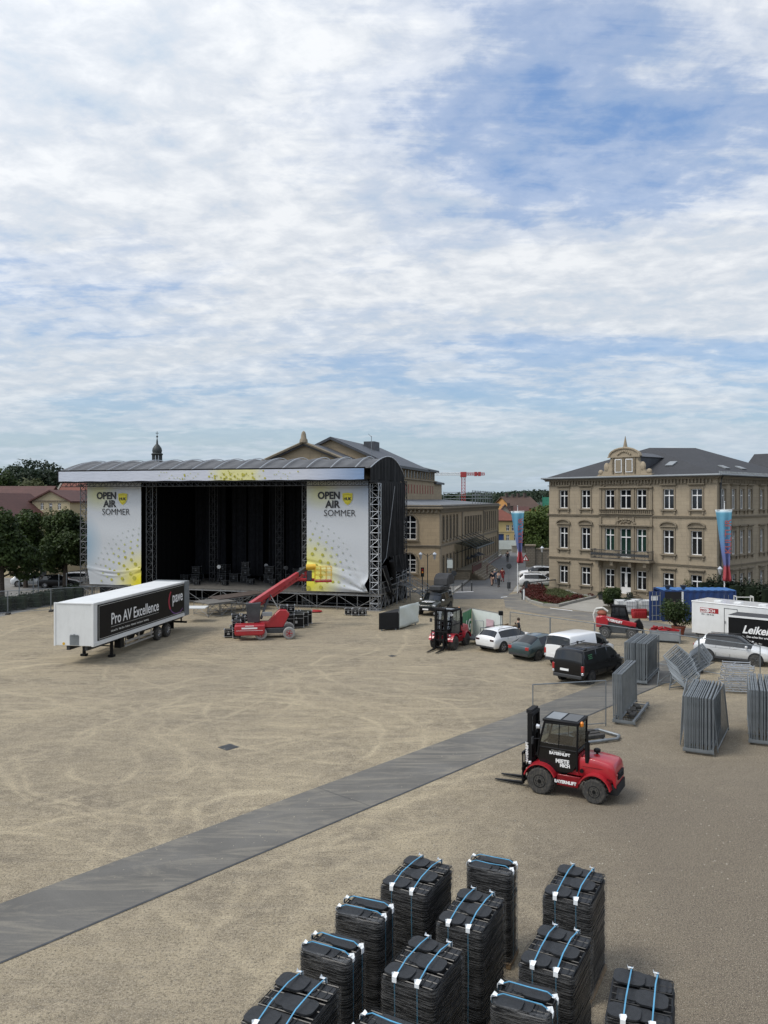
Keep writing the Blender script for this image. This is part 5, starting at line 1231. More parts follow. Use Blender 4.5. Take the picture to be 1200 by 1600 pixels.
def plate(root, x, z, s=1, w=.52, y=0):
    p = MB().box(-.006, .006, -w / 2, w / 2, -.06, .06).build('number_plate', M['letter'], root, loc=(x, y, z), smooth=0)
def lamp(root, x, y, z, sx, sy, sz, m, name): MB().cbox((x, y, z), (sx, sy, sz)).build(name, M[m], root, bevel=.02)
def handles(root, xs, z, W, m):
    b = MB()
    for x in xs:
        for s in (-1, 1): b.box(x - .08, x + .08, s * W - .012 if s > 0 else -W - .02, s * W + .02 if s > 0 else -W + .012, z, z + .03)
    b.build('door_handles', M[m], root, smooth=0)
def seams(root, xs, z0, z1, W, horiz=()):
    b = MB()
    for x in xs:
        for s in (-1, 1): b.box(x - .006, x + .006, min(s * (W - .01), s * (W + .003)), max(s * (W - .01), s * (W + .003)), z0, z1)
    for x0, x1, z in horiz:
        for s in (-1, 1): b.box(x0, x1, min(s * (W - .01), s * (W + .004)), max(s * (W - .01), s * (W + .004)), z, z + .012)
    b.build('door_seams', M['black'], root, smooth=0)
HD = ang((.70, .71))
# x forward, origin at the middle of the rear bumper on the ground
def estate(loc, rz, label, paint='whitepaint', L=4.6, name='parked_estate_car', cat='car', roofr=True, H=1.45, rim='rim', group=None, dark_roof=None):
    t = thing(name, label, cat, loc, rz, group); k = L / 4.6; h = H - 1.45
    S_ = [(0.0, .42, .80, .86, .74, .80, .66), (.05, .30, .86, .95, .80, .86, .72), (.16, .26, .93, 1.04 + h, .84, .89, .72, 't'), (.52, .24, .96, 1.36 + h, .85, .90, .62), (.62, .24, .96, 1.40 + h, .85, .90, .61, 'sr'),
          (1.28, .24, .95, 1.44 + h, .85, .90, .60, 'sr'), (1.34, .24, .95, 1.445 + h, .85, .90, .60, 'sr'), (2.1, .24, .94, 1.45 + h, .85, .90, .60, 'sr'), (2.17, .24, .94, 1.45 + h, .85, .90, .60, 'sr'), (2.62, .24, .93, 1.40 + h, .85, .90, .60, 'st'),
          (3.3, .24, .91, 1.02 + h * .4, .85, .90, .68), (3.4, .24, .90, .97, .85, .89, .70), (4.1, .26, .80, .86, .84, .88, .66), (4.5, .30, .66, .72, .78, .82, .60), (4.6, .38, .58, .62, .70, .72, .55)]
    S_ = [(q[0] * k,) + q[1:] for q in S_]
    carbody(t, S_, L, paint, [.86 * k, 3.72 * k], .335, rim, roofm=dark_roof)
    W = .9; lamp(t, .06, .62, .80, .14, .34, .13, 'taildark', 'tail_light'); lamp(t, .06, -.62, .80, .14, .34, .13, 'taildark', 'tail_light')
    for s in (-1, 1): lamp(t, L - .16, s * .62, .66, .2, .3, .1, 'lampglass', 'headlight')
    plate(t, -.006, .78); mirrors(t, 3.05 * k, 1.0, W, paint); seams(t, [1.3 * k, 2.15 * k, 3.25 * k], .34, .93, W - .004); handles(t, [1.55 * k, 2.4 * k], .86, W, paint)
    MB().box(-.015, .1, -.74, .74, .30, .40).build('bumper_insert', M['plastic'], t, smooth=0)
    if roofr:
        b = MB()
        for s in (-1, 1): b.tube([(.7 * k, s * .58, H - .03), (.8 * k, s * .58, H + .03), (2.4 * k, s * .58, H + .035), (2.55 * k, s * .58, H - .02)], .02, 5)
        b.build('roof_rail', M['black'], t)
    return t
estate(Vector((6.62, 52.0, 0)), ang((.76, .65)), 'white estate car parked beside the far red forklift', 'whitepaint')
# teal grey liftback
def liftback(loc, rz, label):
    t = thing('parked_car', label, 'car', loc, rz)
    S_ = [(0.0, .40, .78, .84, .72, .78, .62), (.06, .28, .86, .92, .80, .85, .68), (.22, .25, .92, 1.00, .84, .88, .70), (.42, .25, .93, 1.06, .84, .89, .66, 't'), (1.25, .24, .93, 1.40, .84, .89, .58, 'rs'), (1.95, .24, .93, 1.45, .84, .89, .58, 'sr'), (2.02, .24, .93, 1.45, .84, .89, .58, 'sr'), (2.6, .24, .92, 1.40, .84, .89, .58, 'ts'),
          (3.25, .24, .90, 1.00, .84, .88, .66), (3.35, .24, .89, .95, .84, .88, .68), (4.05, .26, .80, .85, .83, .86, .64), (4.4, .30, .68, .73, .76, .80, .58), (4.5, .38, .60, .64, .68, .70, .5)]
    carbody(t, S_, 4.5, 'green_paint', [.92, 3.5], .32, 'rimdark')
    for s in (-1, 1): lamp(t, .07, s * .66, .79, .16, .26, .20, 'redlamp', 'tail_light'); lamp(t, 4.33, s * .6, .66, .16, .3, .12, 'lampglass', 'headlight')
    plate(t, .012, .72, y=.05); mirrors(t, 3.0, 1.0, .89, 'green_paint'); seams(t, [1.28, 2.0, 3.2], .34, .92, .884); handles(t, [1.5, 2.3], .84, .89, 'green_paint'); MB().box(-.012, .12, -.74, .74, .34, .46).build('bumper_insert', M['plastic'], t, smooth=0)
    return t
liftback(Vector((8.35, 49.2, 0)), ang((.74, .67)), 'dark teal liftback car parked between the white estate car and the white van')
def van(loc, rz, label, paint, L=4.9, H=1.92, win='s', name='parked_van', lampm='redlamp'):
    t = thing(name, label, 'van', loc, rz); k = L / 4.9; w1 = .78
    S_ = [(0.0, .42, 1.10, 1.18, .78, .86, .82), (.02, .36, 1.16, 1.30, .86, .93, .86, 't'), (.13, .33, 1.18, H - .10, .90, .95, .80), (.22, .33, 1.18, H - .03, .90, .95, .79), (.35, .33, 1.17, H, .90, .95, .79, win), (1.5, .33, 1.16, H, .90, .95, .79), (1.6, .33, 1.16, H, .90, .95, .79, win),
          (2.7, .33, 1.14, H - .01, .90, .95, .79), (2.8, .33, 1.13, H - .02, .90, .95, .79, 's'), (3.45, .33, 1.10, H - .14, .90, .95, .76, 'st'), (4.0, .33, 1.06, 1.42, .90, .95, .76, 't'), (4.28, .33, 1.03, 1.14, .89, .94, .76), (4.4, .34, 1.0, 1.07, .88, .93, .74), (4.75, .36, .84, .90, .84, .88, .66), (4.88, .40, .66, .72, .76, .80, .6)]
    S_ = [(q[0] * k,) + q[1:] for q in S_]
    carbody(t, S_, L, paint, [.95 * k, 3.95 * k], .345, 'rimdark' if paint == 'black_paint' else 'rim')
    for s in (-1, 1):
        lamp(t, .05, s * .885, .92, .13, .14, .34, lampm, 'tail_light'); lamp(t, .04, s * .885, .66, .11, .12, .14, 'lampglass', 'reverse_light'); lamp(t, L - .22, s * .72, .82, .22, .22, .2, 'lampglass', 'headlight')
    plate(t, -.004, .78, y=.2); mirrors(t, 3.7 * k, 1.2, .95, 'plastic'); seams(t, [1.55 * k, 2.72 * k, 3.72 * k], .42, 1.14, .945, [(1.5 * k, 2.75 * k, 1.0)]); handles(t, [2.5 * k, 2.98 * k], .98, .95, 'black')
    MB().cbox((.0, 0, .46), (.16, 1.72, .18)).build('bumper', M['plastic'], t, bevel=.03); MB().cbox((L - .06, 0, .46), (.16, 1.66, .2)).build('bumper', M['plastic'], t, bevel=.03)
    return t
wv = van(Vector((10.35, 47.2, 0)), ang((.74, .67)), 'white panel van parked between the teal car and the black van', 'whitepaint', win='')
MB().cbox((.075, 0, 1.46), (.03, 1.42, .46), Matrix.Rotation(R(8), 3, 'Y')).build('rear_window', M['carglass'], wv, bevel=.02)
bv = van(Vector((9.95, 42.85, 0)), ang((.69, .724)), 'black van with red tail lights and roof bars parked nearest the camera', 'black_paint', H=1.87)
b = MB()
for x in (.7, 2.3): b.box(x - .04, x + .04, -.76, .76, 1.93, 1.965)
for s in (-1, 1): b.tube([(.45, s * .72, 1.90), (3.1, s * .72, 1.90)], .022, 5)
for x in (.7, 2.3):
    for s in (-1, 1): b.box(x - .05, x + .05, s * .72 - .04, s * .72 + .04, 1.85, 1.96)
b.build('roof_bars', M['plastic'], bv, smooth=0)
for q, (z, w_) in enumerate(((1.56, .46), (1.47, .38), (1.38, .42))): MB().box(-.0, w_, -.004, .004, 0, .05).build('window_sticker', M['scrimgreen'], bv, loc=(.62, -.875 - .0 - .03 * (1.56 - z) / .1, z), smooth=0)
# silver SUV at the right
def suv(loc, rz, label, paint='silver', H=1.62, name='parked_suv', group=None, roofm='black_paint'):
    t = thing(name, label, 'car', loc, rz, group)
    S_ = [(0.0, .50, .92, .98, .72, .78, .62), (.06, .34, 1.00, 1.10, .82, .88, .70), (.2, .30, 1.05, 1.24, .86, .91, .70, 't'), (.62, .28, 1.06, 1.54, .87, .92, .62), (.7, .28, 1.06, 1.57, .87, .92, .62, 'sr'), (1.3, .28, 1.05, 1.61, .87, .92, .61, 'sr'), (1.37, .28, 1.05, 1.61, .87, .92, .61, 'sr'),
          (2.1, .28, 1.03, 1.62, .87, .92, .61, 'sr'), (2.18, .28, 1.03, 1.62, .87, .92, .61, 'sr'), (2.6, .28, 1.02, 1.57, .87, .92, .61, 'st'), (3.35, .28, 1.0, 1.13, .87, .92, .68), (3.45, .28, .99, 1.08, .87, .91, .70), (4.1, .30, .92, .98, .86, .90, .68), (4.4, .34, .80, .86, .80, .84, .62), (4.5, .42, .68, .74, .72, .74, .55)]
    carbody(t, S_, 4.5, paint, [.85, 3.6], .365, 'rimdark', roofm=roofm)
    for s in (-1, 1): lamp(t, .07, s * .66, .98, .16, .3, .12, 'redlamp', 'tail_light'); lamp(t, 4.28, s * .62, .80, .24, .3, .12, 'lampglass', 'headlight')
    plate(t, 4.5, .52); mirrors(t, 3.1, 1.12, .92, paint); seams(t, [1.34, 2.15, 3.3], .40, 1.02, .914, [(1.0, 3.3, .9)]); handles(t, [1.6, 2.4], .93, .92, paint)
    b = MB()
    for s in (-1, 1): b.box(.5, 4.0, min(s * .84, s * .925), max(s * .84, s * .925), .27, .38); b.tube([(.75, s * .6, 1.60), (2.5, s * .6, 1.63)], .02, 5)
    b.build('sill_trim', M['plastic'], t, smooth=0); MB().cbox((4.42, 0, .62), (.14, 1.1, .2)).build('grille', M['black'], t, bevel=.02)
    return t
suv(Vector((19.85, 50.2, 0)), ang((.82, -.572)), 'silver white crossover car with black roof parked before the black trailer')
for i, (px, py, fx, lb, tp) in enumerate(((812, 917.5, 1, 'white estate car parked side on in the small car park by the flower bed', 0), (820, 906, 1, 'white people carrier parked behind the white estate car by the villa', 1))):
    a_ = P(px, py)
    if tp == 0: estate(a_ + Vector((.0, 1, 0)), R(-4), lb, 'whitepaint', 4.7, H=1.5)
    else: o = suv(a_ + Vector((3.9, 1, 0)), R(176), lb, 'whitepaint', name='parked_car', roofm='whitepaint')
estate(Vector((20.5, 97.2, 0)), R(-5), 'dark car partly hidden between the white cars and the villa corner', 'black_paint')
def rough_4x4():
    t = thing('off_road_vehicle', 'dark olive off road vehicle with roof rack and roof tent beside the theatre stairs', 'off road car', Vector((5.5, 72.2, 0)), ang((-.40, -.917)))
    S_ = [(0.0, .62, 1.16, 1.2, .8, .86, .8), (.05, .58, 1.18, 1.28, .86, .9, .8, 't'), (.2, .56, 1.2, 1.78, .88, .93, .76), (.3, .56, 1.2, 1.84, .88, .93, .76, 's'), (1.1, .56, 1.2, 1.86, .88, .93, .76), (1.2, .56, 1.2, 1.86, .88, .93, .76, 's'), (2.1, .56, 1.2, 1.86, .88, .93, .76), (2.2, .56, 1.18, 1.85, .88, .93, .76, 's'), (2.8, .56, 1.16, 1.80, .88, .93, .74, 'st'),
          (3.4, .56, 1.14, 1.25, .88, .93, .78), (3.5, .56, 1.12, 1.2, .88, .93, .78), (4.3, .6, 1.05, 1.12, .88, .92, .76), (4.6, .62, .9, .96, .84, .88, .7), (4.7, .66, .8, .86, .8, .82, .6)]
    carbody(t, S_, 4.7, 'olive_paint', [.9, 3.75], .42, 'rimdark')
    for s in (-1, 1): lamp(t, 4.58, s * .68, .92, .14, .26, .16, 'lampglass', 'headlight'); lamp(t, .02, s * .8, 1.0, .08, .12, .25, 'redlamp', 'tail_light')
    b = MB(); b.cbox((4.78, 0, .62), (.22, 1.8, .24)); b.tube([(4.86, -.5, .7), (4.86, -.5, 1.0), (4.86, .5, 1.0), (4.86, .5, .7)], .035, 6); b.build('bumper', M['black'], t, smooth=0); plate(t, 4.9, .62)
    MB().box(3.7, 4.5, -.5, .5, 1.17, 1.22).build('bonnet_panel', M['silver'], t, bevel=.02); mirrors(t, 3.2, 1.25, .93, 'silver')
    b = MB(); b.tube([(.2, -.74, 1.98), (3.0, -.74, 1.98), (3.0, .74, 1.98), (.2, .74, 1.98), (.2, -.74, 1.98)], .03, 5)
    for i in range(7): x = .3 + i * .43; b.cyl((x, -.74, 1.96), (x, .74, 1.96), .02, n=4)
    for x in (.4, 1.6, 2.8):
        for s in (-1, 1): b.cyl((x, s * .74, 1.8), (x, s * .74, 2.12), .02, n=4)
    b.build('roof_rack', M['black'], t); b = MB(); b.cbox((2.3, .1, 2.2), (1.0, 1.1, .36)); b.cbox((1.0, 0, 2.15), (1.4, 1.3, .25)); b.build('rack_boxes', M['plastic'], t, bevel=.04)
    b = MB(); b.prism([(-1.0, 2.3), (1.1, 2.3), (1.0, 2.9), (.5, 3.25), (-.2, 3.3), (-.8, 3.0)], -.65, .65); b.build('roof_tent', M['tarp'], t, bevel=.06)
rough_4x4()

# ---------------------------------------------------------------- the near rough terrain forklift
def forklift(loc, rz, label, detail=True, k=1.0, name='forklift'):
    t = thing(name, label, 'forklift', loc, rz); g_ = t
    # origin on the ground under the front axle, +x towards the forks, near side is +y when seen from the left
    fw, rw, wb = .47, .42, -1.98
    for s in (-1, 1):
        wheel(t, 0, s * .68, fw, .36, s, 'rubber', 'black', chunky=18, rr=.5); wheel(t, wb, s * .66, rw, .32, s, 'rubber', 'black', chunky=16, rr=.5)
    b = MB(); prof = [(.42, .50), (.42, .62), (-.30, .62), (-.62, .42), (-1.35, .42), (-1.5, .62), (-2.4, .62), (-2.55, .72), (-2.56, 1.10), (-2.45, 1.24), (-1.55, 1.40), (-1.42, 1.1), (-.95, .85), (-.25, .95), (.1, 1.05), (.42, .95)]
    b.prism(prof, -.5, .5); body = b.build('chassis', M['red'], t, bevel=.035)
    b = MB()  # bonnet and counterweight, rounded
    secs = []
    for x, z0, z1, w_ in ((-1.3, .9, 1.47, .50), (-1.42, .8, 1.50, .54), (-2.0, .86, 1.47, .57), (-2.38, .86, 1.42, .60), (-2.56, .84, 1.38, .60), (-2.63, .62, 1.31, .59), (-2.68, .58, 1.12, .58), (-2.70, .58, .80, .58)):
        ring = [(x, -w_, z0), (x, -w_, z1 - .16), (x, -w_ * .93, z1 - .04), (x, -w_ * .62, z1), (x, w_ * .62, z1), (x, w_ * .93, z1 - .04), (x, w_, z1 - .16), (x, w_, z0)]; secs.append(ring)
    for i in range(len(secs) - 1):
        for j in range(8): b.add([secs[i][j], secs[i][(j + 1) % 8], secs[i + 1][(j + 1) % 8], secs[i + 1][j]], [(0, 1, 2, 3)])
    b.add(secs[0], [tuple(range(8))]); b.add(secs[-1], [tuple(range(8))])
    o = b.build('engine_cover', M['red'], t, smooth=24, bevel=.02)
    bm = bmesh.new(); bm.from_mesh(o.data); bmesh.ops.remove_doubles(bm, verts=bm.verts, dist=.001); bmesh.ops.recalc_face_normals(bm, faces=bm.faces); bm.to_mesh(o.data); bm.free()
    b = MB(); b.box(-2.74, -2.62, -.34, .34, .82, 1.06)
    for i in range(6): b.box(-2.76, -2.735, -.32, .32, .84 + i * .036, .855 + i * .036)
    b.cbox((-2.56, 0, .50), (.36, 1.10, .34)); b.build('counterweight', M['blackmatt'], t, smooth=0, bevel=.02)
    b = MB(); b.box(-2.3, -1.5, -.50, -.49, 1.18, 1.19); b.box(-1.47, -1.45, -.52, .52, 1.475, 1.512)
    for s in (-1, 1): b.box(-2.35, -1.5, s * .585 - .004, s * .585 + .004, 1.16, 1.17); b.cyl((-1.48, s * .56, 1.0), (-1.48, s * .62, 1.0), .07, n=10)
    b.build('cover_seams', M['black'], t, smooth=0)
    for cx, r_, w0, w1, m_ in ((0, .55, .50, .88, 'red'), (wb, .52, .48, .84, 'red')):  # mudguards
        for s in (-1, 1):
            b = MB(); n = 12; a0, a1 = (.25, 2.75) if cx == 0 else (.35, 2.95)
            for i in range(n):
                q0, q1 = a0 + (a1 - a0) * i / n, a0 + (a1 - a0) * (i + 1) / n; zc = fw if cx == 0 else rw
                pts = [(cx + rr_ * math.cos(q), s * w_, zc + rr_ * math.sin(q)) for q in (q0, q1) for rr_ in (r_ + .03, r_ + .07) for w_ in (w0, w1)]
                b.add(pts, [(0, 1, 3, 2), (4, 6, 7, 5), (0, 4, 5, 1), (2, 3, 7, 6), (0, 2, 6, 4), (1, 5, 7, 3)])
            b.build('mudguard', M[m_], t, smooth=60)
            b = MB(); b.add([(.1, s * .51, .9), (-.55, s * .51, .5), (-.6, s * .66, .42), (-1.4, s * .66, .42), (-1.5, s * .51, .9), (-1.45, s * .66, .62), (-.62, s * .66, .60)], [(1, 2, 3, 4)]); 
            MB().prism([(-.60, .40), (-1.38, .40), (-1.48, .80), (-.62, .80)], s * .5, s * .72).build('side_step', M['red'], t, bevel=.03)
    # cab
    W = .58
    low = [(.12, 1.02), (-.28, .86), (-.86, .80), (-1.30, .98), (-1.34, 1.30), (.22, 1.35)]
    for s in (-1, 1):
        MB().prism([(.20, 1.28), (.05, 1.05), (-.30, .88), (-.78, .76), (-1.16, .92), (-1.30, 1.16), (-1.30, 1.80), (.08, 1.80)], s * W, s * (W - .03)).build('door', M['black_paint'], t, bevel=.01)
    b = MB(); r_ = .04
    roof = [(-.02, 2.56), (-1.28, 2.60)]
    for s in (-1, 1):
        y = s * W
        for p in ([(.16, 1.3), (.10, 1.75), (-.10, 2.52)], [(-1.30, .95), (-1.33, 2.56)], [(-.10, 2.52), (-1.33, 2.56)], [(-1.30, 1.62), (.13, 1.62)], [(-.62, 1.62), (-.66, 2.54)]):
            for a_, c_ in zip(p[:-1], p[1:]): b.cyl((a_[0], y, a_[1]), (c_[0], y, c_[1]), r_ if len(p) > 1 and p[0][0] != -.62 else .015, n=6)
    for x, z in ((-.10, 2.52), (-1.33, 2.56), (.13, 1.62), (.16, 1.3), (-1.32, 1.62)): b.cyl((x, -W, z), (x, W, z), r_, n=6)
    b.build('cab_frame', M['black'], t)
    b = MB(); b.cbox((-.70, 0, 2.60), (1.36, 1.2, .09)); rf = b.build('cab_roof', M['black'], t, bevel=.03)
    MB().box(-.66, -.12, -.46, .46, 2.648, 2.66).build('roof_glass', M['zinc'], rf, smooth=0); MB().box(-1.28, -.74, -.46, .46, 2.648, 2.66).build('roof_glass', M['carglass'], rf, smooth=0)
    for s in (-1, 1):
        b = MB(); b.add([(.12, s * .57, 1.64), (-1.28, s * .57, 1.64), (-1.31, s * .57, 2.52), (-.08, s * .57, 2.5)], [(0, 1, 2, 3)]); b.build('side_window', M['clear'], t, smooth=0)
    MB().add([(.14, -.55, 1.34), (.14, .55, 1.34), (-.08, .55, 2.5), (-.08, -.55, 2.5)], [(0, 1, 2, 3)]).build('windscreen', M['clear'], t, smooth=0); MB().add([(-1.31, -.55, 1.5), (-1.31, .55, 1.5), (-1.33, .55, 2.52), (-1.33, -.55, 2.52)], [(0, 1, 2, 3)]).build('rear_window', M['clear'], t, smooth=0)
    MB().box(-1.2, -.1, -.52, .52, .98, 1.06).build('cab_floor', M['blackmatt'], t, smooth=0)
    b = MB(); b.cbox((-.82, 0, 1.34), (.5, .5, .14)); b.cbox((-1.08, 0, 1.68), (.13, .48, .62), Matrix.Rotation(R(-10), 3, 'Y')); b.cbox((-.86, 0, 1.16), (.4, .4, .24)); b.cbox((-1.12, 0, 2.04), (.1, .26, .18)); b.build('seat', M['plastic'], t, bevel=.04)
    b = MB(); b.cyl((.02, 0, 1.1), (-.22, 0, 1.62), .04, n=8); q = Vector((-.24, 0, 1.66)); nrm = Vector((-.42, 0, .9)).normalized(); u_ = Vector((.9, 0, .42)).normalized()
    ring = [q + u_ * (.19 * math.cos(a)) + Vector((0, .19 * math.sin(a), 0)) for a in [2 * math.pi * i / 14 for i in range(15)]]; b.tube(ring, .016, 5); b.cyl(ring[0], ring[7], .012, n=4); b.build('steering_wheel', M['black'], t)
    # mast
    mx_ = .52
    for s in (-1, 1):
        b = MB(); b.box(mx_ - .09, mx_ + .09, s * .40 - .045, s * .40 + .045, .22, 2.72); b.box(mx_ + .0, mx_ + .13, s * .30 - .04, s * .30 + .04, .3, 2.78); b.cyl((mx_ - .12, s * .26, .3), (mx_ - .12, s * .26, 2.3), .045, n=8); b.build('mast_rail', M['black'], t, smooth=0, bevel=.008)
    b = MB()
    for z in (.45, 1.0, 1.9, 2.62): b.box(mx_ - .1, mx_ - .02, -.38, .38, z, z + .12)
    b.box(mx_ - .05, mx_ + .16, -.36, .36, 2.70, 2.82); b.cyl((mx_ + .05, 0, .35), (mx_ + .05, 0, 1.9), .055, n=8)
    for s in (-1, 1): b.cyl((mx_ - .12, s * .45, .9), (-.0, s * .45, .75), .05, n=8); b.tube([(mx_ + .02, s * .12, 2.7), (mx_ + .15, s * .12, 2.4), (mx_ + .15, s * .12, .6)], .018, 5)
    b.build('mast_frame', M['blackmatt'], t)
    if detail: text('BAYERNLIFT', .13, M['letter'], t, (mx_ + .06, .452, .95), (R(90), R(-90), R(180)), off=.006)
    b = MB(); cx = mx_ + .20
    for z in (.20, .66, 1.22): b.box(cx, cx + .06, -.6, .6, z, z + .10)
    for y in (-.58, -.3, 0, .3, .56): b.box(cx, cx + .05, y - .02, y + .02, .2, 1.22)
    b.build('fork_carriage', M['black'], t, smooth=0, bevel=.006)
    for s in (-1, 1): MB().prism([(cx + .06, .10), (cx + .06, .86), (cx + .12, .86), (cx + .14, .16), (cx + 1.22, .08), (cx + 1.22, .06), (cx + .12, .06)], s * .32 - .06, s * .32 + .06).build('fork', M['black'], t, smooth=0, bevel=.006)
    b = MB(); b.cyl((-1.66, .50, 1.3), (-1.66, .50, 2.0), .085, n=12); b.cyl((-1.66, .50, 2.0), (-1.66, .50, 2.32), .04, n=8); b.cyl((-1.66, .5, 2.32), (-1.74, .5, 2.4), .04, n=8); b.build('exhaust', M['black'], t)
    b = MB(); b.cyl((-1.85, -.1, 1.42), (-1.85, -.1, 1.55), .045, n=8); b.lathe([(.12, 1.54), (.13, 1.62), (.08, 1.66)], (-1.85, -.1, 0), 12); b.build('air_intake', M['black'], t)
    b = MB(); b.lathe([(.06, 2.52), (.065, 2.62), (.03, 2.67)], (-1.44, .42, 0), 10); b.box(-1.46, -1.36, .40, .44, 2.48, 2.52); b.build('beacon', M['orange'], t)
    for s in (-1, 1):
        MB().cyl((.06, s * .62, 2.34), (.18, s * .62, 2.34), .07, .09, 10).build('work_lamp', M['lampglass'], t); b = MB(); b.cyl((.1, s * .58, 1.9), (.25, s * .85, 1.95), .012, n=4); b.cbox((.25, s * .88, 1.9), (.04, .16, .24)); b.build('mirror', M['plastic'], t)
        lamp(t, .44, s * .62, 1.0, .1, .12, .1, 'lampglass', 'headlight'); lamp(t, -2.69, s * .44, 1.0, .06, .12, .07, 'redlamp', 'tail_light')
    yy = W + .008
    if detail:
        for s, rzz in ((1, R(180)), (-1, 0)):
            text('BAYERNLIFT', .14, M['letter'], t, (-.28 if s > 0 else -1.1, s * yy, 1.42), (R(90), 0, rzz), off=.006); text('MIETE / MIETEN', .075, M['letterbeige'], t, (-.36 if s > 0 else -1.0, s * yy, 1.54), (R(90), 0, rzz))
            text('MIETE', .19, M['letter'], t, (-.52 if s > 0 else -1.14, s * yy, 1.15), (R(90), 0, rzz), off=.008); text('MICH', .15, M['letter'], t, (-.68 if s > 0 else -1.0, s * yy, 1.02), (R(90), 0, rzz), off=.008)
            text('BAYERNLIFT', .145, M['letter'], t, (-.52 if s > 0 else -1.46, s * .732, .50), (R(90), 0, rzz), off=.008)
    return t
fa_ = P(843, 1241); fb_ = P(931, 1259)
dirv = (Vector((fa_.x, fa_.y)) - Vector((fb_.x, fb_.y))).normalized(); dirv = Vector((-.87, .50)).normalized()
# near wheel faces the camera: centre line lies behind it
nrm = Vector((dirv.y, -dirv.x)); nrm = nrm if nrm.y > 0 else -nrm
c0 = Vector((fa_.x, fa_.y)) + nrm * .8
forklift(Vector((c0.x, c0.y, 0)), ang(dirv), 'red and black rough terrain forklift standing nearest, forks lowered on the gravel').scale = (.93, .95, .955)
fl2 = forklift(Vector((4.05, 53.05, 0)), ang((-.50, -.86)), 'second red and black forklift beside the white estate car, facing the camera', False)
# white sheets inside the second forklift cab
# ---------------------------------------------------------------- semi trailer on the left
tr_ = thing('semi_trailer', 'long white box trailer with black printed side parked before the stage', 'trailer', Vector((-17.5, 47.6, 0)), ang((.173, .985)))
# local x runs from the front wall to the tail, y positive is the far left side, visible side is y = 0
TL, TW, TB, TT = 13.7, 2.5, 1.16, 3.75
MB().box(0, TL, 0, TW, TB, TT).build('box_body', M['white'], tr_, bevel=.03)
b = MB()
for y in (-.02, TW - .02): b.box(-.03, .10, y, y + .12 if y > 0 else y + .14, TB - .02, TT + .01)
b.box(-.02, TL, -.03, .03, TT - .09, TT + .02); b.box(-.02, TL, -.04, .02, TB - .02, TB + .20); b.box(-.035, .0, .1, TW - .1, TT - .06, TT + .01)
b.build('corner_post', M['white'], tr_, smooth=0, bevel=.01)
b = MB(); b.box(TL - .75, TL + .05, -.06, TW + .05, TB - .02, TT + .02)
for i in range(4): b.box(TL - .7 + i * .19, TL - .64 + i * .19, -.10, -.055, TB, TT)
b.build('rear_frame', M['zinc'], tr_, smooth=0)
b = MB(); b.box(.45, TL - .82, -.035, -.004, TB + .26, TT - .14); pnl = b.build('side_print', M['black'], tr_, smooth=0)
b = MB(); x0, x1, z0, z1 = .55, TL - .9, TB + .33, TT - .22
for q in ((x0, x1, z1 - .02, z1), (x0, x1, z0, z0 + .02), (x0, x0 + .02, z0, z1)): b.box(q[0], q[1], -.045, -.036, q[2], q[3])
b.build('print_line', M['letterbeige'], pnl, smooth=0)
text('Pro AV Excellence', 1.02, M['letter'], pnl, (2.0, -.04, TB + 1.02), (R(90), 0, 0), off=.008, sx=.86)
text('Licht und Ton   Video Show   Konferenz   Multimedia   Event Systeme   Ausstattung', .19, M['letterbeige'], pnl, (2.0, -.04, TB + .55), (R(90), 0, 0), sx=.78)
text('pave', 1.15, M['letter'], pnl, (TL - 2.9, -.04, TB + 1.25), (R(90), 0, 0), off=.012, sx=.86)
MB().box(2.0, 8.6, -.045, -.036, TB + .86, TB + .875).build('print_line', M['letterbeige'], pnl, smooth=0)
mat('arc_red', (.42, .03, .06), .5); mat('arc_purple', (.16, .06, .25), .5)
for m_, q0, q1 in (('arc_red', 140, 215), ('arc_purple', 215, 285), ('arc_purple', 288, 312)):
    b = MB(); n = 16
    for i in range(n):
        a0, a1 = R(q0 + (q1 - q0) * i / n), R(q0 + (q1 - q0) * (i + 1) / n); c_ = (TL - 2.05, TB + 1.42); w0 = .07 if m_ == 'arc_red' else .04
        b.add([(c_[0] + r_ * math.cos(a) * 1.35, -.043, c_[1] + r_ * math.sin(a)) for a, r_ in ((a0, 1.05 - w0), (a1, 1.05 - w0), (a1, 1.05 + w0), (a0, 1.05 + w0))], [(0, 1, 2, 3)])
    b.build('print_arc', M[m_], pnl, smooth=0)
b = MB(); b.box(-.02, -.001, .95, 1.55, TB + .05, TB + .62); b.box(-.06, -.02, .98, 1.5, TB + .62, TB + .68); b.cyl((-.05, 1.25, TB + .62), (-.05, 1.25, TB + .72), .04); b.build('connector_panel', M['galv'], tr_, smooth=0)
b = MB(); b.box(.3, TL - .2, .55, .75, TB - .32, TB - .025); b.box(.3, TL - .2, TW - .75, TW - .55, TB - .32, TB - .025)
for i in range(12): b.box(.8 + i * 1.1, .9 + i * 1.1, .1, TW - .1, TB - .14, TB - .03)
b.build('chassis', M['darksteel'], tr_, smooth=0)
for y in (.25, TW - .35):
    MB().box(2.62, 2.82, y, y + .14, .12, TB - .03).cbox((2.72, y + .07, .08), (.34, .36, .14)).build('landing_leg', M['black'], tr_, smooth=0, bevel=.01)
MB().cyl((2.72, .3, .7), (2.72, TW - .3, .7), .04).build('leg_brace', M['black'], tr_)
for y in (.02, TW - .08):
    b = MB(); b.box(3.9, 7.9, y, y + .05, .42, .54); b.box(3.9, 7.9, y, y + .05, .68, .82)
    for x in (4.1, 5.9, 7.7): b.box(x, x + .06, y + .051, y + .12, .4, TB - .03)
    b.build('side_guard', M['alu'], tr_, smooth=0)
b = MB(); b.box(3.35, 3.85, .05, .5, .45, TB - .05); b.build('tool_box', M['black'], tr_, smooth=0, bevel=.03)
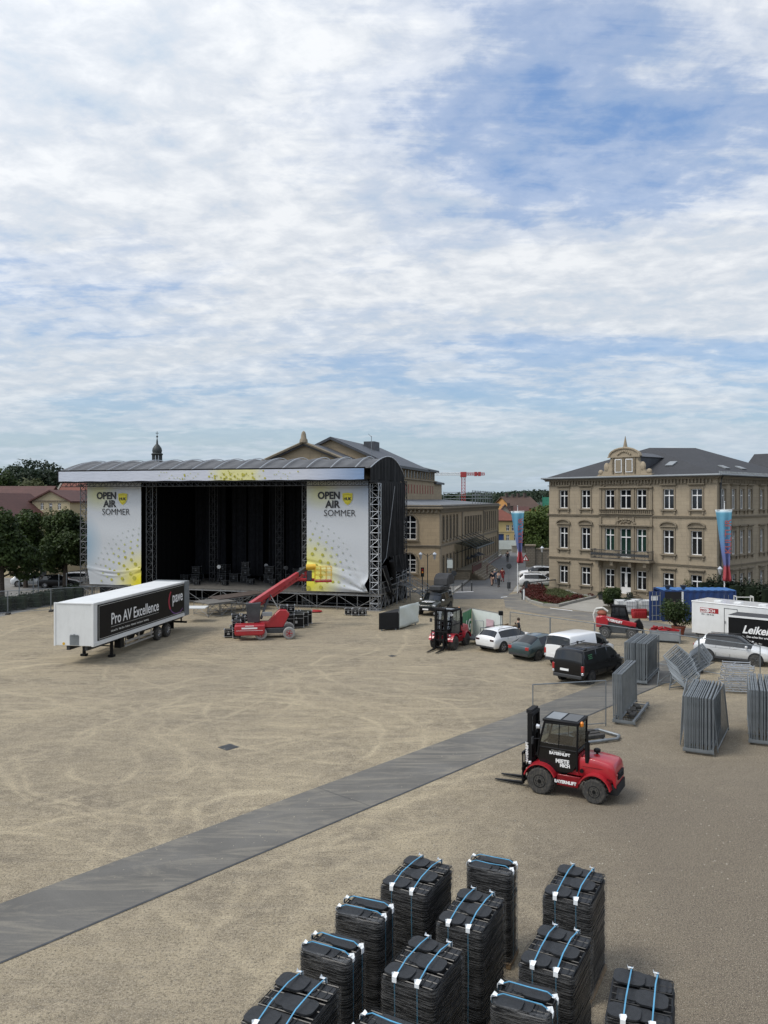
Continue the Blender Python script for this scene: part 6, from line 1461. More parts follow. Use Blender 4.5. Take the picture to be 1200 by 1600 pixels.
for x in (8.85, 10.3):
    for s, y in ((-1, .22), (1, TW - .22)): wheel(tr_, x, y, .49, .36, s, 'rubber', 'rim', rr=.5)
    MB().box(x - .62, x + .62, .02, .45, 1.02, 1.07).build('mudguard', M['black'], tr_, smooth=0)
MB().box(11.15, 11.19, .02, .5, .45, 1.1).build('mud_flap', M['black'], tr_, smooth=0)
MB().box(TL - .12, TL, .1, TW - .1, .5, .64).box(TL - .1, TL - .02, .5, .6, .6, TB).box(TL - .1, TL - .02, TW - .6, TW - .5, .6, TB).build('rear_bumper', M['black'], tr_, smooth=0)
MB().cyl((.0, TW - .55, TB + .12), (-.012, TW - .55, TB + .12), .09, n=10).build('sticker', M['yellow'], tr_, smooth=0)

# ---------------------------------------------------------------- articulated boom lift
bl = thing('boom_lift', 'red telescopic boom lift with raised boom and yellow railed basket before the stage', 'boom lift', Vector((-8.85, 57.6, 0)), R(8))
for x, y, s in ((1.15, -1.35, -1), (1.2, 1.2, 1)): pass
b = MB(); b.box(-.4, 2.2, -.55, .55, .35, .72); b.box(-.3, .1, -1.0, 1.0, .3, .5); b.box(1.7, 2.1, -1.0, 1.0, .3, .5); b.build('chassis', M['darksteel'], bl, bevel=.03)
for x, y, s in ((-.1, -1.1, -1), (1.9, -1.1, -1), (-.1, 1.1, 1), (1.9, 1.1, 1)): wheel(bl, x, y, .43, .34, s, 'tyregrey', 'red2', rr=.55)
b = MB(); b.prism([(-1.95, .42), (-1.8, .36), (.0, .36), (.18, .5), (.2, 1.12), (-1.95, 1.12)], -1.5, -.35, 0); cw = b.build('counterweight', M['red'], bl, bevel=.10, seg=3)
MB().box(-1.45, -.35, -1.515, -1.502, .84, .95).build('marking_plate', M['letter'], cw, smooth=0); text('BOOM LIFT', .0001, M['letter'], cw) if False else None
MB().box(-1.2, -.6, -1.512, -1.502, 1.03, 1.08).box(-1.85, .05, -1.508, -1.501, .72, .74).build('marking_strip', M['letter'], cw, smooth=0)
b = MB(); b.prism([(-.6, .75), (1.5, .75), (1.95, 1.7), (1.7, 2.0), (1.2, 2.02), (.4, 1.2), (-.6, 1.2)], -.45, .1); b.build('turntable', M['red'], bl, bevel=.05)
MB().prism([(-1.05, 1.15), (-.2, 1.15), (-.12, 2.55), (-1.2, 2.55)], -.55, .35).build('boom_cover', M['darksteel'], bl, bevel=.04)
MB().box(.0, .7, -.62, -.46, 1.6, 1.9).build('control_box', M['zinc'], bl, bevel=.02)
bpv = Vector((-.75, -.1, 2.42)); tip = Vector((3.3, 4.6, 4.55)); dd = tip - bpv; Lb = dd.length; q = dd.to_track_quat('X', 'Z').to_matrix()
def beam(b, s0_, s1_, w_, h_, off=0):
    b.cbox(bpv + dd.normalized() * (s0_ + s1_) / 2 + q @ Vector((0, 0, off)), (s1_ - s0_, w_, h_), q)
b = MB(); beam(b, -.15, Lb * .62, .36, .42); b.build('main_boom', M['red'], bl, bevel=.03)
b = MB(); beam(b, Lb * .62, Lb * .84, .28, .32); b.build('inner_boom', M['red'], bl, bevel=.02); b = MB(); beam(b, Lb * .84, Lb * 1.0, .24, .28); b.build('boom_tip', M['darksteel'], bl, bevel=.02)
b = MB(); beam(b, .8, Lb * .95, .10, .12, -.42); beam(b, 1.4, Lb * .85, .04, .10, -.30)
for i in range(9): beam(b, 1.0 + i * .7, 1.12 + i * .7, .14, .36, -.3)
b.build('hose_carrier', M['cranered'], bl, smooth=0)
b = MB(); b.cyl((-.1, -.3, 1.4), bpv + dd * .3 + Vector((0, 0, -.2)), .09, n=8); b.cyl((1.3, -.2, 1.8), bpv + dd * .30, .05, n=8); b.build('lift_cylinder', M['darksteel'], bl)
tp_ = tip + Vector((.0, 0, -.1))
b = MB(); b.cyl(tp_ + Vector((-.1, 0, .1)), tp_ + Vector((.25, .0, -.75)), .15, n=8); b.cyl(tp_ + Vector((-.7, 0, -.75)), tp_ + Vector((.7, 0, -.8)), .13, n=8); b.build('jib', M['red'], bl)
MB().cbox(tp_ + Vector((.30, 0, -.45)), (.4, .5, .8)).build('basket_pivot', M['darksteel'], bl, bevel=.04); MB().cyl(tp_ + Vector((.05, -.2, .22)), tp_ + Vector((.8, -.2, .26)), .22, n=12).build('rotator', M['yellow'], bl)
bk = tp_ + Vector((.75, -.55, -.95)); b = MB(); b.box(bk.x, bk.x + 1.3, bk.y, bk.y + 1.0, bk.z, bk.z + .16); bs = b.build('basket_floor', M['red'], bl, bevel=.02)
b = MB()
for z in (.55, .9, 1.2):
    pts = [(bk.x, bk.y), (bk.x + 1.3, bk.y), (bk.x + 1.3, bk.y + 1), (bk.x, bk.y + 1), (bk.x, bk.y)]; b.tube([(x, y, bk.z + z) for x, y in pts], .022, 5)
for x in (0, .45, .9, 1.3):
    for y in (0, 1): b.cyl((bk.x + x, bk.y + y, bk.z + .16), (bk.x + x, bk.y + y, bk.z + 1.2), .022, n=5)
b.build('basket_rail', M['yellow'], bl)

# flight cases on the gravel
fcA = flight_case(.6, .55, .5, 'black metal edged case on the gravel left of the boom lift, at the pile front', 'cases piled left of the boom lift'); fcA.location = P(357, 996); fcA.rotation_euler.z = R(10); TA = snap(fcA)
for px, py, z, w_ in ((370, 997, 0, 'front right'), (366, 990, 0, 'middle'), (379, 990, 0, 'right'), (377, 983, 0, 'back')): dup(fcA, P(px, py), R(8 + px % 7), 'black metal edged case on the gravel left of the boom lift, %s' % w_, tree=TA)
for px, py, w_ in ((369, 996, 'front'), (376, 989, 'middle'), (384, 985, 'back right'), (368, 985, 'back left')): dup(fcA, P(px, py) + Vector((0, .1, .62)), R(6 + px % 5), 'black case lying on top of the pile left of the boom lift, %s' % w_, tree=TA)
fcB = flight_case(1.15, .62, 1.0, 'tall black case right of the boom lift, front left of its block', 'tall cases standing right of the boom lift'); fcB.location = P(448, 982); fcB.rotation_euler.z = R(6); TB_ = snap(fcB)
for px, py, w_ in ((463, 981, 'front middle'), (470, 978, 'second from the right'), (476, 975, 'rightmost'), (446, 976, 'back left'), (458, 975, 'back middle')): dup(fcB, P(px, py), R(6 if w_[0] == 'f' else 8), 'tall black case right of the boom lift, %s' % w_, tree=TB_)
for px, py, w_ in ((443, 981, 'left'), (454, 980, 'right')): c = dup(fcA, P(px, py) + Vector((0, .2, 1.12)), R(6), 'small black case on top of the tall case block, %s' % w_, tree=TA, group='cases on the tall case block')
for px, py, w_ in ((545, 961, 'left'), (556, 962, 'middle'), (567, 962, 'right')): dup(fcA, P(px, py), R(-8), 'silver edged case on the ground under the right banner, %s' % w_, tree=TA, group='cases under the right banner')
t = thing('cloth_bundle', 'small flat red cloth bundle under the right banner edge', 'cloth', P(491, 957)); MB().ell((0, 0, .12), (.75, .3, .14)).build('cloth', M['red2'], t)

# ---------------------------------------------------------------- wrapped stacks of black chairs
def seatplate(b, x, y, z, w, d, tilt=0, m=1, th=.02, round_=.3):
    n = 5; pts = []
    for cx, cy, a0 in ((w / 2, d / 2, 0), (-w / 2, d / 2, 90), (-w / 2, -d / 2, 180), (w / 2, -d / 2, 270)):
        r = min(w, d) * round_; sx = 1 if cx > 0 else -1; sy = 1 if cy > 0 else -1
        for k in range(n): a = R(a0 + 90 * k / (n - 1)); pts.append((cx - sx * r + r * math.cos(a), cy - sy * r + r * math.sin(a)))
    o = MB().prism(pts, -th / 2, th / 2, m, ax='z'); o.xf(Matrix.Translation((x, y, z)) @ Matrix.Rotation(tilt, 4, 'X')); b.join(o)
def chair_stack(name, label, corner, rz, W, L, H, kind, seed, film=1.0):
    "corner = left bottom corner, local x across (W), local y to the back (L)"
    t = thing(name, label, 'chair stack', corner, rz, 'wrapped chair stacks on pallets in the foreground'); rd = random.Random(seed)
    b = MB()
    for i in range(5): b.box(i * W / 5, i * W / 5 + W / 6.5, 0, L, .12, .14)
    for x in (0, W / 2 - .05, W - .1): b.box(x, x + .1, .01, L - .01, .02, .118)
    b.build('pallet', M['wood'], t, smooth=0)
    cols = 3 if kind == 'A' else 2; b = MB(); cl = L / cols; z = .15; k = 0
    def rrect(w, l, r, n=4):
        out = []
        for cx, cy, a0 in ((w - r, l - r, 0), (r, l - r, 90), (r, r, 180), (w - r, r, 270)):
            for q in range(n): a = R(a0 + 90 * q / (n - 1)); out.append((cx + r * math.cos(a), cy + r * math.sin(a)))
        return out
    rc = .10 if kind == 'A' else .14
    while z < H - .05:   # folded chairs nested flat: thin rims over a darker recess, each slightly shifted
        th = .044; jx, jy = rd.uniform(-.007, .007), rd.uniform(-.007, .007); g0 = rd.uniform(.006, .014)
        b.prism([(x + jx, y + jy) for x, y in rrect(W - 2 * g0, L - 2 * g0, rc)], z, z + .022 + rd.uniform(-.003, .004), 0, ax='z')
        b.prism([(.035 + x, .035 + y) for x, y in rrect(W - .07, L - .07, rc, 3)], z + .022, z + th, 1, ax='z'); z += th; k += 1
    b.build('chair_pile', [M['chair'], M['blackmatt']], t, smooth=30)
    # chairs on top
    for c in range(cols):
        b = MB(); yc = (c + .5) * cl; s = 1 if c % 2 else -1; zz = H - .02 + (.012 if c == 1 else 0) + (.03 if kind == 'A' and c == cols - 1 else 0)
        xs = -.22 * W if c % 2 == 0 else .16 * W
        seatplate(b, W / 2 + xs, yc - .02, zz + .055, W * .50, cl * .86, rd.uniform(-.04, .04), 1, .03, .30); seatplate(b, W / 2 + xs + .20 * W * s * -1, yc + .04, zz + .03, W * .42, cl * .72, rd.uniform(-.05, .05), 1, .02, .25)
        for x in (.04, W * .3, W * .5, W * .70, W - .04): b.cyl((x, c * cl + .05, zz + .01), (x, (c + 1) * cl - .05, zz + .01 + rd.uniform(-.01, .02)), .012, n=5)
        for y in (c * cl + .035, (c + 1) * cl - .035, yc): b.cyl((.04, y, zz + .015), (W - .04, y, zz + .02), .013, n=5)
        for e in range(3): x = W * (.60 + .13 * e) if s < 0 else W * (.12 + .1 * e); b.box(x, x + .025, c * cl + .06, (c + 1) * cl - .06, zz - .02, zz + .03)
        x0 = W * .04 if c % 2 else W * .5
        seatplate(b, W / 2 - xs * 1.35, yc, zz + .015, W * .30, cl * .74, 0, 1, .014, .2)
        b.build('folded_chair', [M['chair'], M['chairseat']], t, smooth=30)
    # straps, edge guards
    for k in range(2):
        b = MB(); wv_ = .011
        if kind == 'A':
            x = W * (.28 + .42 * k); path = [(x, -.012, H * .08), (x + .01, -.014, H * .6), (x, -.012, H + .03), (x + rd.uniform(-.02, .02), L * .33, H + .125), (x + rd.uniform(-.01, .02), L * .7, H + .145), (x + .02, L + .01, H + .10), (x, L + .012, H * .1)]; ax = 0
        else:
            y = L * (.26 + .44 * k); path = [(-.012, y, H * .1), (-.014, y, H + .03), (W * .18, y, H + .125), (W * .5, y + rd.uniform(-.02, .02), H + .115), (W * .84, y, H + .12), (W + .012, y, H + .03), (W + .014, y + .01, H * .08)]; ax = 1
        for p, q_ in zip(path[:-1], path[1:]):
            p, q_ = Vector(p), Vector(q_); mi_ = 1 if abs(p.z - q_.z) > .3 else 0; e = Vector((wv_, 0, 0)) if ax == 0 else Vector((0, wv_, 0)); u = (q_ - p).cross(e).normalized() * .004
            b.add([p - e - u, p + e - u, q_ + e - u, q_ - e - u, p - e + u, p + e + u, q_ + e + u, q_ - e + u], [(0, 1, 2, 3), (4, 5, 6, 7), (0, 1, 5, 4), (2, 3, 7, 6), (1, 2, 6, 5), (0, 3, 7, 4)], mi_)
        b.build('strap', [M['strap'], M['strapdull']], t, smooth=0)
        ends = ((x, -.02, 0), (x, L + .02, 1)) if kind == 'A' else ((-.02, y, 2), (W + .02, y, 3))
        for ex, ey, wh in ends:
            g_ = MB(); h_ = .075 + rd.uniform(-.02, .02); w2 = .040; tl = rd.uniform(-.25, .25)
            g_.box(-w2, w2, -.006, .0, -h_, .0); g_.add([(-w2, 0, .0), (w2, 0, .0), (w2 * 1.1, .10, .035), (-w2 * 1.0, .09, .03), (-w2 * 1.5, .03, .05), (w2 * 1.5, .02, .055)], [(0, 1, 2, 3), (0, 3, 4), (1, 5, 2)])
            rz2 = {0: 0, 1: math.pi, 2: -math.pi / 2, 3: math.pi / 2}[wh]
            o = g_.build('edge_guard', M['paper'], t, loc=(ex, ey, H + .045 + (.05 if wh == 1 else 0)), rotz=rz2 + tl * .4, smooth=0)
    # stretch film, slightly bellied and creased
    b = MB(); rows_ = 14; per_ = [(x - .018, y - .018) for x, y in rrect(W + .036, L + .036, rc + .01, 9)]; n = len(per_)
    top = H + .02
    for j in range(rows_ + 1):
        z = .12 + (top - .12) * j / rows_
        for x, y in per_:
            f = 1 + rd.uniform(-.002, .003) + .004 * math.sin(j * 1.3 + x * 4); b.v.append((W / 2 + (x - W / 2) * f, L / 2 + (y - L / 2) * f, z + rd.uniform(-.01, .01)))
    for j in range(rows_):
        for i in range(n): b.f.append((j * n + i, j * n + (i + 1) % n, (j + 1) * n + (i + 1) % n, (j + 1) * n + i)); b.m.append(0)
    if kind == 'B':  # gathered over the rim
        m0 = len(b.v)
        for k_, (x, y) in enumerate(per_): f = .93 + rd.uniform(-.03, .03); b.v.append((W / 2 + (x - W / 2) * f, L / 2 + (y - L / 2) * f, H + .08 + rd.uniform(-.015, .02)))
        for i in range(n): b.f.append((rows_ * n + i, rows_ * n + (i + 1) % n, m0 + (i + 1) % n, m0 + i)); b.m.append(0)
    b.build('stretch_film', M['film'], t, smooth=50, fix=True)
    return t
RA = R(-28)
def cs(kind, lx, ly, W, L, H, rz, label, seed): c = P(lx, ly, H); chair_stack('chair_stack', label, Vector((c.x, c.y, 0)), rz, W, L, H, kind, seed)
cs('A', 592, 1382, 1.08, 1.45, 2.0, RA, 'black chair stack at the back left, straps running front to back', 1)
cs('B', 727, 1356, 1.0, .72, 2.0, R(-24), 'narrow black chair stack at the back, between the two large back stacks', 2)
cs('A', 846, 1397, 1.0, 1.42, 2.0, RA, 'black chair stack standing farthest right in the back row', 3)
cs('B', 520, 1429, 1.0, .82, 2.0, R(-22), 'black chair stack left of the back left stack, straps running sideways', 4)
cs('A', 680, 1440, .95, 1.38, 2.0, R(-27), 'black chair stack with blue straps in the centre of the second row', 5)
cs('B', 465, 1487, 1.0, .76, 2.0, R(-26), 'black chair stack with sideways straps, second from the left in the front row', 6)
cs('A', 594, 1522, 1.0, 1.30, 2.0, R(-29), 'black chair stack with front to back straps, middle of the front rows', 7)
cs('A', 808, 1504, .98, 1.35, 2.0, R(-29), 'black chair stack before the farthest right stack of the back row', 8)
cs('B', 764, 1572, .95, .80, 1.98, R(-25), 'chair stack with film gathered over its rim at the bottom edge', 9)
cs('A', 372, 1597, 1.08, 1.38, 2.0, R(-24), 'leftmost black chair stack, cut by the bottom edge', 10)
cs('A', 944, 1590, 1.0, 1.35, 2.0, R(-22), 'rightmost black chair stack, cut by the bottom edge', 11)
cs('B', 536, 1622, 1.0, .78, 2.0, R(-30), 'chair stack only just showing its top at the bottom edge centre', 12)

# ---------------------------------------------------------------- fence panels and trolleys
def panel_proto(name, label, group, dens=.055):
    t = thing(name, label, 'fence panel', (0, 0, 0), 0, group); L, Hh = 3.45, 2.0
    b = MB(); r = .025
    b.tube([(0, 0, 0), (0, 0, Hh), (L, 0, Hh), (L, 0, 0)], r, 6); b.cyl((0, 0, .12), (L, 0, .12), r * .9, n=6); b.build('frame', M['galv'], t)
    b = MB(); n = int(L / dens)
    for i in range(1, n): x = L * i / n; b.cyl((x, .004, .12), (x, .004, Hh), .0036, n=3, cap=False)
    for z in (.4, .85, 1.3, 1.7): b.cyl((0, .008, z), (L, .008, z), .0036, n=3, cap=False)
    b.build('wire_mesh', M['galv'], t, smooth=0); return t
pp0 = panel_proto('mesh_fence', 'single upright mesh fence panel standing behind the nearest forklift', None)
a_ = P(832.5, 1070, 2.03); e_ = P(948.5, 1063.5, 2.03); pp0.location = (a_.x, a_.y, .04); pp0.rotation_euler.z = ang((e_.x - a_.x, e_.y - a_.y)); TP = snap(pp0)
def dup_tilt(loc, rz, tilt, label, group):
    c = dup(pp0, loc, rz, label, group, tree=TP); c.rotation_euler = (tilt, 0, rz); return c
def trolley(loc, rz, W, label, L=3.7):
    t = thing('fence_trolley', label, 'trolley', loc, rz); b = MB()
    for y in (.02, W - .1): b.box(-.05, L, y, y + .09, .13, .25)
    for x in (-.06, L * .33, L * .66, L - .1): b.box(x, x + .08, -.02, W + .02, .09, .128)
    b.box(-.08, -.055, -.02, W + .02, .13, .24)
    b.build('base_frame', M['galv'], t, smooth=0)
    b = MB(); n = int(W / .07)
    for x in (.05, L - .2):
        for i in range(n): b.box(x, x + .05, .04 + i * .07, .055 + i * .07, .222, .30)
    b.build('comb', M['galv'], t, smooth=0)
    for x in (.2, L - .3):
        for y in (.08, W - .08): MB().cyl((x, y - .03, .055), (x, y + .03, .055), .055, n=10).box(x - .04, x + .04, y - .035, y + .035, .08, .10).build('caster', M['rubber'], t)
    return t
# local x of every panel runs away from the camera
def stack(px, py, dirv_, W, n, tr_label, lab, group, z=.22, tilt=0, jitter=.03, fill=1.0, L=3.7, flip=False):
    o = P(px, py); rz = ang(dirv_); nv = Vector((dirv_[1], -dirv_[0], 0)).normalized(); rd = random.Random(px)
    trolley(o + nv * W, rz, W, tr_label, L)
    for i in range(n):
        c = o + nv * (.04 + i * W * fill / n) + Vector((rd.uniform(-jitter, jitter), rd.uniform(-jitter, jitter), z))
        dup_tilt(c, rz + rd.uniform(-.004, .004), tilt + rd.uniform(-.006, .006), lab, group)
stack(1068, 1176, (.46, .888), 1.1, 15, 'fence trolley loaded with upright panels nearest the camera', 'mesh fence panel standing in the full trolley nearest the camera', 'panels in the full trolley nearest the camera')
stack(1170, 1163, (.40, .917), 1.2, 15, 'fence trolley loaded with panels, cut by the right frame edge', 'mesh fence panel in the trolley cut by the right frame edge', 'panels in the trolley at the right frame edge')
stack(958, 1131, (.47, .883), .95, 6, 'half empty fence trolley right of the upright panel behind the forklift', 'mesh fence panel on the left side of the half empty trolley', 'panels on the half empty trolley', fill=.42, tilt=-.02)
stack(974, 1067, (.49, .872), 1.25, 16, 'fence trolley full of panels right of the black van', 'mesh fence panel in the full trolley right of the black van', 'panels in the trolley right of the black van')
dup_tilt(P(1117, 1180) + Vector((.12, 0, .1)), ang((.50, .866)), -.10, 'mesh fence panel leaning against the right side of the nearest full trolley', None)
dup_tilt(P(1063, 1166) + Vector((0, 0, .05)), ang((.40, .917)), .05, 'mesh fence panel leaning against the left side of the nearest full trolley', None)
for k, (x, y) in enumerate(((.9, .35), (1.7, .5), (2.4, .45), (1.2, .6))):
    o = P(958, 1131); r_ = Matrix.Rotation(ang((.47, .883)), 3, 'Z'); nv = Vector((.883, -.47, 0)); c = o + nv * .95 + r_ @ Vector((x, y - .1, 0)) + Vector((0, 0, .24))
    f = MB().cbox((0, 0, .07), (.65, .24, .13)).build('concrete_block', M['rubber'], loc=c, rotz=ang((.47, .883)) + .2 * k, bevel=.02)
    tag(f, 'dark concrete fence foot lying on the half empty trolley, %s' % ['front one', 'third from the front', 'rear one', 'second from the front'][k], 'fence foot', 'fence feet on the half empty trolley')
# trolley lying behind the forklift with feet on it
lt = thing('fence_trolley', 'low grey trolley with dark feet lying just behind the nearest forklift', 'trolley', P(900, 1166), R(20)); b = MB()
b.tube([(-.4, 0, .1), (2.0, 0, .1), (2.35, .35, .1), (2.0, 1.3, .12), (-.4, 1.3, .1), (-.4, 0, .1)], .06, 8); b.cyl((.4, 0, .1), (.4, 1.3, .1), .04); b.cyl((1.5, 0, .1), (1.5, 1.3, .1), .04); b.build('tube_frame', M['galv'], lt)
for k in range(3):
    f = MB().cbox((0, 0, .08), (1.0, .22, .14)).build('concrete_block', M['rubber'], loc=P(900, 1166) + Matrix.Rotation(R(20), 3, 'Z') @ Vector((1.05, .3 + k * .34, .13)), rotz=R(20), bevel=.02); tag(f, 'long dark fence foot on the low trolley behind the forklift, %s' % ['front', 'middle', 'back'][k], 'fence foot', 'feet on the low trolley')
# rectangular tube frames lying in a slumped pile
fr0 = MB(); r = .02; pts = [(0, 0, 0), (1.1, 0, 0), (1.1, .92, 0), (0, .92, 0), (0, 0, 0)]; fr0.tube(pts, .03, 6)
for i in range(1, 5): fr0.cyl((0, .92 * i / 5, 0), (1.1, .92 * i / 5, 0), .018, n=4)
fr0.cyl((.6, 0, 0), (.6, .92, 0), .015, n=5)
o0 = fr0.build('crowd_barrier', M['galv'], loc=(0, 0, 0)); base = P(1069, 1079); rd = random.Random(8)
gl_ = 'barrier frames in the slumped pile'
def setm(o, loc, yaw, tilt, inpl): o.matrix_world = Matrix.Translation(loc) @ Matrix.Rotation(yaw, 4, 'Z') @ Matrix.Rotation(tilt, 4, 'X') @ Matrix.Rotation(inpl, 4, 'Z')
for i in range(13):
    o = o0 if i == 0 else o0.copy()
    if i: col.objects.link(o)
    setm(o, base + Vector((.1 - .02 * i + rd.uniform(-.02, .02), -.1 + .05 * i, .10 + i * .082)), R(-4 + rd.uniform(-2, 2)), R(48 + rd.uniform(-2, 2)), R(40 + rd.uniform(-1.5, 1.5)))
    tag(o, 'bare tubular barrier frame in the slumped pile between the two rows of trolleys', 'barrier', gl_)
pr_ = thing('pile_rack', 'bent carrying rack under the slumped pile of barrier frames', 'rack', base + Vector((-.7, .1, 0)), R(20)); b = MB()
for x in (0, .9, 1.9):
    for y in (.05, 1.0): b.cyl((x, y, 0), (x + .1, y, .8), .03, n=5)
    b.cyl((x, .05, .9), (x, 1.0, .1), .025, n=5)
for y in (.05, 1.0): b.cyl((0, y, .12), (1.9, y, .12), .03, n=5); b.cyl((0, y, .2), (1.9, y, 1.0), .025, n=5)
b.build('legs', M['galv'], pr_)
b2 = P(1074, 1062)
for i in range(8):
    o = o0.copy(); col.objects.link(o); setm(o, b2 + Vector((1.0 + .07 * i, 1.2 + .1 * i, .05 + i * .05)), R(18 + rd.uniform(-3, 3)), R(60), R(24 + rd.uniform(-2, 2)))
    tag(o, 'bare tubular barrier frame in the darker pile behind, touching the crossover car view', 'barrier', 'barrier frames in the rear pile')
# silvery racks piled behind the nearest full trolley
rk0 = thing('steel_rack', 'lowest of the silvery steel racks stacked beside the crossover car', 'rack', P(1133, 1083), R(-10), 'silvery racks stacked in one pile'); b = MB(); w_, d_ = 1.35, 1.0
for y in (0, d_): b.cyl((0, y, .12), (w_, y, .12), .035, n=6); b.cyl((0, y, .24), (w_, y, .24), .028, n=6)
for x in (0, w_ / 3, w_ * 2 / 3, w_): b.cyl((x, 0, .12), (x, d_, .12), .03, n=6)
b.cyl((0, 0, .12), (w_ * .5, d_, .24), .02, n=5)
for x in (0, w_):
    for y in (0, d_): b.cyl((x, y, 0), (x, y, .3), .03, n=6)
b.build('tube_frame', M['alu'], rk0); TR = snap(rk0)
for i in range(1, 5): dup(rk0, P(1133, 1083) + Vector((rd.uniform(-.06, .06), rd.uniform(-.05, .05), .30 * i)), R(-10 + rd.uniform(-4, 4)), '%s of the silvery steel racks stacked beside the crossover car' % ['', 'second from the bottom', 'middle one', 'second from the top', 'topmost'][i], tree=TR)
# row of upright panels fencing off the square behind the vehicles
A0 = Vector((8.95, 56.1, 0)); ln = Vector((.66, -.75, 0))
for i in range(5):
    c = dup(pp0, A0 + ln * 3.5 * i + Vector((0, 0, .04)), ang(ln), 'mesh fence panel in the row behind the vehicles, %s from the left' % ['first', 'second', 'third', 'fourth', 'fifth'][i], 'fence row behind the parked vehicles', tree=TP)
for i in range(6): tag(MB().cbox((0, 0, .07), (.25, .7, .13)).build('concrete_block', M['rubber'], loc=A0 + ln * (3.5 * i - .03) + Vector((0, 0, .0)), rotz=ang(ln), bevel=.02), 'concrete foot under the fence row behind the vehicles, %s from the left' % ['first', 'second', 'third', 'fourth', 'fifth', 'sixth'][i], 'fence foot', 'feet of the fence row')
B0 = P(12.5, 960)
for i in range(-1, 3):
    q = Vector((2.3 * 1.5, 2.0, 0)).normalized() * 3.5; 
    dup(pp0, B0 + q * (i + 0) + Vector((0, 0, .05)), ang(q), 'mesh fence panel before the long hedge, %s' % ['cut by the left edge', 'first whole one', 'second whole one', 'ending at the stage'][i + 1], 'fence before the left hedge', tree=TP)
    tag(MB().cbox((0, 0, .07), (.7, .3, .13)).build('concrete_block', M['rubber'], loc=B0 + q * i, rotz=ang(q) + R(70), bevel=.02), 'concrete fence foot before the long hedge, %s' % ['outside left', 'leftmost visible', 'middle', 'by the stage'][i + 1], 'fence foot', 'feet of the left fence')
# posts of the left hedge side
for k, (px, py) in enumerate(((30, 946), (52, 941), (60, 940), (92, 933), (104, 931))):
    o = MB().cyl((0, 0, 0), (0, 0, 2.3), .05, n=8).cyl((0, 0, 2.3), (0, 0, 2.36), .07, .02, n=8).build('post', M['galv'], loc=P(px, py)); tag(o, 'thin grey post behind the long hedge, %s from the left' % ['first', 'second', 'third', 'fourth', 'fifth'][k], 'post', 'posts behind the left hedge')
# branded scrim panels
g1 = scrim_panel(722.5, 55.8, 737.3, 58.1, 2.0, 'scrimgreen', 'green printed scrim panel folding away from the white one by the forklift'); text('LG', 1.1, M['letter'], g1, (.7, -.07, .6), (R(90), 0, 0), off=.02, name='lettering')
mat('scrimpink', (.60, .42, .46), .7)
g2 = scrim_panel(737.8, 58.0, 784, 55.2, 2.0, 'scrimwhite', 'white scrim panel with a pale pink patch behind the white estate car'); MB().box(1.7, 2.5, -.08, -.07, .5, 1.5).build('print_patch', M['scrimpink'], g2, smooth=0)
rl_ = thing('barrier_rail', 'dark two bar railing before the white scrim panel', 'railing', XY(751, 54.4), ang((.8, -.1))); b = MB(); b.tube([(0, 0, 0), (0, 0, 1.2), (1.35, 0, 1.25), (1.35, 0, 0)], .03, 6); b.cyl((0, 0, .6), (1.35, 0, .62), .025); b.build('rail', M['galv'], rl_)
pf_ = thing('dark_platform', 'low dark platform with rail behind the forklift and estate car', 'platform', XY(731, 54.6), ang((.9, -.42))); MB().box(0, 3.0, 0, 1.4, .35, .45).build('deck_panel', M['darksteel'], pf_, smooth=0); b = MB()
for x in (0, 1.5, 2.95):
    for y in (.02, 1.36): b.cyl((x, y, 0), (x, y, .35), .03)
b.tube([(.1, 1.3, .45), (.1, 1.3, 1.5), (.7, 1.3, 1.5), (.7, 1.3, .45)], .022, 5); b.build('legs', M['galv'], pf_)
cr_ = thing('wooden_crate', 'upright brown wooden crate between the scrim and the standing man', 'crate', XY(787, 54.5), ang((.8, -.6))); b = MB()
for i in range(7): b.box(0, .75, -.02, .0, .05 + i * .2, .2 + i * .2)
for x in (0, .7): b.box(x, x + .06, .001, .6, 0, 1.42)
for i in range(7): b.box(.76, .78, 0, .6, .05 + i * .2, .2 + i * .2)
b.build('slats', M['wood'], cr_, smooth=0); MB().box(.05, .7, .05, .55, .05, 1.3).build('filling', M['blackmatt'], cr_, smooth=0)
lh = thing('lamp_box', 'small black box on a pole at the end of the white scrim', 'box', XY(782.5, 55.0)); MB().cyl((0, 0, 0), (0, 0, 2.0), .03).build('pole', M['galv'], lh); MB().cbox((0, 0, 2.12), (.3, .3, .3)).build('box', M['black'], lh, bevel=.03)
kb_ = thing('gear_heap', 'heap of black gear on the ground beside the standing man', 'gear', XY(801, 54.6)); b = MB(); b.ell((0, 0, .55), (.8, .45, .3)); b.ell((.5, .1, .5), (.4, .4, .25)); b.box(-.7, .7, -.35, .35, 0, .5); b.build('bags', M['blackmatt'], kb_)
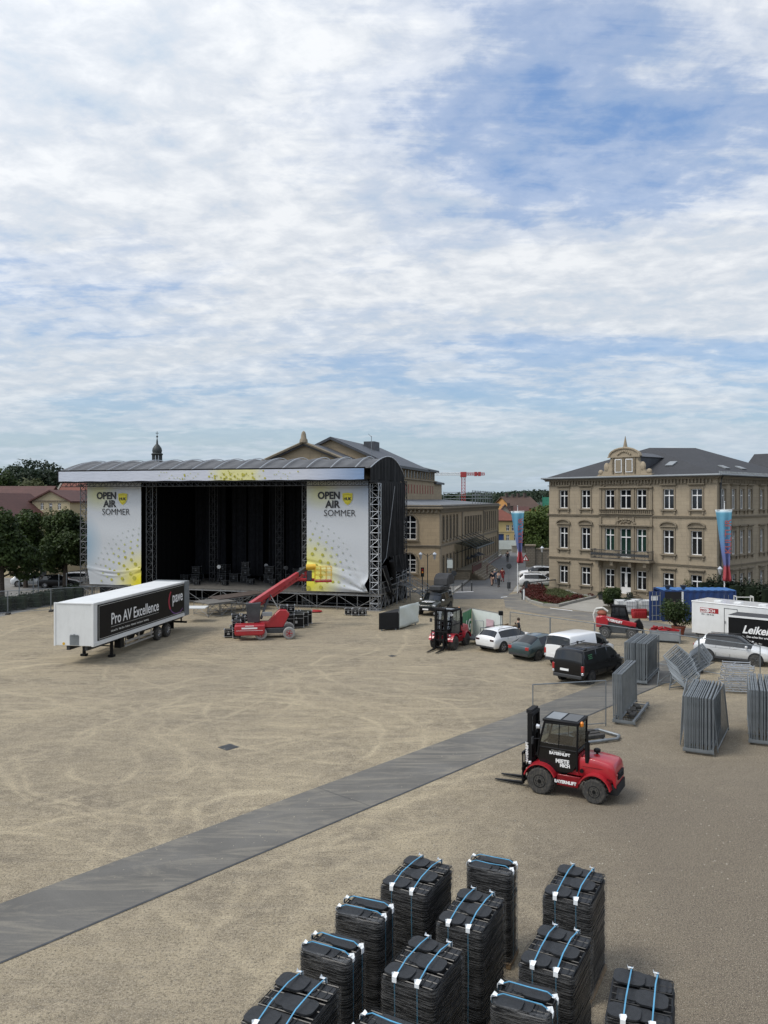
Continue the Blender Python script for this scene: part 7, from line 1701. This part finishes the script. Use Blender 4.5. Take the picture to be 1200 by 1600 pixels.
# ---------------------------------------------------------------- containers and trailers on the right
ct = thing('shipping_container', 'blue shipping container with its left end door open before the villa', 'container', Vector((22.9, 65.0, 0)), R(-1.5)); CL, CH_, CW = 6.0, 2.55, 2.4
b = MB(); n = 42
for yy, s in ((0, -1), (CW, 1)):  # corrugated long sides
    vs = []
    for i in range(n + 1):
        x = .12 + (CL - .24) * i / n; d = .0 if (i % 4) < 2 else .045; vs += [(x, yy - s * d, .16), (x, yy - s * d, CH_ - .1)]
    b.add(vs, [(2 * i, 2 * i + 2, 2 * i + 3, 2 * i + 1) for i in range(n)])
b.box(CL - .1, CL - .05, .05, CW - .05, .1, CH_ - .1); b.build('side_panel', M['blue'], ct, smooth=0)
b = MB()
for x in (0, CL - .12):
    for y in (-.02, CW - .1): b.box(x, x + .12, y, y + .12, 0, CH_)
for y in (-.02, CW - .1): b.box(.12, CL - .12, y, y + .1, 0, .16); b.box(.12, CL - .12, y, y + .1, CH_ - .1, CH_)
b.box(0, .12, .1, CW - .1, CH_ - .1, CH_); b.build('frame', M['blue'], ct, smooth=0)
b = MB(); vs = []
for i in range(n + 1): x = CL * i / n; vs += [(x, .05, CH_ + (.0 if i % 4 < 2 else .02)), (x, CW - .05, CH_ + (.0 if i % 4 < 2 else .02))]
b.add(vs, [(2 * i, 2 * i + 2, 2 * i + 3, 2 * i + 1) for i in range(n)]); b.build('roof', M['bluelight'], ct, smooth=0)
MB().box(.1, CL - .2, .1, CW - .1, .1, .16).build('floor', M['wood'], ct, smooth=0)
d_ = MB(); d_.box(-1.2, -.02, -.03, .04, .1, CH_ - .05); dr = d_.build('door', M['blue'], ct, smooth=0); dr.rotation_euler.z = R(14)
b = MB()
for x in (-.95, -.6, -.25): b.cyl((x, -.06, .15), (x, -.06, CH_ - .1), .022, n=6)
for z in (.5, 1.3, 2.1): b.box(-1.0, -.2, -.06, -.031, z, z + .05)
b.build('locking_bar', M['zinc'], dr, smooth=0); MB().box(-1.05, -.45, -.045, -.031, 1.75, 2.15).build('sticker', M['letter'], dr, smooth=0)
d2 = MB().box(.0, .05, .1, 1.25, .1, CH_ - .05).build('door', M['blue'], ct, loc=(1.15, 0, 0), smooth=0); d2.rotation_euler.z = R(10)
MB().box(.0, .14, -.05, .0, .1, CH_ - .1).build('door_post', M['white'], ct, loc=(1.55, -.02, 0), smooth=0); MB().box(.2, 1.5, -.04, .0, .12, CH_ - .12).build('opening', M['blackmatt'], ct, smooth=0)
for x in (5.0, 5.35): MB().cyl((x, -.05, .8), (x, -.05, 2.2), .02, n=5).build('rod', M['galv'], ct)
for k, (x, y) in enumerate(((.6, .5), (1.9, .5))):
    t = thing('potted_bowl', 'small dark bowl standing on the blue container roof, %s one' % ['left', 'right'][k], 'bowl', Vector((22.9 + x, 65 + y, CH_ + .03)), 0, 'bowls on the container roof'); MB().lathe([(.12, 0), (.16, .1), (.3, .35), (.27, .36)], n=10).build('bowl', M['darksteel'], t)
def site_trailer(name, label, loc, rz, L, W, z0, z1, m, roofm, side=()):
    t = thing(name, label, 'trailer', loc, rz); MB().box(0, L, 0, W, z0, z1).build('body', M[m], t, bevel=.04, seg=3)
    MB().box(-.03, L + .03, -.03, W + .03, z1 - .02, z1 + .07).build('roof', M[roofm], t, bevel=.03)
    b = MB(); b.box(.2, L - .2, .2, W - .2, z0 - .12, z0 - .003); b.build('chassis', M['darksteel'], t, smooth=0)
    for y, s in ((.16, -1), (W - .16, 1)): wheel(t, L * .55, y, .30, .2, s, 'rubber', 'rimdark')
    for x in (.35, L - .35): MB().cyl((x, .25, 0), (x, .25, z0), .04).build('support_leg', M['galv'], t)
    return t
wt = site_trailer('white_trailer', 'long white box trailer with a red lettered sign near its left end', Vector((22.07, 56.7, 0)), ang((.672, -.741)), 7.6, 2.5, .48, 2.72, 'white', 'whitepaint')
b = MB(); b.box(.63, 1.95, -.012, -.002, 2.02, 2.36); b.build('sign_board', M['red2'], wt, smooth=0)
text('PERSCH', .27, M['letter'], wt, (.72, -.014, 2.09), (R(90), 0, 0), off=.006, sx=1.05); MB().box(.66, 1.25, -.018, -.0125, 2.05, 2.33).build('sign_inset', M['letter'], wt, smooth=0); text('PERSCH', .22, M['red2'], wt, (.66, -.021, 2.10), (R(90), 0, 0), off=.004, sx=.62)
text('www.persch 0951', .12, M['letterdark'], wt, (.72, -.01, 1.86), (R(90), 0, 0), sx=.95) if False else text('0951 - 320 95 00', .13, M['letterdark'], wt, (.72, -.01, 1.86), (R(90), 0, 0))
b = MB(); 
for q in ((2.35, 2.38, .6, 2.45), (3.25, 3.28, .6, 2.45), (2.35, 3.28, 2.45, 2.48)): b.box(q[0], q[1], -.02, -.003, q[2], q[3])
b.cyl((2.45, -.06, 1.4), (2.45, -.06, 1.6), .02); b.build('door_outline', M['darksteel'], wt, smooth=0)
b = MB()
for x in (1.2, 2.6, 4.3): b.box(x, x + .5, .9, 1.4, 2.79, 2.85)
b.build('roof_vent', M['white'], wt, smooth=0, bevel=.02)
kt = site_trailer('black_trailer', 'black trailer with large white script lettering at the right edge', Vector((22.65, 52.1, 0)), ang((.74, -.67)), 6.0, 1.9, .42, 2.35, 'black', 'tarp'); MB().box(-.04, 6.04, -.045, .02, 2.30, 2.42).build('roof_rail', M['whitepaint'], kt, smooth=0)
MB().box(-.03, .06, -.04, .05, .45, 2.3).build('corner_rail', M['whitepaint'], kt, smooth=0)
text('Leikeim', .70, M['letter'], kt, (.92, -.03, 1.35), (R(90), 0, 0), off=.018, sx=.95, shear=.35); text('Das echte Bier erlebnis', .17, M['letter'], kt, (1.2, -.03, 1.08), (R(90), 0, 0), off=.003); text('Alt - Bier', .12, M['letter'], kt, (1.7, -.03, .72), (R(90), 0, 0))
# telehandler
th_ = thing('telehandler', 'red compact telehandler with lettered boom standing before the villa', 'telehandler', Vector((17.0, 57.4, 0)), ang((.93, -.36))); th_.scale = (.86, .86, 1.0)
for x in (-1.0, 1.15):
    for s in (-1, 1): wheel(th_, x, s * .78, .43, .34, s, 'rubber', 'rim', chunky=14, rr=.52)
b = MB(); b.prism([(-1.5, .55), (-1.55, 1.15), (-1.2, 1.3), (.0, 1.25), (1.3, 1.0), (1.65, .8), (1.6, .5), (.6, .38), (-.5, .38)], -.5, .5); b.build('chassis', M['darksteel'], th_, bevel=.04)
b = MB(); q = Matrix.Rotation(R(9), 3, 'Y'); b.cbox((.0, -.42, 1.24), (3.0, .30, .34), q); bo = b.build('boom', M['red'], th_, bevel=.04); text('BAYERNLIFT', .24, M['letter'], bo, (-.95, -.58, 1.29), (R(90), R(9), 0), off=.012)
MB().prism([(-1.75, .75), (-1.75, 1.5), (-1.0, 1.62), (-.75, 1.3), (-.75, .75)], -.62, .62).build('engine_cover', M['red'], th_, bevel=.06)
MB().prism([(1.2, .6), (1.9, .6), (2.0, 1.0), (1.7, 1.45), (1.3, 1.2)], -.3, .3).build('boom_head', M['black'], th_, bevel=.04)
b = MB(); b.tube([(-1.85, -.3, 1.1), (-2.0, -.3, 1.6), (-1.8, -.3, 2.05), (-1.2, -.3, 2.15), (-.8, -.3, 1.9)], .07, 8); b.build('hose_loop', M['letterbeige'], th_); MB().ell((-1.3, -.25, 1.75), (.42, .3, .22)).build('hose_reel', M['terracotta'], th_)
MB().prism([(-.62, 1.1), (.85, 1.1), (.55, 2.22), (-.45, 2.27)], -.1, .66).build('cab_glass', M['carglass'], th_, bevel=.03); b = MB()
for s in (-.12, .68):
    b.tube([(-.62, s, 1.1), (-.47, s, 2.27), (.57, s, 2.22), (.88, s, 1.1)], .035, 5); b.cyl((.1, s, 1.1), (.08, s, 2.25), .025)
b.box(-.52, .62, -.14, .70, 2.25, 2.32); b.build('cab_frame', M['black'], th_)
for x in (-1.0, 1.15):
    for s in (-1, 1):
        b = MB(); n = 8
        for i in range(n):
            a0, a1 = .3 + 2.5 * i / n, .3 + 2.5 * (i + 1) / n; b.add([(x + r_ * math.cos(a), s * w_, .43 + r_ * math.sin(a)) for a in (a0, a1) for r_ in (.5, .54) for w_ in (.6, .96)], [(0, 1, 3, 2), (4, 6, 7, 5), (0, 4, 5, 1), (2, 3, 7, 6), (0, 2, 6, 4), (1, 5, 7, 3)])
        b.build('mudguard', M['black'], th_, smooth=60)
MB().prism([(1.95, .12), (1.95, .9), (2.02, .9), (2.05, .18), (2.9, .12), (2.9, .09)], -.45, -.33).build('fork', M['black'], th_, smooth=0); MB().prism([(1.95, .12), (1.95, .9), (2.02, .9), (2.05, .18), (2.9, .12), (2.9, .09)], .33, .45).build('fork', M['black'], th_, smooth=0)
# mesh box with red kit
mb_ = thing('mesh_box', 'grey steel box pallet filled with red kit beside the telehandler', 'box pallet', P(1016, 1003) , R(-22)); b = MB(); w_, d_, h_ = 1.95, 1.2, .78
for x in (0, w_):
    for y in (0, d_): b.box(x - .04, x + .04, y - .04, y + .04, 0, h_ + .05)
for z in (.15, h_): b.box(0, w_, -.03, .03, z, z + .06); b.box(0, w_, d_ - .03, d_ + .03, z, z + .06); b.box(-.03, .03, .03, d_ - .03, z, z + .06); b.box(w_ - .03, w_ + .03, .03, d_ - .03, z, z + .06)
for i in range(12): b.box(w_ - .01, w_ + .01, .05 + i * .1, .06 + i * .1, .2, h_)
b.build('frame', M['galv'], mb_, smooth=0); MB().box(.04, w_ - .04, -.015, .015, .2, h_ - .0).box(.04, w_ - .04, .02, d_ - .02, .15, .2).build('panel', M['zinc'], mb_, smooth=0)
b = MB(); rd = random.Random(5)
for i in range(14): b.cbox((rd.uniform(.2, 1.75), rd.uniform(.2, 1.0), h_ - .05 + rd.uniform(0, .22)), (rd.uniform(.3, .6), .12, .12), Matrix.Rotation(rd.uniform(-.7, .7), 3, 'Z') @ Matrix.Rotation(rd.uniform(-.3, .3), 3, 'Y'))
b.box(.1, w_ - .1, .1, d_ - .1, .2, h_ - .1); b.build('kit', M['red2'], mb_, smooth=0)
# beverage kegs, tanks and boards
ibc = thing('liquid_tank', 'white caged liquid tank behind the telehandler, leftmost', 'tank', P(971, 957), 0, 'white tanks behind the telehandler'); MB().box(-.5, .5, -.5, .5, .16, 1.1).build('tank', M['white'], ibc, bevel=.06); b = MB()
for i in range(6):
    x = -.52 + i * .208; b.cyl((x, -.53, .1), (x, -.53, 1.12), .012, n=4); b.cyl((x, .53, .1), (x, .53, 1.12), .012, n=4)
for z in (.3, .7, 1.1): b.tube([(-.53, -.53, z), (.53, -.53, z), (.53, .53, z), (-.53, .53, z), (-.53, -.53, z)], .014, 4)
b.box(-.55, .55, -.55, .55, .0, .14); b.build('cage', M['galv'], ibc); TI = snap(ibc)
for px, py, l in ((984, 958, 'second from the left'), (996, 956, 'third from the left'), (1008, 957, 'rightmost')): dup(ibc, P(px, py), R(-5), 'white caged liquid tank behind the telehandler, %s' % l, tree=TI)
kg = MB().lathe([(.19, 0), (.21, .05), (.21, .5), (.19, .56), (.17, .56), (.17, .5)], n=12)
kg_o = kg.build('keg', M['red2'], loc=P(991, 966)); tag(kg_o, 'red keg in the cluster beside the container door', 'keg', 'red kegs by the container')
for i in range(1, 14):
    c = kg_o.copy(); col.objects.link(c); c.location = P(990 + (i % 7) * 2.9, 966 - (i // 7) * 4.2); tag(c, 'red keg in the cluster beside the container door', 'keg', 'red kegs by the container')
t = thing('board', 'pale board lying on the ground at the container door', 'board', P(1012, 966), R(-10)); MB().box(0, 1.5, 0, .7, .01, .06).build('sheet', M['white'], t, smooth=0)
t = thing('cardboard_box', 'small tan cardboard box before the container door', 'box', P(1014, 962), R(10)); MB().box(0, .5, 0, .4, 0, .35).build('carton', M['wood'], t, smooth=0)
tb = thing('timber_frame', 'pale timber frame rack leaning before the hedge right of the container', 'frame', XY(1150, 63.5), R(-6)); b = MB()
for z in (.1, 1.0, 1.55, 2.15): b.box(0, 1.35, 0, .06, z, z + .07)
for x in (0, 1.28): b.box(x, x + .07, -.06, -.003, 0, 2.25); b.box(x, x + .07, .55, .62, 0, 2.2)
b.box(0, .07, 0, .6, 2.2, 2.26); b.box(1.28, 1.35, 0, .6, 2.2, 2.26); b.build('timber', M['letterbeige'], tb, smooth=0)
# planted shrubs
pt = thing('planter', 'terracotta red tub holding the large shrub by the white trailer', 'planter', P(1060, 993)); MB().lathe([(.35, 0), (.48, .6), (.52, .62), (.52, .7), (.44, .7)], n=16).build('tub', M['terracotta'], pt)
bu = bush(P(1060, 993, 0) + Vector((-.2, 0, .55)), 1.25, 1.1, 2.1, 'large loose olive green shrub growing in the terracotta tub', 'leaf', 5, 2300, .10)
bush(P(955, 951), 1.0, .9, 2.0, 'dark leafy bush before the villa door steps', 'leaf', 6, 3500, .12); bush(P(974, 947), 1.5, .8, .8, 'low spreading shrubs under the villa window right of the door', 'leaf_dark', 7, 2500, .1)
bush(P(1010, 953), 1.6, .7, .9, 'low shrubs left of the blue container against the villa', 'leaf', 8, 2500, .1); bush(P(1080, 950) + Vector((0, .5, 0)), .9, .6, 2.8, 'reddish tuft of shrub showing above the white trailer left end', 'leaf_olive', 9, 900, .1)
flat('planting_bed', pp((932, 953), (943, 947), (1000, 944), (1030, 950), (1020, 961), (950, 960)), .022, M['soil'])
for k, (px, py) in enumerate(((939, 937), (984, 938))):
    t = thing('plant_pot', 'dark round plant pot at the villa door, %s side' % ['left', 'right'][k], 'plant pot', P(px, py), 0, 'pots at the villa door'); MB().lathe([(.2, 0), (.32, .5), (.3, .52)], n=12).build('pot', M['darksteel'], t); crown('leaves', foliage(260, [((0, 0, .6), (.35, .35, .22))], .07, k), M['leaf_dark'], t)
# flags
def flagpole(px, Y, top, label, fl, side=1):
    t = thing('flagpole', label, 'flagpole', XY(px, Y)); MB().cyl((0, 0, 0), (0, 0, top), .06, .035, n=10).build('pole', M['whitepaint'], t); MB().ell((0, 0, top), (.06, .06, .08)).build('finial', M['alu'], t)
    b = MB(); x0, w_, zt, zb = fl
    MB().cyl((x0, -.05, zt), (x0 + w_, -.05, zt + .05), .03, n=6).build('crossbar', M['white'], t)
    n = 10; m_ = 26
    for i in range(n + 1):
        for j in range(m_ + 1):
            u, v = i / n, j / m_; nar = 1 - .72 * min(1, v / .8) ** .9 if v < .82 else .28 + .22 * (v - .82) / .18; c_ = x0 + w_ * .5 + .35 * w_ * min(1, v * 1.1) * .5
            b.v.append((c_ + (u - .5) * w_ * nar, -.1 + .18 * math.sin(u * 9 + v * 3) * (.3 + v), zt - (zt - zb) * v - .12 * u * (1 - u) * 4 * (v > .02)))
    for i in range(n):
        for j in range(m_): k = i * (m_ + 1) + j; b.f.append((k, k + m_ + 1, k + m_ + 2, k + 1)); b.m.append(0)
    o = b.build('flag', M['flagcloth'], t, smooth=180); o.modifiers.new('s', 'SOLIDIFY').thickness = .006
    text('KULTUR', (zt - zb) * .13, M['flagred'], t, (x0 + w_ * .86, -.36, zt - (zt - zb) * .62), (R(90), R(-90), 0), off=.01); return t
m = bpy.data.materials.new('flagcloth'); m.use_nodes = True; t_ = m.node_tree; p_ = t_.nodes['Principled BSDF']; h = NT(t_); sp = h.n('ShaderNodeSeparateXYZ'); t_.links.new(h.n('ShaderNodeTexCoord').outputs['Generated'], sp.inputs[0])
zz = sp.outputs[2]; c_ = h.ramp(zz, [(0, (.38, .05, .06)), (.2, (.36, .06, .07)), (.24, (.12, .12, .26)), (.45, (.12, .17, .36)), (.72, (.11, .30, .44)), (.96, (.13, .36, .48)), (.99, (.6, .68, .7))]); t_.links.new(c_, p_.inputs['Base Color']); p_.inputs['Roughness'].default_value = .7; M['flagcloth'] = m; mat('flagred', (.42, .12, .12), .7)
flagpole(808.8, 85, 9.3, 'white flagpole with blue and red flag at the street corner', (-.75, 1.45, 8.75, 3.3))
flagpole(1132, 69.8, 9.8, 'white flagpole with blue and red flag before the villa corner', (-.85, 1.5, 9.1, 2.9))
# lamps, signs, bollards
def lamp_post(px, py, h, label, arms=1):
    t = thing('street_lamp', label, 'street lamp', P(px, py)); MB().cyl((0, 0, 0), (0, 0, .9), .09, n=8).cyl((0, 0, .9), (0, 0, h), .05, n=8).build('post', M['copper'], t)
    for s in ((-1, 1) if arms > 1 else (0,)):
        x = s * .75
        if s: MB().tube([(0, 0, h - .3), (x * .6, 0, h), (x, 0, h - .05)], .03, 5).build('arm', M['copper'], t)
        b = MB(); b.lathe([(.08, h - .62 if s else h), (.20, h - .1 if s else h + .5), (.24, h - .06 if s else h + .52), (.05, h + .15 if s else h + .75)], (x, 0, 0), 8); b.build('lantern', M['lampglass'], t)
    return t
lamp_post(668, 926, 4.2, 'double armed dark street lamp before the theatre corner', 2); lamp_post(1125, 953, 3.2, 'small globe lantern before the villa corner by the hedge'); lamp_post(847, 905, 3.4, 'pale lantern on a post before the stone wall by the car park')
tl_ = thing('traffic_light', 'dark traffic light post before the theatre corner and the black off road car', 'traffic light', P(660, 941)); MB().cyl((0, 0, 0), (0, 0, 3.4), .06).build('post', M['darksteel'], tl_); MB().box(-.16, .16, -.16, .1, 2.5, 3.4).build('signal_head', M['black'], tl_, bevel=.03)
for k, z in enumerate((3.2, 2.95, 2.7)): MB().cyl((0, -.18, z), (0, -.16, z), .09, n=10).build('lens', M[['redlamp', 'orange', 'greenglass'][k]], tl_)
def signpost(px, py, h, label, kind):
    t = thing('road_sign', label, 'road sign', P(px, py)); MB().cyl((0, 0, 0), (0, 0, h), .035).build('post', M['galv'], t)
    if kind == 'tri':
        b = MB(); b.prism([(-.45, h - .8), (.45, h - .8), (0, h)], -.06, -.04, 0); b.prism([(-.29, h - .71), (.29, h - .71), (0, h - .2)], -.066, -.0605, 1); b.prism([(-.05, h - .68), (.05, h - .68), (.03, h - .36), (-.03, h - .36)], -.072, -.0665, 2); b.build('sign_plate', [M['redlamp'], M['letter'], M['letterdark']], t, smooth=0)
    else: MB().cyl((0, -.06, h - .3), (0, -.04, h - .3), .3, n=16).build('sign_plate', M['darksteel'], t, smooth=0)
    if kind == 'bin': MB().cyl((0, 0, .25), (0, 0, .95), .2, n=10).build('litter_bin', M['darksteel'], t)
signpost(821, 903, 3.0, 'red triangular warning sign before the retaining wall', 'tri'); signpost(795, 923, 3.0, 'post with round plate and litter bin at the street corner', 'bin'); signpost(709, 930, 2.6, 'thin sign post at the theatre corner kerb', 'round')
for k, (px, py, l) in enumerate(((693, 923, 'thin grey scaffold like stand before the theatre entrance'),)):
    t = thing('info_stand', l, 'stand', P(px + 10, py)); b = MB()
    for x in (-.25, .25): b.cyl((x, 0, 0), (x, 0, 3.6), .03)
    for z in (1.2, 2.4, 3.5): b.cyl((-.25, 0, z), (.25, 0, z), .025)
    b.build('tubes', M['galv'], t); MB().box(-.3, .3, -.05, .05, 2.5, 3.4).build('sign_panel', M['scrimwhite'], t, smooth=0)
bo_ = MB().cyl((0, 0, 0), (0, 0, .95), .07, n=10).lathe([(.09, .85), (.1, .92), (.03, 1.0)], n=10)
o0b = None
for k, (px, py) in enumerate(((722, 924), (737, 924), (816, 937), (819, 934), (847, 925))):
    o = bo_.build('bollard', M['darksteel'], loc=P(px, py)) if o0b is None else o0b.copy()
    if o0b is None: o0b = o
    else: col.objects.link(o); o.location = P(px, py)
    tag(o, 'dark slim bollard %s' % ['at the theatre pavement corner, left one', 'at the theatre pavement corner, right one', 'at the tip of the flower bed, front one', 'at the tip of the flower bed, rear one', 'behind the flower bed by the white car'][k], 'bollard', 'bollards round the crossing')
wb_ = tag(MB().cyl((0, 0, 0), (0, 0, 1.0), .1, n=10).build('bollard', M['letter'], loc=P(818.5, 937)), 'white bollard at the tip of the flower bed', 'bollard')
bb = thing('car_park_barrier', 'long dark barrier beam across the car park entrance', 'barrier', P(822, 925), R(6)); MB().cyl((0, 0, 1.0), (4.2, 1.0, 1.25), .06).build('beam', M['darksteel'], bb); MB().box(-.12, .12, -.12, .12, 0, 1.15).build('stand', M['darksteel'], bb, smooth=0)
rg = thing('handrail', 'long metal handrail along the kerb down the street', 'railing', P(733, 906)); b = MB(); prev = None
for k in range(9):
    p = P(733 + (783 - 733) * k / 8, 906 + (868 - 906) * k / 8) - P(733, 906); b.cyl(p, p + Vector((0, 0, 1.05)), .035, n=5)
    if prev: b.cyl(prev + Vector((0, 0, 1.05)), p + Vector((0, 0, 1.05)), .035, n=5); b.cyl(prev + Vector((0, 0, .6)), p + Vector((0, 0, .6)), .025, n=5)
    prev = p
b.build('rail', M['galv'], rg)
# cafe tables near the theatre entrance
for k, (px, py) in enumerate(((728, 896), (735, 893), (742, 890), (748, 888))):
    t = thing('cafe_table', 'dark cafe table under the theatre canopy, %s from the left' % ['first', 'second', 'third', 'fourth'][k], 'table', P(px, py), 0, 'cafe tables by the theatre'); MB().cyl((0, 0, .72), (0, 0, .76), .5, n=14).build('table_top', M['darksteel'], t); MB().cyl((0, 0, 0), (0, 0, .72), .05).cyl((0, 0, 0), (0, 0, .04), .25).build('leg', M['darksteel'], t)
    MB().cyl((0, 0, .76), (0, 0, 2.3), .025).lathe([(.9, 2.0), (.5, 2.2), (.05, 2.4)], n=8).build('parasol', M['clothdark' if k % 2 else 'tarp'], t)
# cars seen under the left trees
lc = estate(P(62, 918) + Vector((0, 0, 0)), R(4), 'dark parked car seen under the left trees behind the hedge', 'black_paint', group='cars under the left trees'); 
for i, (px, py, pn, l) in enumerate(((20, 916, 'silver', 'silver parked car at the left edge under the trees'), (98, 913, 'whitepaint', 'white parked car beside the left stage tower under the trees'))): estate(P(px, py), R(6), l, pn, group='cars under the left trees')
sh = thing('garden_shed', 'small pale green shed under the left trees', 'shed', P(54, 913), R(-8)); b = MB(); b.box(0, 2.4, 0, 2, 0, 2.4); b.build('shed_wall', M['render_cream'], sh, smooth=0); MB().add([(-.2, -.2, 2.4), (2.6, -.2, 2.4), (2.6, 2.2, 2.8), (-.2, 2.2, 2.8), (-.2, -.2, 2.5), (2.6, -.2, 2.5), (2.6, 2.2, 2.9), (-.2, 2.2, 2.9)], [(0, 1, 2, 3), (4, 5, 6, 7), (0, 1, 5, 4), (2, 3, 7, 6), (1, 2, 6, 5), (0, 3, 7, 4)]).build('shed_roof', M['zinc'], sh, smooth=0); MB().box(.7, 1.5, -.03, -.002, .05, 2.0).build('door', M['darksteel'], sh, smooth=0)

# ---------------------------------------------------------------- people
def person(loc, rz, label, pose='stand', top='clothdark', legs='clothblue', h=1.75, hairm='hair', group=None, skirt=False, bag=False):
    t = thing('person', label, 'person', loc, rz, group); k = h / 1.75
    w_ = dict(stand=(.0, .0), walk=(.26, -.22), walk2=(-.2, .24))[pose if pose in ('walk', 'walk2') else 'stand']
    V = {'pel': (0, 0, .95), 'wst': (0, 0, 1.12), 'chs': (.0, 0, 1.34), 'nk': (.01, 0, 1.50), 'hd': (.02, 0, 1.60), 'ht': (.02, 0, 1.72)}
    for s, n in ((-1, 'r'), (1, 'l')):
        f = w_[0 if s < 0 else 1]; V['hp' + n] = (0, s * .10, .90); V['kn' + n] = (f * .5 + .03, s * .11, .50); V['an' + n] = (f - .02, s * .12, .09); V['to' + n] = (f + .15, s * .13, .04)
        V['sh' + n] = (0, s * .19, 1.42)
        if pose == 'phone' and s < 0: V['el' + n] = (.14, s * .24, 1.18); V['ha' + n] = (.24, s * .10, 1.42); V['fi' + n] = (.22, s * .08, 1.50)
        elif pose == 'phone': V['el' + n] = (.05, s * .28, 1.14); V['ha' + n] = (.26, s * .20, 1.10); V['fi' + n] = (.33, s * .17, 1.11)
        else: V['el' + n] = (-f * .25 - .02, s * .27, 1.14); V['ha' + n] = (-f * .5 + .06, s * .28, .90); V['fi' + n] = (-f * .5 + .09, s * .27, .80)
    E = [('pel', 'wst'), ('wst', 'chs'), ('chs', 'nk'), ('nk', 'hd'), ('hd', 'ht')]
    for n in 'rl': E += [('pel', 'hp' + n), ('hp' + n, 'kn' + n), ('kn' + n, 'an' + n), ('an' + n, 'to' + n), ('chs', 'sh' + n), ('sh' + n, 'el' + n), ('el' + n, 'ha' + n), ('ha' + n, 'fi' + n)]
    RD = dict(pel=.145, wst=.13, chs=.155, nk=.06, hd=.095, ht=.075, hp=.10, kn=.065, an=.045, to=.038, sh=.07, el=.048, ha=.034, fi=.026)
    def skin(name, keys, edges, m, grow=0, root='pel', sub=2):
        ks = list(keys); me = bpy.data.meshes.new(name); me.from_pydata([tuple(c * k for c in V[q]) for q in ks], [(ks.index(a), ks.index(b)) for a, b in edges], []); me.materials.append(m)
        o = bpy.data.objects.new(name, me); col.objects.link(o); o.parent = t; sm = o.modifiers.new('skin', 'SKIN'); sm.use_smooth_shade = True; me.skin_vertices or me.attributes
        for i, q in enumerate(ks):
            r = (RD.get(q) or RD[q[:2]]) * k + grow; sv = me.skin_vertices[0].data[i]; sv.radius = (r, r * (1.0 if q not in ('chs', 'wst', 'pel') else .78)) if False else (r, r); sv.use_root = q == root
        s_ = o.modifiers.new('sub', 'SUBSURF'); s_.levels = s_.render_levels = 1 if sub == 1 else 2; return o
    # meshes made through bmesh-style skin layer
    def layer(o_keys): pass
    import bpy as _b
    def skinned(name, keys, edges, m, grow=0, root='pel'):
        ks = list(keys); bm = bmesh.new(); lay = bm.verts.layers.skin.verify(); vs = []
        for q in ks:
            v = bm.verts.new(tuple(c * k for c in V[q])); r = (RD.get(q) or RD[q[:2]]) * k + grow; v[lay].radius = (r, r); v[lay].use_root = (q == root); vs.append(v)
        for a, b_ in edges: bm.edges.new((vs[ks.index(a)], vs[ks.index(b_)]))
        me = bpy.data.meshes.new(name); bm.to_mesh(me); bm.free(); me.materials.append(m); o = bpy.data.objects.new(name, me); col.objects.link(o); o.parent = t
        sm = o.modifiers.new('skin', 'SKIN'); sm.use_smooth_shade = True; s_ = o.modifiers.new('sub', 'SUBSURF'); s_.levels = s_.render_levels = 1; return o
    skinned('body', V.keys(), E, M['skin'])
    up = ['pel', 'wst', 'chs', 'shr', 'shl', 'elr', 'ell']; skinned('shirt', up + ['har', 'hal'], [e for e in E if e[0] in up and e[1] in up + ['har', 'hal']], M[top], .014, 'wst')
    lo_ = ['pel', 'hpr', 'hpl', 'knr', 'knl', 'anr', 'anl']; skinned('trousers', lo_, [e for e in E if e[0] in lo_ and e[1] in lo_], M[legs], .014, 'pel')
    for n in 'rl': a = Vector(V['an' + n]) * k; e = Vector(V['to' + n]) * k; MB().cbox((a + e) / 2 + Vector((0, 0, -.01)), (.27, .10, .09)).build('shoe', M['black'], t, bevel=.02)
    MB().ell(Vector(V['hd']) * k + Vector((-.025, 0, .06)), (.115, .105, .12), 10, 8).build('hair', M[hairm], t)
    if skirt: MB().lathe([(.24, .5 * k), (.20, .75 * k), (.15, 1.05 * k)], n=12).build('skirt', M[top], t)
    if bag: MB().cbox((-.17, 0, 1.25 * k), (.16, .3, .42)).build('backpack', M['clothdark'], t, bevel=.05)
    return t
person(XY(810, 54.9), R(165), 'man in dark clothes standing by the fence row holding a hand to his face', 'phone', 'clothdark', 'clothdark', 1.8)
gw = 'people walking down the street'
person(P(769, 915), R(100), 'person in dark top and pale shorts, leftmost of the street walkers', 'walk', 'clothdark', 'skin', 1.72, 'clothdark', gw)
person(P(773, 912), R(95), 'person in white hat and blue clothes, second from the left on the street', 'walk2', 'clothblue', 'clothblue', 1.7, 'clothwhite', gw)
person(P(779, 917), R(-85), 'person in grey top and dark trousers walking in the middle of the street group', 'walk', 'clothgrey', 'clothdark', 1.8, 'hair', gw)
person(P(785, 909), R(85), 'person in long red skirt with white top, rightmost of the street walkers', 'walk2', 'clothred', 'clothred', 1.68, 'hair', gw, skirt=True)
person(P(793, 878), R(-90), 'lone dark dressed person farther up the street before the scrim', 'walk', 'clothdark', 'clothdark', 1.8, 'clothdark')
person(Vector((23.6, 64.2, 0)), R(200), 'person in dark clothes standing in the open container doorway', 'phone', 'clothdark', 'clothgrey', 1.75)
o = MB()
